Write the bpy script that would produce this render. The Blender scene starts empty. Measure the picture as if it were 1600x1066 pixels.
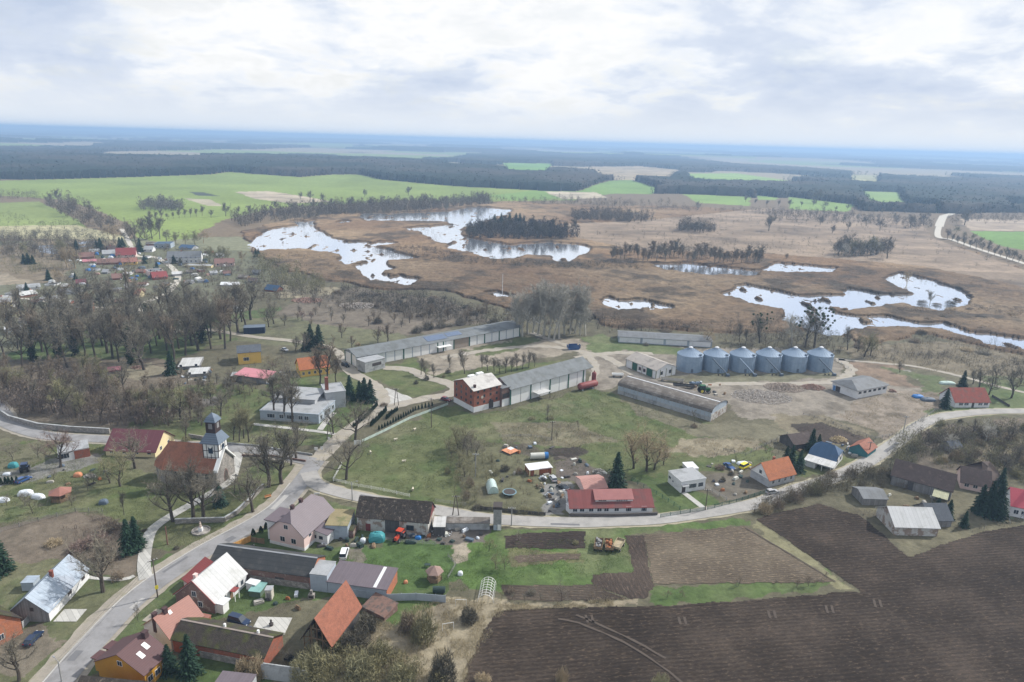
import bpy, bmesh, math, random
import numpy as np
from mathutils import Vector, Matrix

# ------------------------------------------------------------------ camera, world, sun, exposure
CH = 100.0; F = 1066.0; PITCH = math.atan(313/1066.0); ROLL = math.radians(1.647)
sc = bpy.context.scene
C = sc.collection
_f = Vector((0, math.cos(PITCH), -math.sin(PITCH))); _r = Vector((1, 0, 0)); _u = Vector((0, math.sin(PITCH), math.cos(PITCH)))
RX = _r*math.cos(ROLL) + _u*math.sin(ROLL); UX = -_r*math.sin(ROLL) + _u*math.cos(ROLL)
cam = bpy.data.cameras.new('camera'); camo = bpy.data.objects.new('camera', cam); C.objects.link(camo)
m = Matrix((RX, UX, -_f)).transposed().to_4x4(); m.translation = Vector((0, 0, CH)); camo.matrix_world = m
cam.sensor_width = 36.0; cam.lens = 36.0*F/1600.0; cam.clip_start = 1.0; cam.clip_end = 120000.0
sc.camera = camo
sc.view_settings.view_transform = 'Standard'; sc.view_settings.look = 'None'
sc.view_settings.gamma = 1.0; sc.view_settings.use_curve_mapping = False
sc.view_settings.exposure = 0.2

SUN_AZ = math.radians(62)      # measured from +Y (straight ahead) towards +X (right)
SUN_EL = math.radians(40)
w = bpy.data.worlds.new("World"); sc.world = w; w.use_nodes = True
nt = w.node_tree; N = nt.nodes; LK = nt.links
for n_ in list(N): N.remove(n_)
def wn(t, **k):
    n = N.new(t)
    for a, b in k.items(): setattr(n, a, b)
    return n
def wmath(op, a, b=None):
    n = N.new('ShaderNodeMath'); n.operation = op
    for i, v in enumerate((a, b)):
        if v is None: continue
        if isinstance(v, (int, float)): n.inputs[i].default_value = v
        else: LK.new(v, n.inputs[i])
    return n.outputs[0]
out = wn('ShaderNodeOutputWorld'); bg = wn('ShaderNodeBackground'); bg.inputs['Strength'].default_value = 0.1
sky = wn('ShaderNodeTexSky'); sky.sky_type = 'NISHITA'; sky.sun_disc = False
sky.sun_elevation = SUN_EL; sky.sun_rotation = SUN_AZ; sky.dust_density = 2.0; sky.air_density = 1.0
tc = wn('ShaderNodeTexCoord'); sp = wn('ShaderNodeSeparateXYZ'); LK.new(tc.outputs['Generated'], sp.inputs[0])
zc = wmath('MAXIMUM', sp.outputs[2], 0.0)
dz = wmath('ADD', zc, 0.26)
cx = wmath('DIVIDE', sp.outputs[0], dz); cy = wmath('DIVIDE', sp.outputs[1], dz)
cb = wn('ShaderNodeCombineXYZ'); LK.new(wmath('MULTIPLY', cx, 1.15), cb.inputs[0]); LK.new(wmath('MULTIPLY', cy, 1.1), cb.inputs[1])
cb.inputs[2].default_value = 8.1
def wnoise(scale, det, rough, dist=0.0):
    n = wn('ShaderNodeTexNoise'); LK.new(cb.outputs[0], n.inputs['Vector'])
    n.inputs['Scale'].default_value = scale; n.inputs['Detail'].default_value = det
    n.inputs['Roughness'].default_value = rough; n.inputs['Distortion'].default_value = dist
    return n.outputs['Fac']
big = wnoise(0.95, 9, 0.52, 0.3); fine = wnoise(3.2, 9, 0.6, 0.25)
mixn = wmath('ADD', wmath('MULTIPLY', big, 0.66), wmath('MULTIPLY', fine, 0.34))
rp = wn('ShaderNodeValToRGB'); LK.new(mixn, rp.inputs[0])
el = rp.color_ramp.elements
el[0].position = 0.43; el[0].color = (1.0, 1.0, 1.0, 1)
el[1].position = 0.61; el[1].color = (0.55, 0.635, 0.80, 1)
e = el.new(0.472); e.color = (0.86, 0.90, 0.965, 1)
e = el.new(0.508); e.color = (0.71, 0.775, 0.895, 1)
# clouds over the clear sky, thinning where the noise is low
blue = wn('ShaderNodeMix'); blue.data_type = 'RGBA'; blue.blend_type = 'MIX'
mul = wn('ShaderNodeMix'); mul.data_type = 'RGBA'; mul.blend_type = 'MULTIPLY'; mul.inputs[0].default_value = 1.0
LK.new(rp.outputs[0], mul.inputs[6]); mul.inputs[7].default_value = (9.0, 9.0, 9.0, 1)
mr = wn('ShaderNodeMapRange'); LK.new(fine, mr.inputs[0]); mr.inputs[1].default_value = 0.36; mr.inputs[2].default_value = 0.5
mr.inputs[3].default_value = 0.80; mr.inputs[4].default_value = 0.97
LK.new(mr.outputs[0], blue.inputs[0]); LK.new(sky.outputs[0], blue.inputs[6]); LK.new(mul.outputs[2], blue.inputs[7])
# pale even haze band low over the horizon
hz = wn('ShaderNodeMapRange'); LK.new(zc, hz.inputs[0]); hz.inputs[1].default_value = 0.0; hz.inputs[2].default_value = 0.085
hz.inputs[3].default_value = 0.97; hz.inputs[4].default_value = 0.0; hz.interpolation_type = 'SMOOTHSTEP'
hm = wn('ShaderNodeMix'); hm.data_type = 'RGBA'; LK.new(hz.outputs[0], hm.inputs[0]); LK.new(blue.outputs[2], hm.inputs[6])
hm.inputs[7].default_value = (7.6, 7.9, 8.25, 1)
LK.new(hm.outputs[2], bg.inputs['Color']); LK.new(bg.outputs[0], out.inputs[0])

sun = bpy.data.lights.new('sun', 'SUN'); sun.energy = 4.7; sun.angle = math.radians(1.5); sun.color = (1.0, 0.965, 0.91)
suno = bpy.data.objects.new('sun', sun); C.objects.link(suno)
sd = Vector((math.sin(SUN_AZ)*math.cos(SUN_EL), math.cos(SUN_AZ)*math.cos(SUN_EL), math.sin(SUN_EL)))
suno.rotation_euler = sd.to_track_quat('Z', 'Y').to_euler(); suno.location = (0, 0, 300)

# ------------------------------------------------------------------ helpers
rnd = random.Random(7)
def ray(px, py):
    return (_f*F + RX*(px-800.0) + UX*(533.0-py)).normalized()
def G(px, py, z=0.0):
    """the point at height z that the photograph shows at this pixel"""
    d = ray(px, py); t = (z-CH)/d.z
    return Vector((d.x*t, d.y*t, z))
def PX(v):
    d = Vector(v)-Vector((0, 0, CH)); k = F/d.dot(_f)
    return 800+d.dot(RX)*k, 533-d.dot(UX)*k
def HT(p, ytop):
    """height of a vertical standing on ground point p whose top shows at image row ytop"""
    lo, hi = 0.0, 89.0
    for _ in range(40):
        md = (lo+hi)/2
        if PX((p.x, p.y, md))[1] > ytop: lo = md
        else: hi = md
    return (lo+hi)/2
def lin(c): 
    c = c/255.0
    return c/12.92 if c <= 0.04045 else ((c+0.055)/1.055)**2.4
KL = 1.15
def A_(r, g, b, k=KL): return (lin(r)/k, lin(g)/k, lin(b)/k)

MATS = {}
def mk(name, col, rough=0.85, var=0.25, scale=0.6, pat=None, ps=1.0, pd=0.6, col2=None, metal=0.0, bump=0.0, objvar=0.0, c2t=(0.5, 0.6), spec=0.3, c2s=None):
    """a procedural material: base colour broken by two noises, an optional second colour in patches and an optional pattern"""
    if name in MATS: return MATS[name]
    mt = bpy.data.materials.new(name); mt.use_nodes = True; t = mt.node_tree; n = t.nodes; l = t.links
    b = n['Principled BSDF']; b.inputs['Roughness'].default_value = rough; b.inputs['Metallic'].default_value = metal
    b.inputs['Specular IOR Level'].default_value = spec
    tc = n.new('ShaderNodeTexCoord'); co = tc.outputs['Object']
    def M(op, a, bb=None, cc=None):
        q = n.new('ShaderNodeMath'); q.operation = op
        for i, v in enumerate((a, bb, cc)):
            if v is None: continue
            if isinstance(v, (int, float)): q.inputs[i].default_value = v
            else: l.new(v, q.inputs[i])
        return q.outputs[0]
    def NZ(s, d=4, vec=None, r=0.6):
        q = n.new('ShaderNodeTexNoise'); l.new(vec or co, q.inputs['Vector']); q.inputs['Scale'].default_value = s
        q.inputs['Detail'].default_value = d; q.inputs['Roughness'].default_value = r; return q.outputs['Fac']
    def MX(fac, a, bb, mode='MIX'):
        q = n.new('ShaderNodeMix'); q.data_type = 'RGBA'; q.blend_type = mode
        for i, v in ((0, fac), (6, a), (7, bb)):
            if isinstance(v, (int, float)): q.inputs[i].default_value = v
            elif isinstance(v, tuple): q.inputs[i].default_value = (*v[:3], 1)
            else: l.new(v, q.inputs[i])
        return q.outputs[2]
    cur = tuple(col)
    if col2 is not None:
        mr = n.new('ShaderNodeMapRange'); l.new(NZ(c2s or scale*0.7, 6, r=0.68), mr.inputs[0])
        mr.inputs[1].default_value = c2t[0]; mr.inputs[2].default_value = c2t[1]
        cur = MX(mr.outputs[0], cur, tuple(col2))
    nz = NZ(scale, 5); nf = NZ(scale*6, 3)
    f = M('ADD', M('MULTIPLY', nz, 0.6), M('MULTIPLY', nf, 0.4))
    f = M('ADD', M('MULTIPLY', M('SUBTRACT', f, 0.5), var*4), 1.0)
    if objvar:
        oi = n.new('ShaderNodeObjectInfo')
        f = M('MULTIPLY', f, M('ADD', M('MULTIPLY', oi.outputs['Random'], objvar), 1-objvar/2))
    sx = n.new('ShaderNodeSeparateXYZ'); l.new(co, sx.inputs[0]); X, Y, Z = sx.outputs
    pf = None
    if pat == 'seam':      # standing seams every ps metres along the ridge
        fr = M('FRACT', M('DIVIDE', X, ps)); pf = M('ADD', M('MULTIPLY', M('GREATER_THAN', fr, 0.14), 1-pd), pd)
        sh = M('FLOOR', M('DIVIDE', X, ps)); 
        wn_ = n.new('ShaderNodeTexWhiteNoise'); wn_.noise_dimensions = '1D'; l.new(sh, wn_.inputs['W'])
        pf = M('MULTIPLY', pf, M('ADD', M('MULTIPLY', wn_.outputs['Value'], 0.10), 0.95))
    elif pat in ('tile', 'brick', 'block'):
        cbn = n.new('ShaderNodeCombineXYZ')
        if pat == 'tile': l.new(X, cbn.inputs[0]); l.new(M('MULTIPLY', Z, 1.4), cbn.inputs[1])
        else: l.new(M('ADD', X, Y), cbn.inputs[0]); l.new(Z, cbn.inputs[1])
        bt = n.new('ShaderNodeTexBrick'); l.new(cbn.outputs[0], bt.inputs['Vector'])
        bt.inputs['Scale'].default_value = ps; bt.inputs['Mortar Size'].default_value = 0.025
        bt.inputs['Color1'].default_value = (1.12, 1.12, 1.12, 1); bt.inputs['Color2'].default_value = (0.82, 0.82, 0.82, 1)
        bt.inputs['Mortar'].default_value = (pd, pd, pd, 1)
        cur = MX(1.0, cur, bt.outputs['Color'], 'MULTIPLY')
    elif pat == 'plank':
        q = M('ADD', X, Y); fr = M('FRACT', M('DIVIDE', q, ps)); pf = M('ADD', M('MULTIPLY', M('GREATER_THAN', fr, 0.12), 1-pd), pd)
        wn_ = n.new('ShaderNodeTexWhiteNoise'); wn_.noise_dimensions = '1D'; l.new(M('FLOOR', M('DIVIDE', q, ps)), wn_.inputs['W'])
        pf = M('MULTIPLY', pf, M('ADD', M('MULTIPLY', wn_.outputs['Value'], 0.4), 0.8))
    elif pat == 'row':     # courses along the slope
        fr = M('FRACT', M('DIVIDE', Y, ps)); pf = M('ADD', M('MULTIPLY', M('GREATER_THAN', fr, 0.2), 1-pd), pd)
    elif pat == 'ring':
        fr = M('FRACT', M('DIVIDE', Z, ps)); pf = M('ADD', M('MULTIPLY', M('GREATER_THAN', fr, 0.12), 1-pd), pd)
    if pf is not None: f = M('MULTIPLY', f, pf)
    cbv = n.new('ShaderNodeCombineXYZ'); [l.new(f, cbv.inputs[i]) for i in range(3)]
    cur = MX(1.0, cur, cbv.outputs[0], 'MULTIPLY')
    l.new(cur, b.inputs['Base Color'])
    if bump:
        bp = n.new('ShaderNodeBump'); bp.inputs['Strength'].default_value = min(1, bump); bp.inputs['Distance'].default_value = 0.1
        l.new(f, bp.inputs['Height']); l.new(bp.outputs[0], b.inputs['Normal'])
    MATS[name] = mt; return mt

def mesh(name, V, Fc, mat=None, parent=None, smooth=False):
    me = bpy.data.meshes.new(name); me.from_pydata([tuple(v) for v in V], [], [tuple(f) for f in Fc]); me.update()
    if mat is not None: me.materials.append(mat)
    if smooth: me.polygons.foreach_set('use_smooth', [True]*len(me.polygons))
    o = bpy.data.objects.new(name, me); C.objects.link(o)
    if parent is not None: o.parent = parent
    return o
def npmesh(name, V, tri, mat, parent=None, kind=None, link=True):
    """fast triangle / quad mesh from arrays"""
    me = bpy.data.meshes.new(name); k = tri.shape[1]
    me.vertices.add(len(V)); me.vertices.foreach_set('co', V.astype(np.float32).ravel())
    me.loops.add(tri.size); me.loops.foreach_set('vertex_index', tri.astype(np.int32).ravel())
    me.polygons.add(len(tri)); me.polygons.foreach_set('loop_start', np.arange(0, tri.size, k, dtype=np.int32))
    me.polygons.foreach_set('loop_total', np.full(len(tri), k, np.int32)); me.update(calc_edges=True)
    me.materials.append(mat)
    if not link: return me
    o = bpy.data.objects.new(name, me); C.objects.link(o)
    if parent is not None: o.parent = parent
    if kind: o['kind'] = kind
    return o
def tag(o, label=None, cat=None, group=None, kind=None):
    if label: o['label'] = label
    if cat: o['category'] = cat
    if group: o['group'] = group
    if kind: o['kind'] = kind
    return o
def thing(name, label, cat, loc=(0, 0, 0), rz=0.0, group=None):
    o = bpy.data.objects.new(name, None); C.objects.link(o); o.location = loc; o.rotation_euler = (0, 0, rz)
    o.empty_display_size = 0.5
    return tag(o, label, cat, group)

class MB:
    """collects boxes, tubes and prisms into one mesh"""
    def __init__(s): s.v = []; s.f = []
    def add(s, V, Fc):
        b = len(s.v); s.v += [tuple(p) for p in V]; s.f += [tuple(i+b for i in q) for q in Fc]; return s
    def box(s, x0, x1, y0, y1, z0, z1):
        if x0 > x1: x0, x1 = x1, x0
        if y0 > y1: y0, y1 = y1, y0
        return s.add([(x0,y0,z0),(x1,y0,z0),(x1,y1,z0),(x0,y1,z0),(x0,y0,z1),(x1,y0,z1),(x1,y1,z1),(x0,y1,z1)],
                     [(0,3,2,1),(4,5,6,7),(0,1,5,4),(1,2,6,5),(2,3,7,6),(3,0,4,7)])
    def tube(s, p, q, r0, r1=None, n=8, caps=True):
        p = Vector(p); q = Vector(q); r1 = r0 if r1 is None else r1; d = (q-p).normalized()
        a = d.orthogonal().normalized(); b = d.cross(a)
        V = [p+(a*math.cos(2*math.pi*i/n)+b*math.sin(2*math.pi*i/n))*r0 for i in range(n)]
        V += [q+(a*math.cos(2*math.pi*i/n)+b*math.sin(2*math.pi*i/n))*r1 for i in range(n)]
        Fc = [(i, (i+1) % n, n+(i+1) % n, n+i) for i in range(n)]
        if caps: Fc += [tuple(range(n-1, -1, -1)), tuple(range(n, 2*n))]
        return s.add(V, Fc)
    def lathe(s, prof, n=24, c=(0, 0)):
        V = []; Fc = []
        for (r, z) in prof: V += [(c[0]+r*math.cos(2*math.pi*i/n), c[1]+r*math.sin(2*math.pi*i/n), z) for i in range(n)]
        for k in range(len(prof)-1):
            Fc += [(k*n+i, k*n+(i+1) % n, (k+1)*n+(i+1) % n, (k+1)*n+i) for i in range(n)]
        Fc += [tuple(range(n-1, -1, -1)), tuple((len(prof)-1)*n+i for i in range(n))]
        return s.add(V, Fc)
    def prism(s, prof, x0, x1):
        """closed (y, z) outline pushed along x"""
        n = len(prof); V = [(x0, y, z) for y, z in prof]+[(x1, y, z) for y, z in prof]
        Fc = [(i, (i+1) % n, n+(i+1) % n, n+i) for i in range(n)]+[tuple(range(n-1, -1, -1)), tuple(range(n, 2*n))]
        return s.add(V, Fc)
    def build(s, name, mat, parent=None, smooth=False, bevel=0):
        me = bpy.data.meshes.new(name); me.from_pydata(s.v, [], s.f)
        bm = bmesh.new(); bm.from_mesh(me); bmesh.ops.recalc_face_normals(bm, faces=bm.faces)
        if bevel:
            try: bmesh.ops.bevel(bm, geom=[e for e in bm.edges if e.calc_face_angle(0) > 0.6], offset=bevel, segments=2, affect='EDGES')
            except Exception: pass
        bm.to_mesh(me); bm.free(); me.materials.append(mat)
        if smooth:
            for p in me.polygons: p.use_smooth = True
        o = bpy.data.objects.new(name, me); C.objects.link(o)
        if parent is not None: o.parent = parent
        return o

# numpy value noise
def vnoise(x, y, seed=0):
    xi = np.floor(x).astype(np.int64); yi = np.floor(y).astype(np.int64); fx = x-xi; fy = y-yi
    fx = fx*fx*(3-2*fx); fy = fy*fy*(3-2*fy)
    def h(a, b):
        n = (a*374761393+b*668265263+seed*982451653) & 0xffffffff
        n = ((n ^ (n >> 13))*1274126177) & 0xffffffff
        return ((n ^ (n >> 16)) & 0xffff)/65535.0
    return (h(xi, yi)*(1-fx)+h(xi+1, yi)*fx)*(1-fy)+(h(xi, yi+1)*(1-fx)+h(xi+1, yi+1)*fx)*fy
def fbm(x, y, seed=0, o=4):
    s = 0; a = 0.5; t = 0
    for i in range(o): s = s+a*vnoise(x*2**i, y*2**i, seed+i*17); t += a; a *= 0.55
    return s/t
def inpoly(x, y, P):
    r = np.zeros(x.shape, bool); n = len(P)
    for i in range(n):
        x0, y0 = P[i]; x1, y1 = P[(i+1) % n]
        if y0 == y1: continue
        c = ((y0 > y) != (y1 > y)) & (x < (x1-x0)*(y-y0)/(y1-y0)+x0); r ^= c
    return r
def W2(P): return [(G(*p).x, G(*p).y) for p in P]
def scatter(P, n, seed=1, mind=0.0, keep=None):
    """n random ground points in a polygon whose corners are ground points"""
    Q = W2(P); xs = [q[0] for q in Q]; ys = [q[1] for q in Q]; r = random.Random(seed); o = []
    for _ in range(n*60):
        if len(o) >= n: break
        x = r.uniform(min(xs), max(xs)); y = r.uniform(min(ys), max(ys))
        if not inpoly(np.array([x]), np.array([y]), Q)[0]: continue
        if mind and any((x-a)**2+(y-b)**2 < mind*mind for a, b in o): continue
        if keep and not keep(x, y): continue
        o.append((x, y))
    return o
# ------------------------------------------------------------------ land cover: outlines of fields, water, marsh and woods
WATER = [
 [(386,383),(400,371),(427,357),(462,353),(487,353),(500,361),(520,371),(545,378),(616,378),(618,381),(583,386),(605,389),(622,394),(652,404),(618,406),(598,409),(609,419),(597,429),(631,431),(656,437),(643,448),(610,441),(577,440),(571,430),(560,421),(530,409),(537,401),(515,394),(462,389),(406,392)],
 [(564,334),(640,333),(702,330),(744,323),(800,328),(792,335),(760,344),(740,353),(722,356),(719,366),(735,372),(760,384),(774,404),(745,398),(716,386),(691,381),(670,372),(654,362),(631,357),(680,353),(717,351),(690,346),(567,345)],
 [(700,378),(735,372),(800,383),(860,378),(900,382),(925,387),(915,396),(898,402),(893,410),(870,410),(862,400),(820,398),(800,405),(768,405),(745,398),(700,388)],
 [(459,346),(490,345),(486,353),(467,354)],
 [(1020,413),(1080,412),(1140,419),(1190,424),(1182,431),(1110,431),(1040,423)],
 [(1215,411),(1262,415),(1310,419),(1302,426),(1225,426),(1190,424)],
 [(1127,460),(1162,444),(1202,453),(1250,462),(1320,462),(1324,451),(1377,460),(1429,460),(1395,445),(1381,436),(1405,427),(1447,436),(1499,453),(1521,466),(1512,477),(1473,486),(1440,481),(1407,474),(1360,482),(1320,486),(1294,488),(1346,495),(1394,495),(1434,505),(1473,505),(1512,518),(1640,536),(1640,560),(1600,551),(1556,541),(1473,514),(1420,510),(1359,512),(1311,523),(1294,523),(1260,515),(1224,501),(1228,484),(1171,475)],
 [(941,473),(950,464),(970,470),(1001,468),(1049,479),(1049,484),(1001,485),(957,484)],
 [(757,457),(775,455),(800,462),(795,467),(770,464)],
 [(57,385),(80,382),(95,390),(85,396),(60,394)],[(120,378),(150,376),(152,384),(128,386)],
 [(530,346),(545,345),(543,350),(532,350)],
]
MARSH = [(380,362),(440,345),(530,333),(680,325),(760,312),(830,316),(950,322),(1070,322),(1200,330),(1330,340),(1440,350),(1455,372),(1610,425),(1700,470),(1700,570),(1600,556),(1500,535),(1440,520),(1340,545),(1300,520),(1130,518),(960,512),(905,490),(860,500),(780,480),(700,455),(600,452),(520,440),(450,425),(400,400)]
GREEN = (0.205, 0.265, 0.06); PALE = (0.30, 0.31, 0.14); TAN = (0.34, 0.27, 0.19)
FIELDS = [  # far fields: (outline, colour)
 ([(-60,284),(140,280),(330,276),(360,273),(400,276),(470,280),(520,277),(560,277),(600,284),(720,293),(830,298),(900,303),(900,313),(700,316),(640,312),(560,318),(430,325),(345,345),(300,372),(250,378),(215,372),(205,352),(160,332),(100,312),(-60,302)], GREEN),
 ([(-60,318),(0,317),(62,315),(112,338),(140,357),(-60,356)], (0.22, 0.27, 0.08)),
 ([(-60,354),(120,352),(190,368),(200,376),(-60,372)], (0.36, 0.33, 0.19)),
 ([(285,310),(330,312),(350,322),(325,322)], (0.33,0.29,0.2)),
 ([(368,300),(420,299),(470,306),(520,315),(455,318),(400,311)], (0.42, 0.35, 0.25)),
 ([(296,300),(320,301),(345,307),(310,306)], (0.07, 0.08, 0.06)),
 ([(785,256),(862,257),(852,268),(795,267)], (0.16,0.30,0.06)),
 ([(915,262),(1000,261),(1062,267),(1045,276),(940,273)], (0.34,0.27,0.17)),
 ([(950,285),(985,283),(1036,297),(1018,304),(960,303),(905,309),(800,313),(760,306),(830,299),(900,300)], (0.17,0.27,0.06)),
 ([(850,300),(930,301),(950,309),(880,312)], (0.42,0.36,0.26)),
 ([(1072,273),(1150,272),(1262,278),(1292,281),(1200,282),(1085,279)], (0.24,0.36,0.08)),
 ([(1330,274),(1370,275),(1372,282),(1332,280)], (0.36,0.34,0.16)),
 ([(1068,304),(1172,308),(1172,322),(1090,317)], (0.20,0.30,0.07)),
 ([(1232,308),(1335,320),(1325,331),(1235,327)], (0.20,0.30,0.07)),
 ([(1180,306),(1215,309),(1214,313),(1185,312)], (0.20,0.30,0.07)),
 ([(1342,299),(1405,301),(1412,317),(1465,325),(1466,332),(1380,328),(1360,325)], (0.21,0.31,0.08)),
 ([(1515,361),(1680,364),(1680,398),(1600,391),(1560,383)], (0.15,0.26,0.055)),
 ([(1500,342),(1680,345),(1680,362),(1515,360)], (0.33,0.26,0.19)),
 ([(1570,318),(1680,322),(1680,334),(1580,330)], (0.34,0.29,0.21)),
 ([(1200,325),(1440,345),(1455,372),(1610,425),(1680,450),(1680,470),(1560,440),(1430,415),(1300,405),(1180,395),(1000,392),(900,372),(880,350),(1000,345)], (0.26,0.195,0.135)),
]
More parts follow.
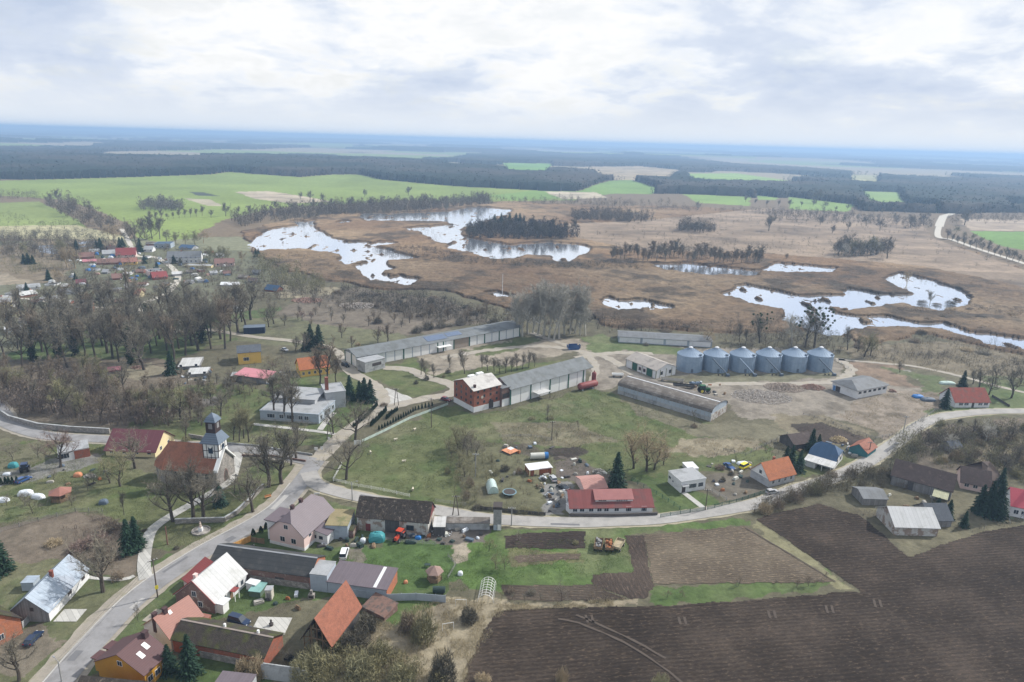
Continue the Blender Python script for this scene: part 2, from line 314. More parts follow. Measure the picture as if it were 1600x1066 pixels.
# land cover near the village: (outline, colour)
GR1 = (0.150, 0.172, 0.062); GR2 = (0.118, 0.165, 0.048); DRY = (0.27, 0.235, 0.15); DIRT = (0.33, 0.285, 0.225); OLV = (0.17, 0.175, 0.08)
BRN = (0.20, 0.165, 0.12); MUD = (0.085, 0.07, 0.055); GRV = (0.30, 0.29, 0.27)
ZONES = [
 ([(-100,380),(400,370),(430,430),(350,520),(250,560),(0,560),(-100,560)], (0.20,0.20,0.12)),
 ([(40,380),(180,372),(200,392),(100,398),(100,440),(-50,450),(-50,390)], (0.28,0.22,0.14)),
 ([(-50,425),(30,428),(50,442),(-50,452)], (0.38,0.31,0.21)),
 ([(190,420),(235,425),(230,440),(190,438)], (0.16,0.21,0.08)),
 ([(30,520),(150,515),(360,490),(430,480),(430,520),(330,545),(230,570),(60,575),(10,560)], (0.12,0.165,0.055)),
 ([(350,500),(480,495),(620,510),(640,530),(560,545),(470,545),(350,530)], (0.19,0.19,0.10)),
 ([(480,455),(560,450),(700,470),(780,500),(790,500),(640,525),(530,510),(440,490)], (0.23,0.19,0.14)),
 ([(430,445),(530,450),(520,462),(440,468)], (0.36,0.31,0.2)),
 ([(0,560),(250,560),(330,600),(350,690),(180,672),(0,660)], (0.21,0.17,0.12)),
 ([(170,575),(240,568),(265,580),(230,592),(180,590)], (0.30,0.26,0.17)),
 ([(230,610),(350,600),(450,620),(480,660),(520,675),(540,690),(470,705),(300,695),(210,675)], GR1),
 ([(290,625),(335,620),(345,632),(300,640)], (0.22,0.20,0.18)),
 ([(430,590),(540,580),(590,590),(595,650),(545,690),(500,690),(480,640),(430,620)], GR2),
 ([(350,560),(440,560),(440,600),(350,600)], (0.17,0.16,0.09)),
 ([(555,580),(590,575),(640,560),(710,600),(650,625),(600,600)], GR1),
 ([(640,545),(690,535),(900,530),(960,545),(840,560),(730,600),(690,600)], (0.37,0.315,0.235)),
 ([(640,590),(750,575),(850,565),(905,560),(800,590),(700,605)], GR1),
 ([(715,548),(790,535),(820,527),(850,532),(800,548),(740,560)], GR1),
 ([(880,560),(960,540),(1010,540),(1100,545),(1300,545),(1320,590),(1450,605),(1440,630),(1330,650),(1220,660),(1150,650),(1140,630),(1000,590),(930,615),(925,580)], DIRT),
 ([(905,530),(940,520),(965,530),(1100,548),(1060,556),(970,548),(930,553)], (0.17,0.21,0.08)),
 ([(1040,585),(1300,580),(1310,588),(1180,598),(1040,600)], (0.22,0.21,0.13)),
 ([(1320,565),(1400,567),(1435,605),(1400,605),(1325,580)], (0.31,0.22,0.15)),
 ([(1395,577),(1440,603),(1455,603),(1420,580)], (0.42,0.40,0.36)),
 ([(1380,575),(1480,590),(1490,640),(1440,625),(1440,600)], (0.19,0.20,0.10)),
 ([(1340,620),(1460,610),(1480,640),(1400,690),(1310,650)], (0.33,0.27,0.205)),
 ([(1300,540),(1500,535),(1650,560),(1650,600),(1480,585),(1330,560)], (0.26,0.215,0.14)),
 ([(1540,590),(1680,590),(1680,650),(1520,650),(1460,655)], (0.16,0.20,0.075)),
 ([(520,735),(560,695),(700,632),(745,650),(800,637),(925,607),(965,618),(1110,660),(1160,660),(1230,690),(1190,730),(960,752),(880,712),(780,692),(725,692),(720,790),(640,785),(545,768),(505,748)], GR1),
 ([(760,660),(900,660),(960,690),(900,700),(790,690)], (0.235,0.21,0.125)),
 ([(1070,690),(1180,680),(1200,700),(1110,712),(1040,710)], (0.33,0.28,0.18)),
 ([(960,610),(1110,660),(1230,660),(1330,680),(1230,710),(1190,690),(1080,680),(1000,650)], (0.215,0.195,0.12)),
 ([(1210,650),(1280,645),(1370,675),(1340,690),(1240,690)], (0.26,0.22,0.14)),
 ([(720,690),(780,690),(880,710),(960,750),(1000,800),(850,808),(720,795)], (0.17,0.165,0.085)),
 ([(785,690),(850,700),(830,715),(780,705)], (0.15,0.13,0.09)),
 ([(845,700),(905,698),(920,715),(870,722)], MUD),
 ([(860,722),(905,710),(950,745),(930,765),(870,750)], (0.17,0.14,0.115)),
 ([(850,760),(890,752),(890,806),(852,806)], GRV),
 ([(985,750),(1030,742),(1100,772),(1150,795),(1035,806),(1020,770)], GR2),
 ([(1100,738),(1180,735),(1200,762),(1160,790),(1100,765)], (0.19,0.165,0.125)),
 ([(1230,700),(1260,695),(1340,720),(1300,745),(1240,745)], GR1),
 ([(1240,665),(1290,660),(1350,690),(1270,685)], MUD),
 ([(1400,690),(1440,670),(1600,655),(1680,655),(1680,800),(1540,800),(1420,730),(1380,730)], (0.215,0.175,0.125)),
 ([(1350,720),(1430,690),(1450,700),(1400,735),(1200,790),(1170,800),(1190,780)], (0.17,0.16,0.09)),
 ([(1390,740),(1680,740),(1680,830),(1530,835),(1420,870),(1330,800)], (0.19,0.17,0.10)),
 ([(1515,690),(1600,700),(1600,740),(1530,735)], (0.38,0.32,0.21)),
 ([(-60,690),(160,690),(240,760),(240,820),(120,800),(-60,830)], GR1),
 ([(-60,684),(90,690),(60,730),(-60,740)], (0.19,0.18,0.10)),
 ([(40,728),(100,715),(165,712),(160,722),(100,735),(50,750),(-20,760),(-20,748)], (0.27,0.26,0.23)),
 ([(200,730),(350,765),(400,720),(470,710),(470,750),(410,800),(300,860),(225,860),(215,830),(240,780)], (0.15,0.165,0.065)),
 ([(-60,830),(120,800),(220,830),(210,900),(150,930),(80,880),(-60,885)], (0.22,0.175,0.125)),
 ([(-60,885),(80,875),(215,905),(120,1010),(40,1080),(-60,1080)], (0.165,0.17,0.08)),
 ([(0,990),(60,975),(90,1010),(40,1060),(-30,1050)], (0.25,0.21,0.15)),
 ([(240,880),(420,790),(470,780),(560,790),(700,830),(720,880),(700,940),(620,960),(520,930),(330,970),(260,960),(130,1066),(110,1066)], (0.115,0.165,0.05)),
 ([(540,860),(585,855),(600,880),(555,890)], (0.20,0.18,0.13)),
 ([(680,822),(760,815),(760,850),(690,850),(675,838)], (0.17,0.155,0.135)),
 ([(712,858),(735,853),(735,873),(712,875)], (0.42,0.36,0.27)),
 ([(580,840),(700,850),(740,870),(720,905),(640,925),(560,900)], (0.095,0.165,0.04)),
 ([(560,938),(690,938),(640,975),(590,970)], (0.09,0.165,0.03)),
 ([(700,930),(800,940),(900,942),(1000,935),(1000,945),(900,950),(790,955),(770,985),(735,1066),(560,1080),(480,1080),(560,990),(640,970)], (0.37,0.31,0.20)),
 ([(735,830),(930,822),(1180,812),(1175,822),(980,835),(990,895),(920,915),(900,925),(730,920),(715,880)], (0.115,0.195,0.04)),
 ([(790,862),(915,858),(905,880),(800,885)], (0.20,0.20,0.08)),
 ([(1020,925),(1290,890),(1320,915),(1180,938),(1020,945)], (0.115,0.175,0.045)),
 ([(596,826),(690,818),(768,816),(762,850),(700,852),(672,846),(600,842)], (0.19,0.165,0.14)),
 ([(712,858),(740,850),(738,874),(708,878)], (0.40,0.34,0.25)),
 ([(500,836),(600,838),(600,850),(500,858)], (0.15,0.15,0.08)),
 ([(1165,818),(1180,812),(1340,925),(1310,925)], (0.27,0.25,0.13)),
 ([(280,860),(420,810),(425,815),(300,875)], (0.13,0.17,0.05)),
 ([(350,1020),(420,1040),(420,1080),(230,1080),(250,1040)], (0.10,0.14,0.04)),
]
# woods that read as a mass: everything behind this line except the far fields
WOODLINE = [(-300,283),(0,282),(350,279),(400,278),(470,282),(520,277),(600,285),(720,294),(830,299),(905,302),(1035,304),(1060,303),(1090,306),(1170,309),(1240,310),(1330,321),(1350,330),(1480,334),(1500,334),(1600,333),(1900,338)]

def rows_cols():
    # a sheet that grows coarser with distance
    dep = np.concatenate([np.linspace(52, 14, 520), np.linspace(14, 0.9, 380)[1:], np.geomspace(0.9, 0.12, 60)[1:]])
    ys = CH/np.tan(np.radians(dep)); us = np.linspace(-1.02, 1.02, 1040)
    return ys, us
YS, US = rows_cols()
GX = US[None, :]*(YS[:, None]+30); GY = np.repeat(YS[:, None], len(US), 1)
def warp(x, y, amp, fs, seed):
    r = np.sqrt(x*x+y*y)
    return x+(fbm(x/fs, y/fs, seed, 4)-0.5)*2*amp, y+(fbm(x/fs, y/fs, seed+5, 4)-0.5)*2*amp
DIST = np.sqrt(GX**2+GY**2)
def wmask(P, rel=0.012, fs=None, seed=3):
    """outline mask with a ragged edge; raggedness is set in metres from how far the outline lies"""
    Q = W2(P); cx = np.mean([q[0] for q in Q]); cy = np.mean([q[1] for q in Q]); R = min(math.hypot(cx, cy), 3000)
    amp = rel*R; fs = fs or max(4.0, 0.03*R)
    xs = [q[0] for q in Q]; ys = [q[1] for q in Q]; pad = amp*2
    box = (GX > min(xs)-pad) & (GX < max(xs)+pad) & (GY > min(ys)-pad) & (GY < max(ys)+pad)
    r = np.zeros(GX.shape, bool)
    if box.any():
        wx, wy = warp(GX[box], GY[box], amp, fs, seed); r[box] = inpoly(wx, wy, Q)
    return r
col = np.zeros(GX.shape+(3,)); col[:] = (0.165, 0.15, 0.09)
far = GY > 520; col[far] = (0.18, 0.135, 0.085)
n1 = fbm(GX/25, GY/25, 11, 4); n2 = fbm(GX/7, GY/7, 23, 3); n3 = fbm(GX/90, GY/90, 31, 4); n4 = fbm(GX/2.2, GY/2.2, 41, 3)
for i, (P, c) in enumerate(ZONES):
    mk_ = wmask(P, 0.02, None, 50+i); col[mk_] = c
marsh = wmask(MARSH, 0.012, 20, 3)
mc = np.array((0.20, 0.125, 0.068)); mc2 = np.array((0.30, 0.21, 0.12)); mc3 = np.array((0.085, 0.065, 0.045))
t_ = np.clip((n3-0.35)*2.6, 0, 1)[..., None]; mcol = mc*(1-t_)+mc2*t_
t_ = (np.clip((n1-0.54)*6, 0, 1)*0.85)[..., None]; mcol = mcol*(1-t_)+mc3*t_
col[marsh] = mcol[marsh]
field = np.zeros(GX.shape, bool)
for i, (P, c) in enumerate(FIELDS):
    if max(q[1] for q in P) < 283 and i > 5: ym = sum(q[1] for q in P)/len(P); P = [(x_, y_+(9 if y_ > ym else -1)) for x_, y_ in P]
    f_ = wmask(P, 0.004, 30, 90+i); col[f_] = c; field |= f_
water = np.zeros(GX.shape, bool)
for i, P in enumerate(WATER): water |= wmask(P, 0.008, 11, 130+i)
# tiny reed islets in open water
water &= ~((fbm(GX/7, GY/14, 77, 4) > 0.69) & (GY > 250))
WL = W2(WOODLINE); wlx = np.array([p[0]/p[1] for p in WL]); wly = np.array([p[1] for p in WL])
lineY = np.interp(GX/GY, wlx, wly)
wood = (GY*(1+0.03*(fbm(GX/60, GY/60, 201, 3)-0.5)) > lineY) & ~field
hole = wood & (fbm(GX/700, GY/1300, 222, 3) > 0.575) & (GY > 2300); wood &= ~hole
hq = fbm(GX/1300, GY/1300, 231, 2)[..., None]; col = np.where(hole[..., None], np.where(hq > .5, np.array((0.20, 0.26, 0.07)), np.array((0.30, 0.25, 0.16))), col)
# mottling of the ground cover itself: grass tufts, bare spots, dry patches
grassy = (col[..., 1] > col[..., 0]*1.02) & ~wood
dryness = np.clip((n1-0.50)*4.0, 0, 1)*0.55*(GY < 600)
gd = grassy*dryness
col = col*(1-gd[..., None])+np.array((0.235, 0.215, 0.12))*gd[..., None]
lush = grassy*np.clip((n2-0.50)*5, 0, 1)*0.5*(GY < 600)
col = col*(1-lush[..., None])+np.array((0.075, 0.135, 0.03))*lush[..., None]
bare = (~grassy)*(~field)*np.clip((n2-0.58)*6, 0, 1)*0.5*(GY < 520)
col = col*(1-bare[..., None])+np.array((0.12, 0.10, 0.07))*bare[..., None]
f3 = field*np.clip((n3-0.5)*3, -1, 1)*0.16+(field & (col[..., 0] > col[..., 1]))*(np.clip((fbm(GX/40, GY/25, 61, 5)-0.5)*3, -1, .6)*0.42)
col *= (1+f3[..., None])
col *= (1+(n4-0.5)[..., None]*0.55*((GY < 700)[..., None]))
lum_ = (col*np.array((.3, .6, .1))).sum(-1, keepdims=True); k_ = np.where(GY[..., None] < 560, 0.16, 0.08); col = col*(1-k_)+lum_*k_
col *= np.where(GY[..., None] < 600, 0.68, 0.95)
col = np.clip(col, 0.01, 0.8)
GZ = np.zeros(GX.shape)
marsh &= ~wood
def shrink(mm):
    q = mm.copy(); q[1:] &= mm[:-1]; q[:-1] &= mm[1:]; q[:, 1:] &= mm[:, :-1]; q[:, :-1] &= mm[:, 1:]; return q
def grow(mm): return ~shrink(~mm)
GZ[water] = -1.2
def hillz(x, y):
    """gentle far relief, zero in the village and the marsh"""
    k = np.clip((y-3600)/2500, 0, 1); k = k*k*(3-2*k)
    z = k*(fbm(x/2600, y/1600, 301, 3)-0.42)*55
    k2 = np.clip((y-6500)/5000, 0, 1)
    z = z+k2*(fbm(x/9000, y/4000, 311, 2)-0.3)*60
    b = np.exp(-((x+700)/900)**2-((y-2300)/600)**2)*16
    return np.where(y > 3600, np.maximum(z, -4), 0)+b*(y > 1100)*np.clip((y-1100)/500, 0, 1)
GZ += hillz(GX, GY)

def groundmat(name, attr=True, base=(0.2, 0.2, 0.1), amp=0.5, fine=1.0, bump=0.5, rough=0.95):
    mt = bpy.data.materials.new(name); mt.use_nodes = True; t = mt.node_tree; n = t.nodes; l = t.links
    b = n['Principled BSDF']; b.inputs['Roughness'].default_value = rough; b.inputs['Specular IOR Level'].default_value = 0.12
    g = n.new('ShaderNodeNewGeometry')
    def NZ(s, d, r=0.65):
        q = n.new('ShaderNodeTexNoise'); l.new(g.outputs['Position'], q.inputs['Vector']); q.inputs['Scale'].default_value = s
        q.inputs['Detail'].default_value = d; q.inputs['Roughness'].default_value = r; return q.outputs['Fac']
    def M(op, a, bb):
        q = n.new('ShaderNodeMath'); q.operation = op
        for i, v in enumerate((a, bb)):
            if isinstance(v, (int, float)): q.inputs[i].default_value = v
            else: l.new(v, q.inputs[i])
        return q.outputs[0]
    f = M('ADD', M('MULTIPLY', NZ(0.12, 6), 0.35), M('ADD', M('MULTIPLY', NZ(0.9*fine, 6, 0.7), 0.45), M('MULTIPLY', NZ(4*fine, 3), 0.2)))
    f = M('ADD', M('MULTIPLY', M('SUBTRACT', f, 0.5), amp*4), 1.0); f = M('MAXIMUM', f, 0.25)
    cv = n.new('ShaderNodeCombineXYZ'); [l.new(f, cv.inputs[i]) for i in range(3)]
    mx = n.new('ShaderNodeMix'); mx.data_type = 'RGBA'; mx.blend_type = 'MULTIPLY'; mx.inputs[0].default_value = 1.0
    if attr:
        a = n.new('ShaderNodeAttribute'); a.attribute_name = 'cover'; l.new(a.outputs['Color'], mx.inputs[6])
    else: mx.inputs[6].default_value = (*base, 1)
    l.new(cv.outputs[0], mx.inputs[7]); l.new(mx.outputs[2], b.inputs['Base Color'])
    bp = n.new('ShaderNodeBump'); bp.inputs['Strength'].default_value = bump; bp.inputs['Distance'].default_value = 0.35
    l.new(f, bp.inputs['Height']); l.new(bp.outputs[0], b.inputs['Normal'])
    return mt
def gridmesh(name, mask, Z, mat, colour=None, kind='structure'):
    """quads of the sheet whose four corners are in mask; mask None = all"""
    nr, nc = GX.shape; idx = np.arange(nr*nc).reshape(nr, nc)
    q = np.stack([idx[:-1, :-1], idx[:-1, 1:], idx[1:, 1:], idx[1:, :-1]], -1)
    if mask is not None:
        mm = mask[:-1, :-1] & mask[:-1, 1:] & mask[1:, 1:] & mask[1:, :-1]; q = q[mm]
    q = q.reshape(-1, 4); used = np.unique(q); rem = np.full(nr*nc, -1); rem[used] = np.arange(len(used))
    V = np.stack([GX.ravel(), GY.ravel(), Z.ravel()], -1)[used]
    o = npmesh(name, V, rem[q], mat, kind=kind)
    if colour is not None:
        at = o.data.color_attributes.new('cover', 'FLOAT_COLOR', 'POINT')
        cc = np.concatenate([colour.reshape(-1, 3)[used], np.ones((len(used), 1))], 1).astype(np.float32); at.data.foreach_set('color', cc.ravel())
    o.data.polygons.foreach_set('use_smooth', np.ones(len(o.data.polygons), bool)); return o
ground = gridmesh('ground', None, GZ, groundmat('ground_cover', amp=0.62), col)
# floor under everything out to the sides, for views from another position
apron = mesh('terrain', [(-46000, -300, -6), (46000, -300, -6), (46000, 44000, -6), (-46000, 44000, -6)], [(0, 1, 2, 3)], mk('apron_soil', (0.16, 0.14, 0.09), var=0.2, scale=0.01)); apron['kind'] = 'structure'

# water
wm = bpy.data.materials.new('lake_water'); wm.use_nodes = True; b_ = wm.node_tree.nodes['Principled BSDF']
b_.inputs['Base Color'].default_value = (0.82, 0.86, 0.93, 1); b_.inputs['Metallic'].default_value = 0.9; b_.inputs['Roughness'].default_value = 0.10
q = wm.node_tree.nodes.new('ShaderNodeTexNoise'); q.inputs['Scale'].default_value = 0.5; q.inputs['Detail'].default_value = 4
g_ = wm.node_tree.nodes.new('ShaderNodeNewGeometry'); wm.node_tree.links.new(g_.outputs['Position'], q.inputs['Vector'])
bp = wm.node_tree.nodes.new('ShaderNodeBump'); bp.inputs['Strength'].default_value = 0.12; bp.inputs['Distance'].default_value = 0.05
wm.node_tree.links.new(q.outputs['Fac'], bp.inputs['Height']); wm.node_tree.links.new(bp.outputs[0], b_.inputs['Normal'])
lake = gridmesh('lake_water', grow(grow(water)), np.full(GX.shape, -0.22), wm)
# reed beds: a raised ragged mass standing over the marsh
reed = marsh & ~field & ~water & (GY < 1500)
col[grow(grow(water)) & ~water & marsh] *= 0.6
inner = shrink(reed); RZ = np.where(inner, 0.6+1.3*n2+0.9*(n4-0.5), -0.25); RZ = np.where(inner, np.maximum(RZ, 0.35), RZ)
rc = col.copy(); gridmesh('reed_bed', reed, RZ, groundmat('reeds', amp=0.85, fine=0.6, bump=1.0), rc, 'stuff')
# far woods: canopy mass
wi = shrink(wood); CZ = np.where(wi, 7+7*fbm(GX/30, GY/30, 401, 3)+3*fbm(GX/9, GY/9, 405, 2)+5*fbm(GX/150, GY/150, 409, 2), 0.0)+hillz(GX, GY)
wc = np.zeros(GX.shape+(3,)); t_ = np.clip((fbm(GX/240, GY/240, 411, 4)-0.42)*5, 0, 1)[..., None]
wc[:] = np.array((0.018, 0.028, 0.02))*(1-t_)+np.array((0.055, 0.05, 0.04))*t_
wc *= (0.7+0.6*fbm(GX/12, GY/12, 421, 2))[..., None]
gridmesh('forest', wood, CZ, groundmat('forest_canopy', amp=0.5, fine=0.15, bump=0.8), wc, 'stuff')

# ------------------------------------------------------------------ ploughed plots, roads
def plough(name, P, c1, c2, ang, ps, z=0.03, kind='structure', wob=0.4, wa=0.28):
    """a field sheet with real furrow ridges"""
    Q = W2(P); cx = sum(p[0] for p in Q)/len(Q); cy = sum(p[1] for p in Q)/len(Q)
    mt = bpy.data.materials.new(name+'_soil'); mt.use_nodes = True; t = mt.node_tree; n = t.nodes; l = t.links
    b = n['Principled BSDF']; b.inputs['Roughness'].default_value = 0.95; b.inputs['Specular IOR Level'].default_value = 0.1
    g = n.new('ShaderNodeNewGeometry'); mp = n.new('ShaderNodeMapping'); mp.inputs['Rotation'].default_value = (0, 0, ang); l.new(g.outputs['Position'], mp.inputs[0])
    wv = n.new('ShaderNodeTexWave'); wv.wave_type = 'BANDS'; wv.bands_direction = 'Y'; l.new(mp.outputs[0], wv.inputs['Vector'])
    wv.inputs['Scale'].default_value = 0.314/ps; wv.inputs['Distortion'].default_value = wob; wv.inputs['Detail'].default_value = 3; wv.inputs['Detail Scale'].default_value = 0.6
    mp2 = n.new('ShaderNodeMapping'); l.new(mp.outputs[0], mp2.inputs[0]); mp2.inputs['Scale'].default_value = (0.35, 1, 1)
    n1 = n.new('ShaderNodeTexNoise'); l.new(mp2.outputs[0], n1.inputs['Vector']); n1.inputs['Scale'].default_value = 2.6; n1.inputs['Detail'].default_value = 6; n1.inputs['Roughness'].default_value = 0.75
    n2 = n.new('ShaderNodeTexNoise'); l.new(g.outputs['Position'], n2.inputs['Vector']); n2.inputs['Scale'].default_value = 0.06; n2.inputs['Detail'].default_value = 5
    n3 = n.new('ShaderNodeTexNoise'); l.new(mp2.outputs[0], n3.inputs['Vector']); n3.inputs['Scale'].default_value = 1.9; n3.inputs['Detail'].default_value = 5; n3.inputs['Roughness'].default_value = 0.8
    def M(op, a, bb):
        q = n.new('ShaderNodeMath'); q.operation = op; q.use_clamp = False
        for i, v in enumerate((a, bb)):
            if isinstance(v, (int, float)): q.inputs[i].default_value = v
            else: l.new(v, q.inputs[i])
        return q.outputs[0]
    # fac: soil tone, patches + furrow + clods; pale stubble flecks above
    fac = M('ADD', M('MULTIPLY', n2.outputs['Fac'], 1.5), M('ADD', M('MULTIPLY', wv.outputs['Fac'], wa), M('MULTIPLY', n1.outputs['Fac'], 1.25)))
    cr = n.new('ShaderNodeValToRGB'); l.new(M('MULTIPLY', fac, 0.37), cr.inputs[0])
    cr.color_ramp.elements[0].position = 0.38; cr.color_ramp.elements[0].color = (c1[0]*0.6, c1[1]*0.6, c1[2]*0.6, 1)
    cr.color_ramp.elements[1].position = 0.68; cr.color_ramp.elements[1].color = (*c2, 1); e = cr.color_ramp.elements.new(0.52); e.color = (*c1, 1)
    fl = n.new('ShaderNodeMapRange'); l.new(n3.outputs['Fac'], fl.inputs[0]); fl.inputs[1].default_value = 0.55; fl.inputs[2].default_value = 0.64
    mx = n.new('ShaderNodeMix'); mx.data_type = 'RGBA'; l.new(M('MULTIPLY', fl.outputs[0], 0.55), mx.inputs[0]); l.new(cr.outputs[0], mx.inputs[6]); mx.inputs[7].default_value = (c2[0]*2.0, c2[1]*1.9, c2[2]*1.8, 1)
    l.new(mx.outputs[2], b.inputs['Base Color'])
    bp = n.new('ShaderNodeBump'); bp.inputs['Strength'].default_value = 0.8; bp.inputs['Distance'].default_value = 0.25
    l.new(M('ADD', M('MULTIPLY', wv.outputs['Fac'], wa*1.6), n1.outputs['Fac']), bp.inputs['Height']); l.new(bp.outputs[0], b.inputs['Normal'])
    # sheet with a ragged outline, cut from the ground grid so that it lies on it
    R = math.hypot(cx, cy); m_ = wmask(P, 0.004, 2.5, hash(name) % 7+500 if False else 500+len(name))
    return gridmesh(name, m_, np.full(GX.shape, z)+0.10*(n4-0.5), mt, None, kind)
SO1 = (0.034, 0.026, 0.020); SO2 = (0.074, 0.057, 0.044)
plough('ploughed_field', [(775,958),(790,952),(900,949),(1040,946),(1180,937),(1310,925),(1345,925),(1180,812),(1200,803),(1283,786),(1312,798),(1345,805),(1420,870),(1530,832),(1600,820),(1760,800),(1900,1150),(700,1150),(730,1040),(752,990)], SO1, SO2, math.radians(-8), 1.1, z=0.09, wa=0.16)
plough('potato_field', [(1005,836),(1165,821),(1303,908),(1290,912),(1180,912),(1020,914)], (0.105,0.084,0.062), (0.175,0.145,0.105), math.radians(4), 0.8, z=0.09, wob=0.25, wa=0.16)
plough('soil_strip', [(975,836),(1006,836),(1022,914),(1010,937),(985,937),(925,914),(925,897),(990,893)], (0.06,0.046,0.037), (0.10,0.078,0.062), math.radians(80), 1.2, z=0.07, wa=0.08)
plough('garden_bed', [(787,837),(830,831),(915,830),(916,858),(788,858)], (0.036,0.028,0.024), (0.062,0.048,0.04), math.radians(2), 0.9, z=0.06, wa=0.12)
plough('garden_strip', [(800,868),(908,864),(905,876),(808,880)], (0.10,0.078,0.06), (0.15,0.12,0.095), math.radians(2), 0.8, z=0.06, wa=0.12)
plough('kitchen_plot', [(780,914),(925,913),(985,937),(860,941),(790,938)], (0.06,0.047,0.037), (0.11,0.09,0.068), math.radians(2), 0.9, z=0.06, wa=0.12)
plough('dug_plot', [(1240,670),(1275,660),(1345,680),(1372,690),(1330,697),(1265,690)], (0.05,0.04,0.035), (0.10,0.08,0.065), math.radians(15), 1.5, z=0.06, wa=0.12)
plough('tilled_yard', [(848,702),(900,698),(915,708),(890,716),(862,712)], (0.05,0.042,0.036), (0.085,0.07,0.06), 0.3, 1.0, z=0.06, wa=0.12)

def catmull(P, step=2.0):
    pts = [Vector((*p, 0)) for p in P]; pts = [pts[0]*2-pts[1]]+pts+[pts[-1]*2-pts[-2]]; o = []
    for i in range(1, len(pts)-2):
        a, b, c, d = pts[i-1:i+3]; n = max(2, int((c-b).length/step))
        for k in range(n):
            t = k/n; o.append(0.5*((2*b)+(c-a)*t+(2*a-5*b+4*c-d)*t*t+(3*b-a-3*c+d)*t**3))
    o.append(pts[-2]); return o
def strip(name, P, wd, mat, z=0.14, jag=0.0, off=0.0, kind='structure', px=True, thick=0.0):
    pts = catmull([(G(*p).x, G(*p).y) for p in P] if px else P)
    V = []; Fc = []; r = random.Random(len(name)); n = len(pts)
    for i, p in enumerate(pts):
        t = (pts[min(i+1, n-1)]-pts[max(i-1, 0)]).normalized(); s = Vector((-t.y, t.x, 0))
        ww = wd if not callable(wd) else wd(i/(n-1))
        a = p+s*(off+ww/2+r.uniform(-jag, jag)); b = p+s*(off-ww/2+r.uniform(-jag, jag))
        V += [(a.x, a.y, z), (b.x, b.y, z)]
        if thick: V += [(a.x, a.y, -0.02), (b.x, b.y, -0.02)]
    k = 4 if thick else 2
    for i in range(n-1):
        a = i*k; c = (i+1)*k
        Fc.append((a, a+1, c+1, c))
        if thick: Fc += [(a, c, c+2, a+2), (a+1, a+3, c+3, c+1)]
    o = mesh(name, V, Fc, mat); o['kind'] = kind; return o
ASPH = mk('asphalt', (0.255, 0.25, 0.25), var=0.12, scale=0.25, col2=(0.195, 0.19, 0.188), c2t=(0.45, 0.62), spec=0.2)
ASP2 = mk('asphalt_pale', (0.33, 0.315, 0.295), var=0.12, scale=0.3, col2=(0.26, 0.25, 0.235), c2t=(0.45, 0.65), spec=0.2)
SAND = mk('gravel_shoulder', (0.29, 0.26, 0.215), var=0.25, scale=0.5, col2=(0.24, 0.22, 0.16), c2t=(0.5, 0.65))
DTRK = mk('dirt_track', (0.31, 0.28, 0.235), var=0.2, scale=0.4, col2=(0.30, 0.265, 0.20), c2t=(0.48, 0.66))
SLAB = mk('concrete_slab', (0.42, 0.41, 0.38), var=0.15, scale=0.8, pat='block', ps=0.35, pd=0.7)
KERB = mk('kerb_stone', (0.42, 0.41, 0.39), var=0.15, scale=2)
MAINR = [(40,1130),(95,1064),(150,1000),(223,927),(313,866),(400,818),(440,790),(468,757),(484,735),(495,720)]
strip('road_shoulder', MAINR, 9.6, SAND, z=0.05, jag=0.35, off=0.9)
strip('main_road', MAINR, 5.5, ASPH, z=0.155)
strip('kerb', MAINR[:8], 0.22, KERB, z=0.27, off=2.95, thick=0.2)
WESTR = [(-40,600),(3,645),(12,661),(37,672),(80,682),(167,687),(260,694),(355,700),(400,704),(450,714),(488,722)]
strip('west_road', WESTR, 5.2, ASPH, z=0.15); strip('west_shoulder', WESTR, 7.4, SAND, z=0.045, jag=0.3)
EASTR = [(482,738),(494,757),(525,768),(562,777),(620,788),(683,798),(745,809),(806,814),(900,817),(960,815),(1025,812),(1100,802),(1150,794),(1187,786),(1250,763),(1295,750),(1350,725),(1400,692),(1437,665),(1470,652),(1512,646),(1560,643),(1680,643)]
strip('east_shoulder', EASTR, 6.6, mk('verge_soil', (0.30,0.27,0.19), var=0.3, scale=0.6), z=0.045, jag=0.4)
strip('east_road', EASTR, 5.0, ASP2, z=0.16)
strip('farm_road', [(492,722),(503,712),(535,681),(569,656),(592,638),(597,622),(585,603),(553,584),(540,570),(521,546),(472,535),(399,527),(350,519),(300,512)], lambda t: 6.0 if t < 0.5 else 4.2, DTRK, z=0.14, jag=0.3)
strip('farm_yard_road', [(575,655),(600,640),(655,625),(700,617),(712,606),(690,596),(665,590),(640,578),(600,575)], 5.5, DTRK, z=0.13, jag=0.5)
strip('yard_apron', [(586,612),(610,622),(632,632)], 12, SLAB, z=0.10, jag=0.5)
strip('yard_track', [(690,560),(760,548),(840,541),(900,548),(950,560),(1000,590),(1060,602),(1150,600),(1290,598),(1330,580),(1310,560)], 4.5, DTRK, z=0.10, jag=0.8)
strip('yard_track', [(830,520),(870,535),(905,548),(930,570),(925,600)], 3.5, DTRK, z=0.11, jag=0.6)
strip('yard_track', [(900,560),(960,552),(1020,553)], 5, DTRK, z=0.12, jag=0.6)
strip('field_track', [(1310,562),(1380,568),(1430,573),(1500,588),(1560,604),(1620,618)], 3.0, DTRK, z=0.10, jag=0.3)
strip('church_path', [(228,905),(225,882),(230,847),(240,826),(268,806),(300,788),(335,768),(360,750),(369,725),(374,705)], 2.9, SLAB, z=0.12)
strip('path', [(395,663),(440,668),(500,675),(540,682)], 1.8, SLAB, z=0.11); strip('path', [(500,672),(512,655),(522,645)], 2.2, SLAB, z=0.10)
strip('path', [(1068,770),(1085,783),(1104,798)], 1.8, SLAB, z=0.10)
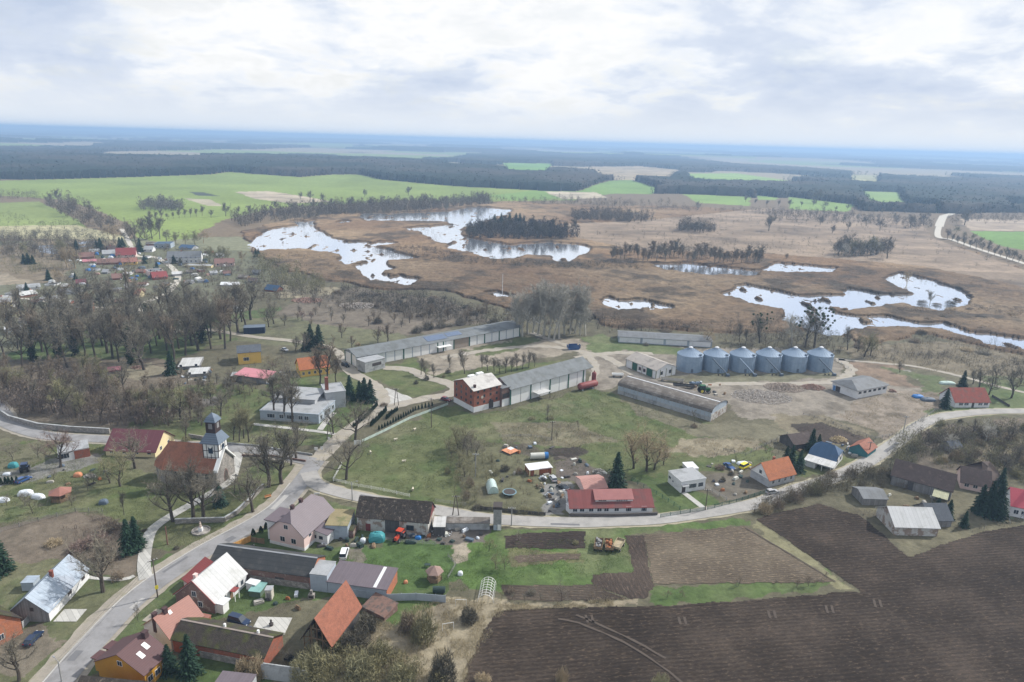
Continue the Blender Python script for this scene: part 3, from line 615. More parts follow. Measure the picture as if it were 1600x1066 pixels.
strip('track', [(85,900),(130,902),(190,906),(210,900)], 1.2, SLAB, z=0.10); strip('driveway', [(92,962),(128,962)], 4.0, SLAB, z=0.10)
strip('driveway', [(233,961),(262,968)], 4.0, SAND, z=0.11)
strip('far_road', [(1700,450),(1640,425),(1600,412),(1530,390),(1488,375),(1466,370),(1468,352),(1474,338)], lambda t: 7.0 if t < 0.7 else 11, mk('sand_road', (0.46,0.425,0.36), var=0.1), z=0.3)
strip('far_road', [(1474,338),(1500,331),(1530,324),(1558,317)], 11, MATS['sand_road'], z=0.4)
strip('village_road', [(280,520),(215,482),(240,468),(262,458),(278,436),(272,422),(257,410),(240,402),(213,400),(205,385),(196,368),(190,358)], 4.2, MATS['sand_road'], z=0.2)
strip('village_road', [(0,462),(60,470),(140,480),(215,482)], 3, MATS['sand_road'], z=0.2)
PT = mk('asphalt_patch', (0.15, 0.15, 0.155), var=0.15, scale=1.0, spec=0.2); PT2 = mk('asphalt_patch_pale', (0.36, 0.35, 0.335), var=0.15, scale=1.0)
for i_, (P_, w_, o_, m_) in enumerate((([(120,1034),(134,1018)], 1.6, 1.2, PT), ([(196,950),(216,934)], 1.0, -1.4, PT2), ([(262,898),(300,873)], .8, 1.5, PT), ([(350,845),(362,838)], 1.8, -1.0, PT), ([(430,797),(452,775)], 1.4, .8, PT2), ([(560,777),(600,784)], 1.0, 1.0, PT), ([(860,816),(905,817)], .9, -1.2, PT), ([(1040,811),(1060,809)], 1.6, 1.0, PT2), ([(1200,784),(1230,771)], 1.0, 1.0, PT), ([(1380,706),(1400,692)], 1.4, -.6, PT), ([(60,677),(90,683)], 1.2, .8, PT))): strip('asphalt_patch', P_, w_, m_, z=0.175, jag=0.06, off=o_)
TR = mk('tyre_track', (0.075,0.058,0.045), var=0.2)
strip('tyre_track', [(872,968),(905,975),(975,1005),(1030,1040),(1075,1075)], 0.5, TR, z=0.2, jag=0.12)
strip('tyre_track', [(900,962),(925,972),(990,1002),(1040,1030)], 0.5, TR, z=0.2, jag=0.12)
strip('tyre_track', [(1165,826),(1240,870),(1305,910)], 0.4, TR, z=0.2, jag=0.1)
for x_, y_ in ((1060,970),(1200,960),(1290,952),(1365,943),(915,967)):
    for dx in (0, 9): strip('tyre_track', [(x_+dx, y_-5), (x_+dx+3, y_+7)], 0.5, TR, z=0.2, jag=0.1)
# ------------------------------------------------------------------ plants
BARKS = {'grey': (0.185, 0.165, 0.125), 'brown': (0.195, 0.155, 0.11), 'red': (0.19, 0.135, 0.112), 'olive': (0.23, 0.215, 0.12), 'tan': (0.34, 0.27, 0.17), 'pale': (0.38, 0.36, 0.31), 'dark': (0.105, 0.095, 0.07)}
def barkmat(k): return mk('bark_'+k, BARKS[k], var=0.25, scale=1.5, objvar=0.3)
IVY = mk('ivy_leaves', (0.022, 0.04, 0.016), var=0.3, scale=2)
NEEDLE = mk('needles', (0.018, 0.045, 0.024), var=0.35, scale=1.2, objvar=0.4)
NEEDLEB = mk('blue_needles', (0.03, 0.065, 0.045), var=0.35, scale=1.2)
TRUNKD = mk('trunk_bark', (0.075, 0.062, 0.05), var=0.3, scale=2)

def tri_from_strokes(P, Q, Wd):
    """thin triangles from P (wide end) to Q"""
    d = Q-P; rr = np.random.RandomState(len(P)); s = np.cross(d, rr.normal(size=d.shape)); s /= (np.linalg.norm(s, axis=1, keepdims=True)+1e-9)
    V = np.stack([P+s*Wd[:, None]/2, P-s*Wd[:, None]/2, Q], 1).reshape(-1, 3); return V, np.arange(len(V)).reshape(-1, 3)
def tubes(segs, nside):
    """segs: list of (p, q, r0, r1)"""
    V = []; Fc = []
    for p, q, r0, r1 in segs:
        d = (q-p); L = d.length
        if L < 1e-6: continue
        d /= L; a = d.orthogonal().normalized(); b = d.cross(a); k = len(V)
        for c, r in ((p, r0), (q, r1)):
            for i in range(nside):
                t = 2*math.pi*i/nside; V.append(c+(a*math.cos(t)+b*math.sin(t))*r)
        for i in range(nside): Fc.append((k+i, k+(i+1) % nside, k+nside+(i+1) % nside, k+nside+i))
    return V, Fc
def bare_meshes(seed, style='oak', tk=1.0):
    """unit tree 10 m tall: trunk mesh data and crown mesh data"""
    r = random.Random(seed); trunk = []; fineb = []; tw = []
    cfg = dict(oak=(0.30, 10, 0.95, 0.42), slim=(0.30, 13, 0.55, 0.32), poplar=(0.16, 15, 0.25, 0.34), willow=(0.18, 9, 0.7, 0.48), fruit=(0.22, 7, 1.05, 0.45), young=(0.3, 9, 0.55, 0.24))[style]
    fork, nl, sprd, llen = cfg; H = 10.0
    def grow_(p, d, L, r0, lev, segs):
        n = 4 if lev < 2 else 3; pts = [p]; rr = r0
        for i in range(n):
            j = 0.16 if lev == 0 else 0.30
            d = (d+Vector((r.gauss(0, j), r.gauss(0, j), r.gauss(0, j)+(0.12 if lev > 0 else 0.05)))).normalized()
            q = p+d*(L/n); r1 = rr*(0.80 if lev else 0.86)
            segs.append((p, q, rr, r1)); p = q; rr = r1; pts.append(p)
        return pts, d, rr
    Ht = H*(0.72 if style in ('slim', 'poplar', 'young') else 0.52)
    R0 = {'oak': 0.27, 'slim': 0.2, 'willow': 0.25}.get(style, 0.16)
    if style == 'young': R0 = 0.12
    pts, d, rr = grow_(Vector((0, 0, 0)), Vector((r.gauss(0, 0.03), r.gauss(0, 0.03), 1)), Ht, R0, 0, trunk)
    for i in range(nl):
        t = fork+(1-fork)*(i+r.random()*0.7)/nl
        if style == 'poplar': t = 0.1+0.9*i/nl
        k = min(3, int(t*4)); p = pts[k].lerp(pts[k+1], t*4-k); a = i*2.4+r.random()*0.8
        up = 0.55+0.8*t; s = sprd*(1.15-0.45*t)
        dd = Vector((math.cos(a)*s, math.sin(a)*s, up)).normalized(); L = H*llen*(1.1-0.35*t)*r.uniform(0.8, 1.15)
        if style == 'poplar': L = H*llen*(1.05-0.75*t)+0.6
        p1, d1, r1 = grow_(p, dd, L, (0.11 if style == 'oak' else 0.085)*(1.1-0.4*t) if style != 'young' else 0.05, 1, trunk if style in ('oak', 'slim', 'willow', 'fruit') else fineb)
        for j in range(5):
            k = min(3, int((0.25+0.75*j/5)*4)); p = p1[k].lerp(p1[k+1], r.random())
            a2 = Vector((r.gauss(0, 0.8), r.gauss(0, 0.8), r.gauss(0.25, 0.45)))
            d2 = (d1*0.8+a2*0.8).normalized(); p2, d2, r2 = grow_(p, d2, L*r.uniform(0.35, 0.6), 0.036, 2, fineb)
            for m_ in range(7):
                k = r.randrange(3); p = p2[k].lerp(p2[k+1], r.random())
                d3 = (d2*0.7+Vector((r.gauss(0, 0.7), r.gauss(0, 0.7), r.gauss(0.2, 0.5)))).normalized(); L3 = L*r.uniform(0.14, 0.30)
                q = p+d3*L3; tw.append((p, q, 0.045*tk))
                for s_ in range(8):
                    pp = p.lerp(q, r.uniform(0.15, 1.0)); d4 = (d3*0.7+Vector((r.gauss(0, 0.6), r.gauss(0, 0.6), r.gauss(0.15, 0.5)))).normalized()
                    if style == 'willow': d4 = (d4+Vector((0, 0, -0.35))).normalized()
                    tw.append((pp, pp+d4*L3*r.uniform(0.45, 1.0), 0.030*tk))
    tV, tF = tubes(trunk, 6); fV, fF = tubes(fineb, 3)
    P = np.array([a[0] for a in tw]); Q = np.array([a[1] for a in tw]); Wd = np.array([a[2] for a in tw])
    sV, sF = tri_from_strokes(P, Q, Wd)
    top = max(v[2] for v in list(fV)+[tuple(x) for x in sV]); sc_ = 10.0/top
    base = len(fV)
    crownV = [tuple(v*sc_) for v in fV]+[tuple(x*sc_) for x in sV]; crownF = [tuple(f) for f in fF]+[tuple(int(i)+base for i in f) for f in sF]
    return ([tuple(v*sc_) for v in tV], tF), (crownV, crownF)
PROTO = {}
def proto(style, seed, bark, tk=1.0):
    k = (style, seed, bark, tk)
    if k not in PROTO:
        a, b = bare_meshes(seed, style, tk); ms = []
        for nm, (V, Fc) in (('trunk', a), ('crown', b)):
            me = bpy.data.meshes.new(nm); me.from_pydata(V, [], Fc); me.materials.append(barkmat(bark) if nm == 'crown' or bark == 'pale' else TRUNKD); me.update(); ms.append(me)
        V = a[0]+b[0]; n0 = len(a[0]); Fc = a[1]+[tuple(i+n0 for i in f) for f in b[1]]
        me = bpy.data.meshes.new('whole_tree'); me.from_pydata(V, [], Fc); me.materials.append(barkmat(bark)); ms.append(me)
        PROTO[k] = ms
    return PROTO[k]
TREES = []     # (root, base, height, words) for labelling at the end
def put_tree(x, y, h, style='oak', bark='grey', seed=None, wide=1.0, far=False, group=None, words=None, name='bare_tree', rr=None):
    r = rr or rnd; seed = r.randrange(3) if seed is None else seed
    ms = proto(style, seed, bark, 2.0 if far else (1.1 if y > 230 else 1.0)); s = h/10.0
    rz = r.uniform(0, 6.28)
    if far:
        o = bpy.data.objects.new(name, ms[2]); C.objects.link(o)
    else:
        o = bpy.data.objects.new(name, None); C.objects.link(o); o.empty_display_size = 0.5
        for nm, me in (('trunk', ms[0]), ('crown', ms[1])):
            c = bpy.data.objects.new(nm, me); C.objects.link(c); c.parent = o
    o.location = (x, y, 0); o.rotation_euler = (0, 0, rz); o.scale = (s*wide, s*wide, s)
    o['category'] = 'tree'
    if group: o['group'] = group
    TREES.append((o, h, words or {'grey': 'grey', 'brown': 'brown', 'red': 'reddish', 'olive': 'olive green', 'tan': 'tan', 'pale': 'pale grey', 'dark': 'dark'}[bark]+' leafless '+{'oak': 'spreading tree', 'slim': 'tall slim tree', 'poplar': 'narrow poplar', 'willow': 'willow', 'fruit': 'fruit tree', 'young': 'young tree'}[style]))
    return o
def T(px, py, hpx, style='oak', bark='grey', **k):
    p = G(px, py); return put_tree(p.x, p.y, HT(p, py-hpx), style, bark, **k)

def conifer_meshes(seed, wid=0.24):
    """unit spruce 10 m tall"""
    r = random.Random(seed); st = []; H = 10.0
    z = 0.7
    while z < H*0.985:
        t = z/H; R = H*wid*(1-t)**0.85*r.uniform(0.85, 1.12)+0.12; n = int(7+9*(1-t)); a0 = r.random()*6
        for i in range(n):
            a = a0+i*2*math.pi/n+r.uniform(-.2, .2); rr_ = R*r.uniform(0.5, 1.18); c, s = math.cos(a), math.sin(a)
            p = Vector((0, 0, z+0.12*rr_)); q = Vector((c*rr_, s*rr_, z-0.30*rr_))
            # a drooping bough of overlapping needle sprays
            for k in range(5):
                u = (k+0.4)/5.2; b = p.lerp(q, u); sd_ = (-1)**k*0.8
                e = b+Vector((c*0.30-s*sd_*0.35, s*0.30+c*sd_*0.35, -0.22))*(0.45+0.5*rr_)
                st.append((b, e, 0.42*(0.35+0.35*rr_)))
            st.append((p.lerp(q, .3), q+Vector((c*.1, s*.1, 0)), 0.4*(0.3+0.3*rr_)))
        z += 0.26+0.22*(1-t)
    P = np.array([a[0] for a in st]); Q = np.array([a[1] for a in st]); Wd = np.array([a[2] for a in st]); return tri_from_strokes(P, Q, Wd)
CPROTO = {}
def put_conifer(x, y, h, mat=NEEDLE, wide=1.0, seed=None, name='spruce', label='dark green spruce', parts=True, group=None):
    seed = rnd.randrange(3) if seed is None else seed; k = (seed, mat.name)
    if k not in CPROTO:
        V, Fc = conifer_meshes(seed); me = bpy.data.meshes.new('crown'); me.from_pydata([tuple(v) for v in V], [], [tuple(int(i) for i in f) for f in Fc]); me.materials.append(mat)
        mb = MB().tube((0, 0, -0.1), (0, 0, 9), 0.2, 0.04, 7); t = bpy.data.meshes.new('trunk'); t.from_pydata(mb.v, [], mb.f); t.materials.append(TRUNKD)
        CPROTO[k] = (me, t)
    s = h/10.0
    o = bpy.data.objects.new(name, None); C.objects.link(o); o.location = (x, y, 0); o.rotation_euler = (0, 0, rnd.uniform(0, 6)); o.scale = (s*wide*1.2, s*wide*1.2, s)
    for nm, me in zip(('crown', 'trunk'), CPROTO[k]):
        c = bpy.data.objects.new(nm, me); C.objects.link(c); c.parent = o
    o['category'] = 'tree'
    if group: o['group'] = group
    TREES.append((o, h, label)); return o
def S(px, py, hpx, **k):
    p = G(px, py); return put_conifer(p.x, p.y, HT(p, py-hpx), **k)

def shrub_mesh(seed, dens=900, leaf=0.0, flat=1.0):
    """unit bush about 2 m wide and high, many stems fanning out of the base"""
    R = np.random.RandomState(seed); n = dens; a = R.uniform(0, 2*np.pi, n); rad = np.sqrt(R.uniform(0, 1, n)); lump = 0.72+0.28*np.sin(a*3+seed)*np.cos(a*2+1.3*seed)
    el_ = R.uniform(0.12, 1.0, n)
    C0 = np.stack([np.cos(a)*rad*0.85*lump, np.sin(a)*rad*0.85*lump, el_*np.sqrt(np.maximum(0, 1-(rad*0.92)**2))*1.75*lump], 1)
    d = C0*np.array([0.7, 0.7, 0.5])+R.normal(size=(n, 3))*0.35+np.array([0, 0, 0.35]); d /= np.linalg.norm(d, axis=1, keepdims=True)
    L = R.uniform(0.18, 0.5, n); Wd = R.uniform(0.018, 0.045, n)*(1+leaf)
    return tri_from_strokes(C0-d*L[:, None]/2, C0+d*L[:, None]/2, Wd)
SPROTO = {}
def put_shrub(x, y, wd, h, bark='brown', seed=None, name='shrub', label=None, group=None, leaf=0.0, matov=None, dens=900):
    seed = rnd.randrange(4) if seed is None else seed; mt = matov or barkmat(bark); k = (seed, mt.name, leaf, dens)
    if k not in SPROTO:
        V, Fc = shrub_mesh(seed, dens, leaf); me = bpy.data.meshes.new('stems'); me.from_pydata([tuple(v) for v in V], [], [tuple(int(i) for i in f) for f in Fc]); me.materials.append(mt); SPROTO[k] = me
    o = bpy.data.objects.new(name, SPROTO[k]); C.objects.link(o); o.location = (x, y, 0); o.rotation_euler = (0, 0, rnd.uniform(0, 6)); o.scale = (wd/2, wd/2, h/1.9)
    o['category'] = 'bush'
    if group: o['group'] = group
    TREES.append((o, h, label or {'brown': 'brown twiggy bush', 'dark': 'dark twiggy bush', 'olive': 'olive green bush', 'tan': 'tan dry bush', 'red': 'reddish bush', 'grey': 'grey twiggy bush', 'pale': 'pale grey bush'}[bark])); return o
def B(px, py, wpx, hpx, bark='brown', **k):
    p = G(px, py); q = G(px+wpx, py); return put_shrub(p.x, p.y, (q-p).length, HT(p, py-hpx), bark, **k)

def mass(name, pts, hts, mat, nper=40, wf=0.25, kind='stuff', wdt=0.03, trunk=True, seed=5, low=0.25, zs=None):
    """many crowns of upward strokes in one mesh, for woods and scrub nobody could count"""
    R = np.random.RandomState(seed); P = np.array(pts); Hh = np.array(hts); n = len(P)
    if n == 0: return None
    B0 = np.repeat(P, nper, 0); H0 = np.repeat(Hh, nper); m = len(B0)
    a = R.uniform(0, 2*np.pi, m); rad = R.uniform(0, 1, m)**0.6; zz = R.uniform(low, 1, m); env = np.sqrt(np.maximum(0.05, 1-((zz-(1+low)/2)/((1.02-low)/2))**2))
    c = np.stack([B0[:, 0]+np.cos(a)*rad*env*H0*wf, B0[:, 1]+np.sin(a)*rad*env*H0*wf, zz*H0*0.93], 1)
    d = np.stack([np.cos(a)*rad*0.6, np.sin(a)*rad*0.6, np.full(m, 0.8)], 1)+R.normal(size=(m, 3))*0.45; d /= np.linalg.norm(d, axis=1, keepdims=True)
    L = H0*R.uniform(0.09, 0.2, m); W_ = H0*wdt*R.uniform(0.6, 1.4, m)
    V, Fc = tri_from_strokes(c-d*L[:, None]/2, c+d*L[:, None]/2, W_)
    if trunk:
        s = Hh*0.012+0.05; t = np.stack([np.stack([P[:, 0]-s, P[:, 1], 0*s], 1), np.stack([P[:, 0]+s, P[:, 1], 0*s], 1), np.stack([P[:, 0]+R.normal(size=n)*s, P[:, 1], Hh*0.8], 1)], 1).reshape(-1, 3)
        Fc = np.concatenate([Fc, np.arange(len(t)).reshape(-1, 3)+len(V)]); V = np.concatenate([V, t])
    if zs is not None:
        zz_ = np.concatenate([np.repeat(np.repeat(np.array(zs), nper), 3)]+([np.repeat(np.array(zs), 3)] if trunk else [])); V[:, 2] += zz_
    return npmesh(name, V, Fc, mat, kind=kind)

# --- far woods: crowns standing on and in front of the canopy mass
R_ = np.random.RandomState(3)
wm_in = wood & (GY < 4200) & (np.abs(GX) < GY*0.85+60)
edge = wood & ~shrink(shrink(shrink(wood))) & (GY < 4200)
ii = np.argwhere(edge); sel = ii[R_.permutation(len(ii))[:5200]]
jit = R_.normal(size=(len(sel), 2))*4
p_ = np.stack([GX[sel[:, 0], sel[:, 1]]+jit[:, 0], GY[sel[:, 0], sel[:, 1]]+jit[:, 1]+4], 1)
mass('woodland_edge', p_, R_.uniform(10, 19, len(p_)), mk('woodland_bark', (0.055, 0.055, 0.045), var=0.3, scale=0.05), nper=34, wf=0.32, wdt=0.05, seed=8, low=0.12, zs=hillz(p_[:, 0], p_[:, 1]))
ii = np.argwhere(wm_in); sel = ii[R_.permutation(len(ii))[:9000]]
p_ = np.stack([GX[sel[:, 0], sel[:, 1]], GY[sel[:, 0], sel[:, 1]]], 1)+R_.normal(size=(len(sel), 2))*5
mass('woodland', p_, R_.uniform(11, 19, len(p_)), mk('pine_canopy', (0.035, 0.045, 0.026), var=0.4, scale=0.02), nper=14, wf=0.2, wdt=0.10, seed=9, low=0.6, trunk=False, zs=hillz(p_[:, 0], p_[:, 1]))

# --- middle distance groves and scrub that read as masses: (outline px, count, h range, mat, nper, width factor)
WB = mk('grove_bark', (0.15, 0.125, 0.09), var=0.3, scale=0.1); WD = mk('alder_bark', (0.085, 0.075, 0.065), var=0.3, scale=0.1); WO = mk('willow_twigs', (0.21, 0.195, 0.11), var=0.3, scale=0.1); WS = mk('scrub_twigs', (0.105, 0.10, 0.078), var=0.35, scale=0.1); WP = mk('pale_twigs', (0.15, 0.13, 0.105), var=0.3, scale=0.1)
GROVES = [
 ([(360,345),(430,332),(560,322),(640,320),(760,312),(770,320),(640,331),(560,335),(430,342),(380,356)], 520, (6,15), WB, 70, .26),
 ([(420,343),(560,331),(700,326),(700,331),(560,337),(430,350)], 260, (3,7), WS, 50, .5),
 ([(725,362),(790,350),(860,358),(905,372),(880,376),(800,375),(730,373)], 260, (8,14), WD, 80, .26),
 ([(890,338),(960,336),(1028,345),(1000,348),(900,346)], 150, (7,14), WB, 70, .27),
 ([(1055,357),(1120,358),(1118,363),(1060,362)], 50, (5,14), WB, 70, .3),
 ([(960,388),(1060,386),(1195,405),(1190,414),(1060,408),(950,398)], 130, (3,7), WS, 50, .4),
 ([(580,390),(650,386),(710,396),(750,410),(740,417),(660,405),(600,398)], 330, (1.5,4), WD, 60, .5),
 ([(740,405),(860,412),(1000,410),(1010,424),(860,422),(760,416)], 330, (1.5,4.5), WS, 60, .5),
 ([(1060,424),(1200,432),(1210,438),(1080,432)], 90, (1,2.2), WS, 40, .8),
 ([(860,480),(900,470),(1060,528),(1120,532),(1110,540),(1000,524),(930,520),(870,510)], 90, (2,4), WD, 80, .6),
 ([(925,498),(1000,502),(1110,508),(1115,515),(1000,518),(935,513)], 150, (2.5,5), WD, 90, .6),
 ([(420,445),(480,455),(560,462),(700,480),(800,500),(800,515),(700,505),(560,478),(420,462)], 330, (1.5,5), WS, 70, .6),
 ([(530,450),(680,462),(740,486),(760,500),(640,495),(540,462)], 260, (2,5.5), WD, 80, .6),
 ([(0,330),(70,345),(140,345),(180,370),(110,368),(0,365)], 60, (2,6), WS, 60, .6),
 ([(0,362),(120,364),(190,380),(120,395),(0,385)], 240, (2,6), WS, 70, .5),
 ([(0,405),(40,402),(110,420),(40,430),(0,425)], 90, (2,5), WO, 70, .5),
 ([(70,320),(110,310),(160,335),(185,360),(160,362),(110,345)], 60, (7,14), WB, 90, .33),
 ([(212,325),(250,318),(290,326),(285,330),(220,330)], 60, (8,14), WP, 90, .35),
 ([(0,300),(60,302),(65,312),(0,313)], 60, (3,7), WB, 60, .5),
 ([(1300,388),(1380,384),(1390,398),(1310,402)], 70, (4,10), WS, 90, .45),
 ([(1405,392),(1440,392),(1440,402),(1410,402)], 0, (3,5), WS, 70, .6),
 ([(1390,478),(1460,486),(1520,490),(1500,496),(1400,488)], 60, (1.5,3.5), WD, 80, .8),
 ([(1500,480),(1620,486),(1640,500),(1530,492)], 90, (1.5,4), WD, 80, .8),
 ([(1440,525),(1560,535),(1640,560),(1500,545),(1400,535)], 110, (1.5,4), WS, 70, .7),
 ([(1340,545),(1480,555),(1640,580),(1640,590),(1460,575),(1350,562)], 130, (1.2,3), WS, 60, .7),
 ([(1290,420),(1400,420),(1460,440),(1380,432),(1320,428)], 60, (1,2.5), WS, 50, .8),
 ([(1180,330),(1300,332),(1460,350),(1460,356),(1300,342),(1180,336)], 110, (4,11), WB, 60, .35),
 ([(900,318),(1040,314),(1060,325),(1180,328),(1180,334),(1000,330),(900,326)], 90, (3,9), WB, 60, .45),
 ([(860,308),(940,312),(1000,322),(960,326),(870,318)], 60, (4,10), WB, 60, .35),
 ([(0,600),(130,600),(260,640),(330,665),(180,668),(40,650),(0,640)], 380, (3,8), mk('thicket_twigs', (0.17,0.135,0.11), var=0.3, scale=0.2), 90, .3),
 ([(1440,680),(1600,665),(1680,665),(1680,760),(1600,740),(1500,720),(1400,705)], 260, (2,5.5), mk('thicket_twigs_right', (0.12,0.10,0.075), var=0.35, scale=0.2), 130, .5),
 ([(1340,735),(1410,705),(1440,690),(1450,715),(1400,745),(1340,760)], 90, (1.5,3.5), WS, 140, .7),
 ([(1170,800),(1200,785),(1290,750),(1360,735),(1400,745),(1380,765),(1300,770),(1240,782),(1190,806)], 170, (2,4.2), mk('hedge_twigs', (0.15,0.13,0.085), var=0.3, scale=0.3), 160, .5),
 ([(90,830),(150,800),(215,830),(200,870),(120,860)], 70, (1,2.5), mk('bramble', (0.19,0.145,0.115), var=0.3, scale=0.3), 130, .8),
 ([(480,1035),(560,1020),(650,1050),(700,1080),(480,1080)], 60, (2,4.5), mk('olive_twigs', (0.20,0.18,0.095), var=0.3, scale=0.4), 260, .5),
 ([(395,405),(440,412),(500,440),(520,458),(470,460),(410,440)], 170, (2.5,8), WO, 110, .4),
 ([(300,418),(400,405),(440,440),(430,478),(330,470),(285,440)], 150, (2,6), WB, 110, .4),
 ([(430,440),(560,455),(700,475),(800,490),(830,520),(700,512),(560,490),(430,470)], 260, (1.5,6), WB, 100, .45),
 ([(1120,505),(1230,500),(1330,535),(1310,556),(1120,545)], 280, (1.5,6), WP, 110, .45),
 ([(1340,535),(1480,545),(1600,570),(1600,582),(1440,570),(1340,556)], 140, (1,3.5), WB, 90, .6),
 ([(0,372),(110,372),(190,388),(110,410),(0,400)], 200, (2,7), WB, 90, .4),
 ([(110,385),(240,385),(330,395),(380,425),(330,445),(200,465),(80,455),(100,420)], 190, (2,6), WB, 100, .4),
 ([(0,470),(90,460),(240,485),(330,475),(340,500),(200,520),(0,520)], 160, (2,7), WB, 110, .4),
 ([(695,690),(760,688),(775,745),(735,797),(712,790)], 90, (1,4.5), WO, 140, .4),
 ([(760,690),(860,695),(880,760),(850,800),(760,798)], 120, (.5,1.8), WB, 110, .6),
 ([(1390,690),(1450,672),(1640,668),(1640,760),(1520,750),(1440,725),(1380,735)], 260, (1.5,5), WO, 150, .5),
 ([(1340,740),(1400,745),(1480,800),(1640,800),(1640,826),(1530,834),(1420,830),(1330,800)], 60, (.8,2.2), WP, 120, .7),
 ([(1100,705),(1180,695),(1230,690),(1240,700),(1190,722),(1110,722)], 60, (.6,1.8), WS, 110, .7),
 ([(280,600),(360,600),(430,612),(400,640),(330,650),(270,625)], 90, (1.5,5), WB, 120, .4),
 ([(340,560),(450,560),(455,610),(340,600)], 70, (1,3.5), WB, 120, .5),
 ([(720,795),(855,808),(852,800),(730,788)], 60, (.8,1.8), WO, 120, .6),
 ([(810,640),(880,650),(860,662),(800,655)], 25, (.4,1.0), WO, 100, .8),
 ([(1250,645),(1290,655),(1368,684),(1400,678),(1462,640),(1455,650),(1400,690),(1360,695),(1280,664)], 120, (.5,1.4), WS, 90, .7),
 ([(220,740),(350,775),(330,800),(240,810)], 0, (.5,1.4), WS, 90, .7),
 ([(780,330),(860,340),(900,345),(890,352),(800,345)], 60, (1,4), WD, 60, .6),
 ([(850,320),(960,318),(1060,330),(1180,340),(1180,350),(1040,345),(900,338)], 160, (1,4), WB, 50, .7),
 ([(1060,370),(1200,375),(1380,400),(1380,412),(1200,392),(1060,384)], 90, (1,3), WS, 50, .7),
 ([(860,430),(1100,445),(1120,470),(1080,462),(930,455),(870,470)], 150, (1,2.6), WS, 70, .8),
 ([(1060,490),(1125,480),(1200,490),(1225,515),(1120,512)], 90, (1,3), WB, 70, .7),
 ([(1150,428),(1380,440),(1370,455),(1260,456),(1170,440)], 170, (.8,2.4), WS, 60, .8),
 ([(1440,440),(1520,440),(1640,460),(1640,480),(1530,462)], 110, (1,3), WS, 70, .7),
 ([(400,398),(500,400),(540,425),(560,445),(480,440),(410,415)], 150, (1,3.5), WB, 70, .6),
 ([(470,366),(540,372),(600,370),(560,364),(500,358)], 50, (.8,2), WS, 50, .8),
 ([(1480,506),(1640,526),(1640,505),(1530,495)], 100, (1,2.4), WS, 60, .8),
 ([(560,355),(640,350),(700,365),(680,380),(600,372)], 90, (1,2.5), WD, 50, .9),
 ([(1000,345),(1200,330),(1440,345),(1455,372),(1600,425),(1600,445),(1400,410),(1180,395),(1000,390),(900,372)], 190, (1,5), WS, 70, .6),
 ([(1200,330),(1440,345),(1455,360),(1200,345)], 120, (3,10), WB, 70, .4),
 ([(1480,338),(1600,336),(1600,350),(1480,350)], 60, (3,10), WB, 70, .4),
 ([(560,318),(760,308),(900,315),(900,322),(760,318),(560,326)], 170, (3,9), WB, 60, .4),
 ([(1425,552),(1480,552),(1485,560),(1430,562)], 40, (1.5,3), WD, 120, .8),
 ([(1570,562),(1640,566),(1640,574),(1572,570)], 40, (1.5,3), WD, 120, .8),
 ([(660,440),(800,440),(850,450),(830,470),(700,462)], 70, (1,3), WS, 60, .8),
]
for gi, (P, n, hr, mt_, npr, wf) in enumerate(GROVES):
    n = int(n*1.9) if G(*P[0]).y > 560 else n
    if n == 0: continue
    pts = scatter(P, n, 900+gi); r = random.Random(gi)
    mass('scrub' if hr[1] < 9 else 'grove', pts, [r.uniform(*hr)*(0.7+0.6*r.random()) for _ in pts], mt_, nper=npr, wf=wf, wdt=0.022+(0.014 if G(*P[0]).y > 420 else 0), seed=gi, low=0.05 if hr[1] < 8 else 0.15)
# dry grass tufts and reed stalks on the near marsh
def tufts(name, P, n, h, mat, seed, wdt=0.05):
    R = np.random.RandomState(seed); Q = W2(P); xs = [q[0] for q in Q]; ys = [q[1] for q in Q]
    x = R.uniform(min(xs), max(xs), n*3); y = R.uniform(min(ys), max(ys), n*3); k = inpoly(x, y, Q); x = x[k][:n]; y = y[k][:n]; n = len(x)
    k = fbm(x/3, y/3, seed, 3) > 0.47; x = x[k]; y = y[k]; n = len(x)
    P0 = np.stack([x, y, np.zeros(n)], 1); d = R.normal(size=(n, 3))*0.45+np.array([0, 0, 1.0]); Hh = R.uniform(0.5, 1.2, n)*h
    V, Fc = tri_from_strokes(P0, P0+d*Hh[:, None], np.full(n, wdt)); return npmesh(name, V, Fc, mat, kind='stuff')
STRAW = mk('dry_grass', (0.40, 0.34, 0.22), var=0.3, scale=0.5)
tufts('dry_grass', [(600,960),(700,935),(790,945),(780,975),(735,1040),(730,1080),(540,1080),(560,1000)], 26000, 0.7, STRAW, 4)
tufts('grass', [(430,860),(480,870),(560,862),(600,900),(520,930),(400,960),(330,975),(300,960)], 16000, 0.2, mk('yard_grass', (0.12,0.17,0.05), var=0.3, scale=0.5), 13, 0.06)
tufts('grass', [(-20,690),(170,700),(240,760),(350,775),(400,800),(300,860),(220,850),(120,800),(-20,830)], 40000, 0.25, mk('orchard_grass', (0.13,0.155,0.06), var=0.35, scale=0.4), 14, 0.08)
tufts('dry_grass', [(790,945),(1000,934),(1010,945),(900,950),(790,956)], 6000, 0.6, STRAW, 5)
tufts('grass', [(560,870),(720,850),(980,838),(990,895),(720,925),(600,905)], 22000, 0.22, mk('green_grass', (0.10,0.17,0.035), var=0.3, scale=0.5), 6, 0.07)
tufts('grass', [(520,735),(560,695),(700,632),(925,607),(1110,660),(960,752),(720,690),(720,790),(640,785)], 60000, 0.25, mk('meadow_grass', (0.14,0.17,0.07), var=0.35, scale=0.3), 7, 0.10)
tufts('dry_grass', [(1070,690),(1180,680),(1240,700),(1110,712),(1000,720)], 9000, 0.4, STRAW, 8, 0.07)
tufts('dry_grass', [(1340,620),(1460,610),(1480,640),(1400,690),(1310,650)], 14000, 0.35, STRAW, 9, 0.08)
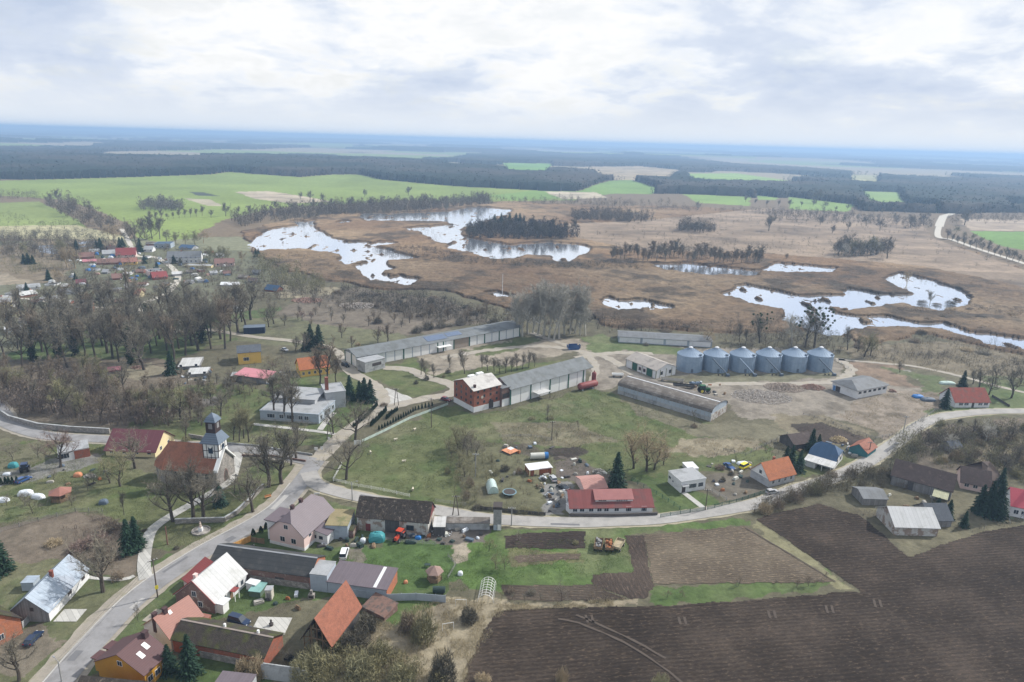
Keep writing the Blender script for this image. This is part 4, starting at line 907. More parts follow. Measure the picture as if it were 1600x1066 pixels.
tufts('dry_grass', [(1300,540),(1500,535),(1650,560),(1650,600),(1480,585),(1330,560)], 20000, 0.7, STRAW, 10, 0.10)
tufts('dry_grass', [(780,665),(900,662),(960,690),(900,700),(790,690)], 9000, 0.4, STRAW, 12, 0.07)
# ------------------------------------------------------------------ buildings
GLASS = mk('window_glass', (0.03, 0.04, 0.055), rough=0.12, var=0.1, spec=0.6)
WHT = mk('white_paint', (0.72, 0.72, 0.70), var=0.06, scale=0.8, rough=0.6)
WFR = mk('white_frame', (0.75, 0.75, 0.74), var=0.05, rough=0.5)
DKF = mk('dark_frame', (0.06, 0.05, 0.045), var=0.15)
GRN = mk('green_paint', (0.02, 0.09, 0.06), var=0.15, rough=0.6)
BRK = mk('red_brick', (0.30, 0.105, 0.065), var=0.2, scale=0.8, pat='brick', ps=1.6, pd=0.75, col2=(0.22, 0.12, 0.09), c2t=(0.5, 0.65))
BRKO = mk('orange_brick', (0.40, 0.15, 0.08), var=0.18, scale=0.8, pat='brick', ps=1.6, pd=0.8, col2=(0.33, 0.14, 0.09))
BRKP = mk('purple_brick', (0.20, 0.125, 0.105), var=0.2, scale=0.8, pat='brick', ps=1.6, pd=0.8, col2=(0.30, 0.25, 0.21), c2t=(0.55, 0.62))
BRKC = mk('chimney_brick', (0.28, 0.10, 0.07), var=0.2, pat='brick', ps=3)
DCHM = mk('dark_chimney', (0.07, 0.04, 0.04), var=0.2)
PLW = mk('white_plaster', (0.66, 0.66, 0.66), var=0.07, scale=0.5, col2=(0.55, 0.55, 0.545), c2t=(0.52, 0.68))
PLG = mk('grey_plaster', (0.40, 0.41, 0.42), var=0.12, scale=0.4, col2=(0.28, 0.29, 0.30), c2t=(0.5, 0.66))
PLGB = mk('blue_grey_plaster', (0.33, 0.38, 0.43), var=0.12, scale=0.4, col2=(0.26, 0.29, 0.32))
PLP = mk('pink_plaster', (0.66, 0.50, 0.46), var=0.06, scale=0.5)
PLY = mk('yellow_plaster', (0.70, 0.46, 0.12), var=0.08, scale=0.5)
PLC = mk('cream_plaster', (0.66, 0.56, 0.33), var=0.08, scale=0.5)
PLOC = mk('ochre_plaster', (0.42, 0.22, 0.028), var=0.12, scale=0.5)
PLD = mk('peeling_plaster', (0.46, 0.45, 0.42), var=0.2, scale=0.7, col2=(0.26, 0.20, 0.16), c2t=(0.47, 0.56))
CONC = mk('weathered_concrete', (0.36, 0.37, 0.37), var=0.2, scale=0.5, col2=(0.22, 0.225, 0.22), c2t=(0.48, 0.62))
CONB = mk('bluish_concrete', (0.36, 0.41, 0.46), var=0.12, scale=0.5, col2=(0.28, 0.32, 0.36), c2t=(0.5, 0.7))
STN = mk('field_stone', (0.26, 0.24, 0.22), var=0.3, scale=1.2, pat='block', ps=1.1, pd=0.55, col2=(0.38, 0.35, 0.31), c2t=(0.48, 0.6))
WOODG = mk('grey_planks', (0.22, 0.215, 0.21), var=0.25, scale=0.7, pat='plank', ps=0.28, pd=0.6)
WOODD = mk('dark_planks', (0.085, 0.08, 0.078), var=0.3, scale=0.7, pat='plank', ps=0.3, pd=0.5)
WOODB = mk('brown_planks', (0.22, 0.15, 0.09), var=0.25, scale=0.7, pat='plank', ps=0.25, pd=0.6)
def roofm(nm, c, **k):
    q_ = 0.97 if 'white' in nm or 'pale' in nm else 0.78; c = tuple(v*q_ for v in c)
    if 'col2' in k: k['col2'] = tuple(v*q_ for v in k['col2'])
    d = dict(rough=0.75, var=0.14, scale=0.35, pat='seam', ps=0.45, pd=0.72); d.update(k); return mk(nm, c, **d)
R_BLUEGREY = roofm('blue_grey_metal_roof', (0.40, 0.47, 0.55), rough=0.5, ps=0.9, pd=0.8, col2=(0.34, 0.38, 0.44))
R_MAROON = roofm('maroon_metal_roof', (0.125, 0.062, 0.062), pat='row', ps=0.35, pd=0.8, rough=0.55)
R_TERRA = roofm('terracotta_metal_roof', (0.36, 0.165, 0.125), pat='row', ps=0.35, pd=0.82, rough=0.55)
R_WHITEGREY = roofm('pale_sheet_roof', (0.50, 0.50, 0.49), ps=1.1, pd=0.85, var=0.1, col2=(0.42, 0.42, 0.40), c2t=(0.5, 0.62))
R_BLACK = roofm('black_felt_roof', (0.05, 0.053, 0.055), pat='row', ps=1.0, pd=0.8, var=0.25, col2=(0.085, 0.085, 0.08), c2t=(0.48, 0.62))
R_PURPLE = roofm('purple_grey_metal_roof', (0.17, 0.14, 0.155), ps=0.6, pd=0.85, rough=0.5)
R_PURPLET = roofm('purple_grey_tile_roof', (0.18, 0.145, 0.16), pat='row', ps=0.35, pd=0.8, rough=0.55)
R_ORANGE = roofm('old_orange_tile_roof', (0.37, 0.14, 0.085), pat='tile', ps=2.4, pd=0.6, var=0.34, scale=1.1, col2=(0.24, 0.11, 0.075), c2t=(0.55, 0.7))
R_ORANGEN = roofm('orange_tile_roof', (0.48, 0.165, 0.07), pat='tile', ps=2.4, pd=0.6, var=0.22, scale=0.9, col2=(0.36, 0.13, 0.06), c2t=(0.55, 0.68))
R_CHURCH = roofm('church_tile_roof', (0.36, 0.15, 0.09), pat='tile', ps=2.4, pd=0.72, var=0.16, scale=0.5, col2=(0.25, 0.115, 0.075), c2t=(0.5, 0.66))
R_MOSS = mk('mossy_tile_roof', (0.052, 0.042, 0.034), var=0.5, scale=1.0, pat='tile', ps=2.2, pd=0.6, col2=(0.065, 0.07, 0.022), c2t=(0.45, 0.6), bump=0.9, c2s=0.35)
R_MOSSD = mk('crumbling_mossy_roof', (0.055, 0.045, 0.037), var=0.65, scale=1.1, pat='tile', ps=2.0, pd=0.6, col2=(0.20, 0.165, 0.13), c2t=(0.56, 0.66), bump=0.9, c2s=1.3)
R_GREY = roofm('grey_fibre_cement_roof', (0.20, 0.21, 0.22), ps=1.0, pd=0.88, var=0.14, col2=(0.155, 0.16, 0.16), c2t=(0.45, 0.65))
R_GREYD = roofm('dark_cement_roof', (0.20, 0.215, 0.22), ps=1.0, pd=0.88, var=0.16, col2=(0.15, 0.16, 0.155), c2t=(0.45, 0.62))
R_GREYL = roofm('light_grey_roof', (0.40, 0.41, 0.42), pat=None, var=0.15, col2=(0.30, 0.31, 0.31), c2t=(0.5, 0.62))
R_RED = roofm('red_metal_roof', (0.29, 0.065, 0.06), pat='row', ps=0.4, pd=0.85, rough=0.5)
R_REDD = roofm('dull_red_roof', (0.235, 0.07, 0.065), ps=0.9, pd=0.88, col2=(0.18, 0.075, 0.07))
R_PINK = roofm('pink_metal_roof', (0.56, 0.23, 0.26), ps=0.7, pd=0.85)
R_CRIM = roofm('crimson_metal_roof', (0.175, 0.06, 0.072), ps=0.7, pd=0.85)
R_BLUE = roofm('blue_metal_roof', (0.045, 0.10, 0.19), ps=0.5, pd=0.85, rough=0.5)
R_BRNG = mk('brown_moss_cement_roof', (0.115, 0.10, 0.085), var=0.25, scale=0.5, pat='seam', ps=1.0, pd=0.85, col2=(0.22, 0.20, 0.18), c2t=(0.48, 0.66))
R_BEIGE = mk('beige_felt_roof', (0.36, 0.325, 0.29), var=0.2, scale=0.3, col2=(0.24, 0.22, 0.20), c2t=(0.5, 0.62))
R_SLATE = mk('slate_roof', (0.09, 0.10, 0.115), var=0.2, scale=0.5, pat='tile', ps=1.6, pd=0.6)
R_DKBRN = mk('dark_brown_roof', (0.075, 0.055, 0.05), var=0.35, scale=0.8, pat='tile', ps=2.0, pd=0.6, col2=(0.13, 0.10, 0.085), c2t=(0.55, 0.68))
R_WHITE = roofm('white_roof', (0.66, 0.67, 0.68), pat=None, var=0.07)

LM = []     # landmarks for the labels of plants
def frame(A, Bp, side):
    """local frame with x from A to B; side +1: the building lies to the left of AB, -1: to the right"""
    x = (Bp-A); L = x.length; x = x/L; return x, Vector((-x.y, x.x, 0))*side, L
def vplane(A, n, px):
    """where the sight line through a pixel meets the upright plane through A that runs along n: (distance along n, height)"""
    d = ray(*px); pn = Vector((n.y, -n.x, 0)); t = pn.dot(A)/pn.dot(d)
    p = Vector((0, 0, CH))+d*t; return (p-A).dot(n), p.z
class Bld:
    """one building: root empty at the near corner, local x along the front, local y into the building"""
    def __init__(s, name, label, cat, A, Bq, side, W, h, lm=None, group=None, metres=False, L=None):
        A = G(*A) if not metres else Vector(A); Bp = G(*Bq) if not metres else Vector(Bq)
        s.x, s.n, s.L = frame(A, Bp, side); s.side = side; s.W = W; s.h = h; s.A = A
        if L: s.L = L
        s.root = thing(name, label, cat, A, math.atan2(s.x.y, s.x.x), group)
        s.Y = side   # sign of local y
        c = A+s.x*s.L/2+s.n*W/2
        if lm: LM.append((lm, c.x, c.y, max(s.L, W)/2))
    def P(s, x, y, z): return (x, y*s.Y, z)
    def mb(s): return MB()
    def box(s, name, x0, x1, y0, y1, z0, z1, mat, parent=None):
        return MB().box(x0, x1, y0*s.Y, y1*s.Y, z0, z1).build(name, mat, parent or s.root)
    def body(s, mat, prof=None, name='wall', x0=0, x1=None, z0=-0.1):
        """walls up to the underside of the roof profile"""
        x1 = s.L if x1 is None else x1; prof = prof or [(0, s.h), (s.W, s.h)]
        pr = [(0, z0)]+prof+[(s.W, z0)]
        return MB().prism([(y*s.Y, z) for y, z in pr], x0, x1).build(name, mat, s.root)
    def sheet(s, prof, mat, ov=0.4, t=0.14, name='roof', x0=0, x1=None, ovx=None):
        """roof skin of thickness t over an open profile, pushed along x"""
        x1 = s.L if x1 is None else x1; ovx = ov if ovx is None else ovx
        p = [Vector(q) for q in prof]; d0 = (p[0]-p[1]).normalized(); d1 = (p[-1]-p[-2]).normalized()
        p = [p[0]+d0*ov]+p[1:-1]+[p[-1]+d1*ov]; up = [(q.x, q.y+t+0.02) for q in p]; lo = [(q.x, q.y+0.02) for q in p][::-1]
        return MB().prism([(y*s.Y, z) for y, z in up+lo], x0-ovx, x1+ovx).build(name, mat, s.root)
    def gable(s, wall, roof, r, ov=0.4, gmat=None, yr=None, ovx=None):
        yr = s.W/2 if yr is None else yr; s.r = r; s.yr = yr; pr = [(0, s.h), (yr, r), (s.W, s.h)]; s.prof = pr
        if gmat is not None:
            s.body(wall, [(0, s.h-0.0), (s.W, s.h-0.0)])
            for nm, x in (('gable', 0), ('gable', s.L)):
                MB().prism([(y*s.Y, z) for y, z in pr], x-0.02 if x == 0 else x-0.2, x+0.2 if x == 0 else x+0.02).build('gable', gmat, s.root)
        else: s.body(wall, pr)
        s.roof = s.sheet(pr, roof, ov, ovx=ovx); return s
    def hip(s, wall, roof, r, zc=None, d0=None, d1=None, ov=0.4, t=0.14):
        """hipped or half-hipped roof: hip triangles start at height zc, the ridge stops d0 / d1 short of the ends"""
        h, W, L = s.h, s.W, s.L; zc = h if zc is None else zc; d0 = W/2 if d0 is None else d0; d1 = W/2 if d1 is None else d1; s.r = r; s.yr = W/2
        sl = (r-h)/(W/2); yc = (zc-h)/sl; s.prof = [(0, h), (W/2, r), (W, h)]
        if zc > h+0.05: s.body(wall, [(0, h), (yc, zc), (W-yc, zc), (W, h)])
        else: s.body(wall)
        V = []; 
        for dz in (t+0.02, 0.02):
            e = h-ov*sl+dz; V += [(-ov, -ov, e), (L+ov, -ov, e), (L+ov, W+ov, e), (-ov, W+ov, e), (d0, W/2, r+dz), (L-d1, W/2, r+dz)]
            if zc > h+0.05: V += [(-ov, yc, zc+dz-0.05), (-ov, W-yc, zc+dz-0.05), (L+ov, yc, zc+dz-0.05), (L+ov, W-yc, zc+dz-0.05)]
        if zc > h+0.05: Fs = [(0, 1, 8, 5, 4, 6), (2, 3, 7, 4, 5, 9), (6, 4, 7), (8, 9, 5)]; ed = [(0, 1), (1, 8), (8, 9), (9, 2), (2, 3), (3, 7), (7, 6), (6, 0)]; k = 10
        else: Fs = [(0, 1, 5, 4), (2, 3, 4, 5), (3, 0, 4), (1, 2, 5)]; ed = [(0, 1), (1, 2), (2, 3), (3, 0)]; k = 6
        Fc = [f for f in Fs]+[tuple(i+k for i in f[::-1]) for f in Fs]+[(a, b, b+k, a+k) for a, b in ed]
        s.roof = MB().add([s.P(*v) for v in V], Fc).build('roof', roof, s.root); return s
    def flat(s, wall, roof, par=0.35, parmat=None, t=0.12):
        s.r = s.h; s.yr = s.W/2; s.body(wall, [(0, s.h), (s.W, s.h)]); L, W, h = s.L, s.W, s.h
        s.roof = MB().box(-0.1, L+0.1, -0.1*s.Y, (W+0.1)*s.Y, h+0.02, h+0.02+t).build('roof', roof, s.root)
        if par:
            m_ = MB()
            for a in ((-0.15, L+0.15, -0.15, 0.1), (-0.15, L+0.15, W-0.1, W+0.15), (-0.15, 0.1, 0.103, W-0.103), (L-0.1, L+0.15, 0.103, W-0.103)): m_.box(a[0], a[1], a[2]*s.Y, a[3]*s.Y, h-0.1, h+par)
            m_.build('parapet', parmat or wall, s.root)
        return s
    def facebox(s, name, face, u0, u1, z0, z1, d0, d1, mat, parent=None):
        """a box lying on a wall: face F front, K back, G end at A, H end at B; u along the wall, d outward"""
        if face == 'F': a = (u0, u1, -d1, -d0)
        elif face == 'K': a = (u0, u1, s.W+d0, s.W+d1)
        elif face == 'G': a = (-d1, -d0, u0, u1)
        else: a = (s.L+d0, s.L+d1, u0, u1)
        return s.box(name, a[0], a[1], a[2], a[3], z0, z1, mat, parent)
    def win(s, face, us, z, w_=1.1, h_=1.2, fr=WFR, mull=True):
        for u in us:
            f = s.facebox('window', face, u-w_/2-0.07, u+w_/2+0.07, z-0.07, z+h_+0.07, -0.02, 0.04, fr)
            s.facebox('pane', face, u-w_/2, u-0.03 if mull else u+w_/2, z, z+h_, 0.042, 0.055, GLASS, f)
            if mull: s.facebox('pane', face, u+0.03, u+w_/2, z, z+h_, 0.042, 0.055, GLASS, f)
        return s
    def door(s, face, u, w_=1.0, h_=2.1, mat=WOODB, z=0.05, name='door'):
        d = s.facebox(name, face, u-w_/2, u+w_/2, z, z+h_, -0.02, 0.06, mat)
        s.facebox('handle', face, u+w_/2-0.2, u+w_/2-0.12, z+h_*0.45, z+h_*0.52, 0.062, 0.12, DKF, d); return s
    def chimney(s, x, y, z1, w_=0.6, mat=BRKC):
        zb = min(s.h, s.r)-0.3; o = s.box('chimney', x-w_/2, x+w_/2, y-w_/2, y+w_/2, zb, z1, mat, s.roof)
        s_ = None; MB().box(x-w_/2-0.08, x+w_/2+0.08, (y-w_/2-0.08)*s.Y, (y+w_/2+0.08)*s.Y, z1+0.003, z1+0.12).build('chimney', mat, s.roof); return s
    def onroof(s, name, x0, x1, y0, y1, mat, lift=0.0, t=0.08, flip=False):
        """a flat plate lying on the roof slope between profile positions y0 and y1"""
        def zz(y):
            p = s.prof
            for (a, za), (b, zb) in zip(p[:-1], p[1:]):
                if a-1 <= y <= b+1e-6 or (b, zb) == p[-1]: return za+(zb-za)*(y-a)/(b-a)
        V = []
        for d in (0.165+lift, 0.165+lift+t): V += [s.P(x0, y0, zz(y0)+d), s.P(x1, y0, zz(y0)+d), s.P(x1, y1, zz(y1)+d), s.P(x0, y1, zz(y1)+d)]
        return MB().add(V, [(0, 3, 2, 1), (4, 5, 6, 7), (0, 1, 5, 4), (1, 2, 6, 5), (2, 3, 7, 6), (3, 0, 4, 7)]).build(name, mat, s.roof)
def solve(A, Bq, ytop, ridge=None, Cc=None):
    """height from the photographed eave, depth and ridge from the photographed ridge end or far corner"""
    a = G(*A); b = G(*Bq); h = HT(a, ytop)
    x, n, L = frame(a, b, 1)
    side = 1 if n.y > 0 else -1; n = n*side; W = r = None
    if Cc: q = G(Cc[0], Cc[1], h); W = (q-a).dot(n); 
    if W is not None and W < 0: side = -side; W = -W; n = n*-1
    if ridge: half, r = vplane(a, n, ridge); 
    if ridge and W is None: W = 2*half
    return side, W, h, r
def H(name, label, cat, A, Bq, ytop, ridge=None, Cc=None, W=None, r=None, side=None, **k):
    sd, w0, h, r0 = solve(A, Bq, ytop, ridge, Cc)
    b = Bld(name, label, cat, A, Bq, side or sd, W or w0, h, **k); b.r0 = r if r is not None else r0
    if DBG: print('BLD %-50s L %.1f W %.1f h %.1f r %s side %d' % (label[:50], b.L, b.W, b.h, b.r0, b.side))
    return b
DBG = False
def US(L, n, a=0.12, b=None):
    b = 1-a if b is None else b; return [L*(a+(b-a)*i/max(1, n-1)) for i in range(n)]

# --- foreground left: barn with blue-grey roof
b = H('metal_roofed_barn', 'long barn with pale blue-grey metal roof and grey plank gable beside the main road', 'barn', (78.6,971), (140,903), 956, ridge=(40.5,933.5), lm='the blue-grey roofed barn')
b.gable(PLW, R_BLUEGREY, b.r0, ov=0.35, gmat=None)
MB().prism([(y*b.Y, z) for y, z in [(0, -0.1), (0, b.h), (b.W/2, b.r0-0.05), (b.W, b.h), (b.W, -0.1)]], -0.12, -0.003).build('plank_cladding', WOODG, b.root)
b.win('F', [b.L*0.5, b.L*0.85], 1.2, 1.2, 1.1, DKF); b.door('F', b.L*0.2, 2.6, 2.6, WHT, name='gate'); b.facebox('hatch', 'G', b.W*.36, b.W*.45, b.h+0.2, b.h+1.1, 0.125, 0.15, DKF)
b.chimney(b.L*0.52, b.W/2+0.6, b.r0+0.9)
c = H('lean_to_shed', 'small blue-grey shed against the back of the metal roofed barn', 'shed', (54,923), (64,912), 911, W=2.6, side=1); c.flat(CONB, R_BLUEGREY, 0); 
# orange brick house at the left edge
b = H('brick_house', 'orange brick house with dark mossy roof at the left edge of the photo', 'house', (36,989), (13,1002), 966, W=9, side=-1, lm='the orange brick house', r=0)
b = b; b.root.location = b.A; b.L = 7.6
b.body(BRKO, [(0, b.h), (b.W, b.h)]); 
pr = [(0, b.h), (b.L/2, b.h+3.6), (b.L, b.h)]
MB().add([b.P(x, y, z) for y in (0, b.W) for x, z in pr], [(0,1,2),(5,4,3),(0,2,5,3)]).build('gable', BRKO, b.root)
V = []
for y in (-0.35, b.W+0.35):
    V += [b.P(-0.35, y, b.h-0.3), b.P(b.L/2, y, b.h+3.63), b.P(b.L+0.35, y, b.h-0.3), b.P(-0.35, y, b.h-0.1), b.P(b.L/2, y, b.h+3.8), b.P(b.L+0.35, y, b.h-0.1)]
b.roof = MB().add(V, [(3,4,10,9),(4,5,11,10),(0,6,7,1),(1,7,8,2),(0,1,4,3),(1,2,5,4),(6,9,10,7),(7,10,11,8),(0,3,9,6),(2,8,11,5)]).build('roof', R_MOSS, b.root)
b.win('F', [b.L*0.5], 1.2, 0.9, 1.1); b.r = b.h+3.6; b.chimney(b.L/2, 4, b.h+4.8, mat=WHT)
# ochre house, maroon roof
b = H('ochre_house', 'ochre yellow house with maroon tiled roof and two skylights nearest the camera', 'house', (229,1078), (266,1043), 1053, ridge=(184.5,1021.5), lm='the ochre house')
b.gable(PLOC, R_MAROON, b.r0, ov=0.45)
for x, y0 in ((0.30, .18), (0.62, .24)): b.onroof('skylight', b.L*x, b.L*x+0.9, b.W*y0, b.W*(y0+0.12), WHT)
b.chimney(b.L*0.93, b.W*0.42, b.r0+0.8, 0.9, DCHM)
b.box('porch', b.L*0.15, b.L*0.42, b.W+0.003, b.W+1.8, -0.1, b.h-0.7, PLOC); b.box('porch_roof', b.L*0.1, b.L*0.47, b.W-0.3, b.W+2.3, b.h-0.69, b.h-0.5, R_MAROON)
b.box('porch', b.L*0.62, b.L*0.9, b.W+0.003, b.W+1.8, -0.1, b.h-0.7, PLOC); b.box('porch_roof', b.L*0.57, b.L*0.95, b.W-0.3, b.W+2.3, b.h-0.69, b.h-0.5, R_MAROON)
b.win('G', [b.W*0.5], b.h+0.3, 1.0, 1.0); b.win('F', US(b.L, 3, .2), 1.0, 1.1, 1.2); b.door('F', b.L*.86)
# terracotta roofed house
b = H('terracotta_house', 'house with dull terracotta roof joined behind the ochre house', 'house', (269,1017), (318,982), 997, ridge=(242,965), lm='the terracotta roofed house')
b.gable(PLW, R_TERRA, b.r0, ov=0.4); b.chimney(b.L*0.28, b.W*0.47, b.r0+0.9, 0.8, DCHM); b.chimney(b.L*0.03, b.W*0.55, b.r0+0.7, 0.8, DCHM)
b.onroof('skylight', b.L*.33, b.L*.33+0.7, b.W*.37, b.W*.45, WHT); b.win('F', US(b.L, 3, .2), 1.0); b.win('H', [b.W*.3, b.W*.7], 1.0)
c = H('brick_annex', 'low annex with terracotta roof at the end of the terracotta roofed house', 'shed', (322,984), (331,975), 971, W=3.5, side=1); c.flat(BRK, R_TERRA, 0)
# white-grey roof, brick gable
b = H('brick_gabled_house', 'house with pale sheet roof and purple brick gable facing the camera', 'house', (337,959), (386,913), 942, ridge=(301.5,908), lm='the pale sheet roofed house')
b.gable(PLW, R_WHITEGREY, b.r0, ov=0.35)
MB().prism([(y*b.Y, z) for y, z in [(0, -0.1), (0, b.h), (b.W/2, b.r0-0.05), (b.W, b.h), (b.W, -0.1)]], -0.15, -0.003).build('brick_gable', BRKP, b.root)
for x, y in ((b.W*.36, 1.0), (b.W*.62, 1.0), (b.W*.5, b.h+0.5)):
    f = b.facebox('window', 'G', x-0.6, x+0.6, y, y+1.4, 0.16, 0.2, WFR); b.facebox('pane', 'G', x-0.5, x-0.03, y+.1, y+1.3, 0.202, 0.215, GLASS, f); b.facebox('pane', 'G', x+0.03, x+0.5, y+.1, y+1.3, 0.202, 0.215, GLASS, f)
b.win('F', [b.L*.3, b.L*.68, b.L*.85], 1.0, 0.9, 1.2); b.chimney(b.L*.12, b.W*.54, b.r0+0.7, 0.7, PLP)
MB().prism([(y*b.Y, z) for y, z in [(-0.45, b.h-.2), (b.W/2, b.r0+0.12), (b.W+.45, b.h-.2), (b.W+.45, b.h+.1), (b.W/2, b.r0+0.42), (-0.45, b.h+.1)]], -0.5, -0.36).build('verge_board', R_RED, b.root)
b.box('porch', b.L*.03, b.L*.2, -1.8, -0.003, -0.1, 2.5, WHT); b.box('porch_roof', b.L*.0, b.L*.23, -2.2, -0.06, 2.52, 2.66, R_WHITE)
b.box('awning', b.L*.42, b.L*.58, -1.6, -0.06, 2.5, 2.62, R_RED); b.box('awning_post', b.L*.43, b.L*.43+.12, -1.5, -1.38, -.1, 2.498, WHT); b.box('awning_post', b.L*.57-.12, b.L*.57, -1.5, -1.38, -.1, 2.498, WHT)
b.door('F', b.L*.5, 1, 2.0, WOODB)
c = H('garden_shed', 'tiny white roofed shed at the far end of the pale sheet roofed house', 'shed', (385,921), (393,914), 911, W=2.6, side=-1); c.flat(PLW, R_WHITE, 0)
# small red roof annex
b = H('red_roofed_annex', 'small annex with bright red roof behind the pale sheet roofed house', 'house', (288,918), (298,925), 904.5, W=5.5, side=1); b.root['label'] = 'small annex with bright red roof behind the pale sheet roofed house'
b.body(PLP, [(0, b.h), (b.W, b.h+2.3)]); b.sheet([(0, b.h), (b.W, b.h+2.3)], R_RED, 0.35)
# long black roofed barn
b = H('black_roofed_barn', 'long brick and stone barn with black roof and orange brick gable', 'barn', (484.5,921), (331,899), 900.5, ridge=(494.6,871.5), lm='the black roofed barn')
b.gable(BRKP, R_BLACK, b.r0, ov=0.35)
MB().prism([(y*b.Y, z) for y, z in [(0, -0.1), (0, b.h), (b.W/2, b.r0-0.05), (b.W, b.h), (b.W, -0.1)]], -0.15, -0.003).build('brick_gable', BRKO, b.root)
b.facebox('stone_base', 'F', 0, b.L*.6, -0.1, b.h*.45, 0.003, .12, STN); b.onroof('ridge_capping', -0.3, b.L+.3, b.W*.46, b.W*.495, R_GREYL, 0.01)
b.door('F', b.L*.3, 2.2, 2.0, WOODD)
# blue-white block and maroon flat building
b = H('concrete_garage', 'bluish concrete garage with pale flat roof at the end of the black roofed barn', 'garage', (485.5,923), (512,926), 897, Cc=(499,875.5), lm='the pale roofed garage')
b.flat(CONB, R_GREYL, 0.0); b.door('H', b.W*.6, 2.4, 2.3, WHT, name='gate')
b = H('workshop', 'long low workshop with purple-grey roof, one pale stripe and an orange end wall', 'workshop', (604,939), (513,926), 921.5, Cc=(617.9,892), lm='the purple-grey roofed workshop')
b.body(CONB, [(0, b.h), (b.W, b.h+0.5)]); b.prof = [(0, b.h), (b.W, b.h+0.5)]; b.roof = b.sheet(b.prof, R_PURPLE, 0.3); b.r = b.h
MB().prism([(y*b.Y, z) for y, z in [(0, -0.1), (0, b.h), (b.W, b.h+.5), (b.W, -0.1)]], -0.1, -0.003).build('end_wall', BRKO, b.root)
b.onroof('roof_light', b.L*.17, b.L*.225, 0.0, b.W, R_WHITE, 0.003, 0.03)
# half ruined barn with open gable
b = H('open_timber_barn', 'tall timber barn with old orange tiles and an open gable full of beams', 'barn', (518,1028), (562,968), 1004, ridge=(493,965), lm='the open timber barn')
h, W, L, r = b.h, b.W, b.L, b.r0; b.r = r; b.yr = W/2
MB().prism([(y*b.Y, z) for y, z in [(0, -.1), (0, h), (W/2, r), (W, h), (W, -.1), (W-.2, -.1), (W-.2, h-.1), (W/2, r-.3), (0.2, h-.1), (0.2, -.1)]], L*0.35, L).build('wall', WOODD, b.root)
MB().box(L-0.15, L-0.02, 0.25*b.Y, (W-.25)*b.Y, -.1, h).build('back_wall', WOODD, b.root)
b.prof = [(0, h), (W/2, r), (W, h)]
def half(y0, z0, y1, z1, mat, nm): 
    V = []
    for x in (-0.5, L+.4): V += [b.P(x, y0, z0+.02), b.P(x, y1, z1+.02), b.P(x, y1, z1+.2), b.P(x, y0, z0+.2)]
    return MB().add(V, [(0,1,5,4),(3,7,6,2),(0,3,2,1),(4,5,6,7),(0,4,7,3),(1,2,6,5)]).build(nm, mat, b.root)
k = (r-h)/(W/2); b.roof = half(-.5, h-.5*k, W/2, r, R_ORANGE, 'roof'); half(W/2+.003, r, W+.5, h-.5*k, R_DKBRN, 'roof')
for x in (0.1, L*.18, L*.34):
    m_ = MB()
    for y in (0.1, W*.3, W*.5, W*.7, W-.1): m_.tube(b.P(x, y, -.1), b.P(x, y, min(h+(min(y, W-y))*k, r)-.1), .11, n=4)
    m_.tube(b.P(x+.02, .1, h), b.P(x+.02, W-.1, h), .11, n=4); m_.tube(b.P(x, .1, h*.5), b.P(x, W*.3, h), .08, n=4); m_.tube(b.P(x, W-.1, h*.5), b.P(x, W*.7, h), .08, n=4); m_.tube(b.P(x, W*.25, h+W*.25*k-.2), b.P(x, W*.75, h+W*.25*k-.2), .1, n=4)
    m_.build('timber_frame', WOODB, b.root)
c = H('ruined_lean_to', 'low brick ruin with sagging reddish roof behind the orange tiled barn', 'shed', (601,971), (567,954), 965, W=4.2, side=-1); c.body(BRKP, [(0, c.h), (c.W, c.h+.8)]); c.sheet([(0, c.h), (c.W, c.h+.8)], mk('rusty_roof', (.19,.115,.09), var=.35, scale=.8, col2=(.1,.08,.07), c2t=(.5,.6)), 0.2)
# mossy low barn
b = H('mossy_low_barn', 'long low brick barn whose dark roof is covered in moss, nearest the camera', 'barn', (413.6,1047), (272,1018), 1027, ridge=(433.5,1001), lm='the mossy low barn')
b.W = 6.8; b.r0 = b.h+1.9; b.gable(BRK, R_MOSS, b.r0, ov=0.35); b.onroof('ridge_capping', -.3, b.L+.3, b.W*.46, b.W*.495, mk('pale_ridge', (.36,.30,.26), var=.3), .01)
b.facebox('stone_base', 'F', b.L*.1, b.L*.7, -0.1, b.h*.5, 0.003, .12, STN); b.box('vent_pipe', b.L*.52, b.L*.52+.4, b.W*.5, b.W*.5+.4, b.r0, b.r0+.8, WHT, b.roof); b.box('vent_pipe', b.L*.15, b.L*.15+.4, b.W*.5, b.W*.5+.4, b.r0, b.r0+.8, WHT, b.roof)
w_ = thing('concrete_barrier', 'curved grey concrete panel standing below the mossy low barn', 'panel', G(448, 1066))
MB().box(-5, 4.2, 0, .25, -.1, 3.2).box(-4.6, 2.8, .003, .22, 3.203, 3.6).build('slab', CONC, w_)
w_.rotation_euler = (0, 0, math.radians(-8))
c = H('small_outbuilding', 'small outbuilding with grey-blue roof at the bottom edge below the mossy barn', 'shed', (384,1104), (331,1098), 1084, W=4.5, side=-1); c.flat(PLG, R_PURPLE, 0)
c = H('mossy_shed', 'narrow shed with speckled mossy roof at the bottom left edge beside the road', 'shed', (250,1114), (120,1102), 1094, W=2.2, side=-1); c.body(BRK, [(0, c.h), (c.W, c.h+1.2)]); c.sheet([(0, c.h), (c.W, c.h+1.2)], R_MOSSD, .3)
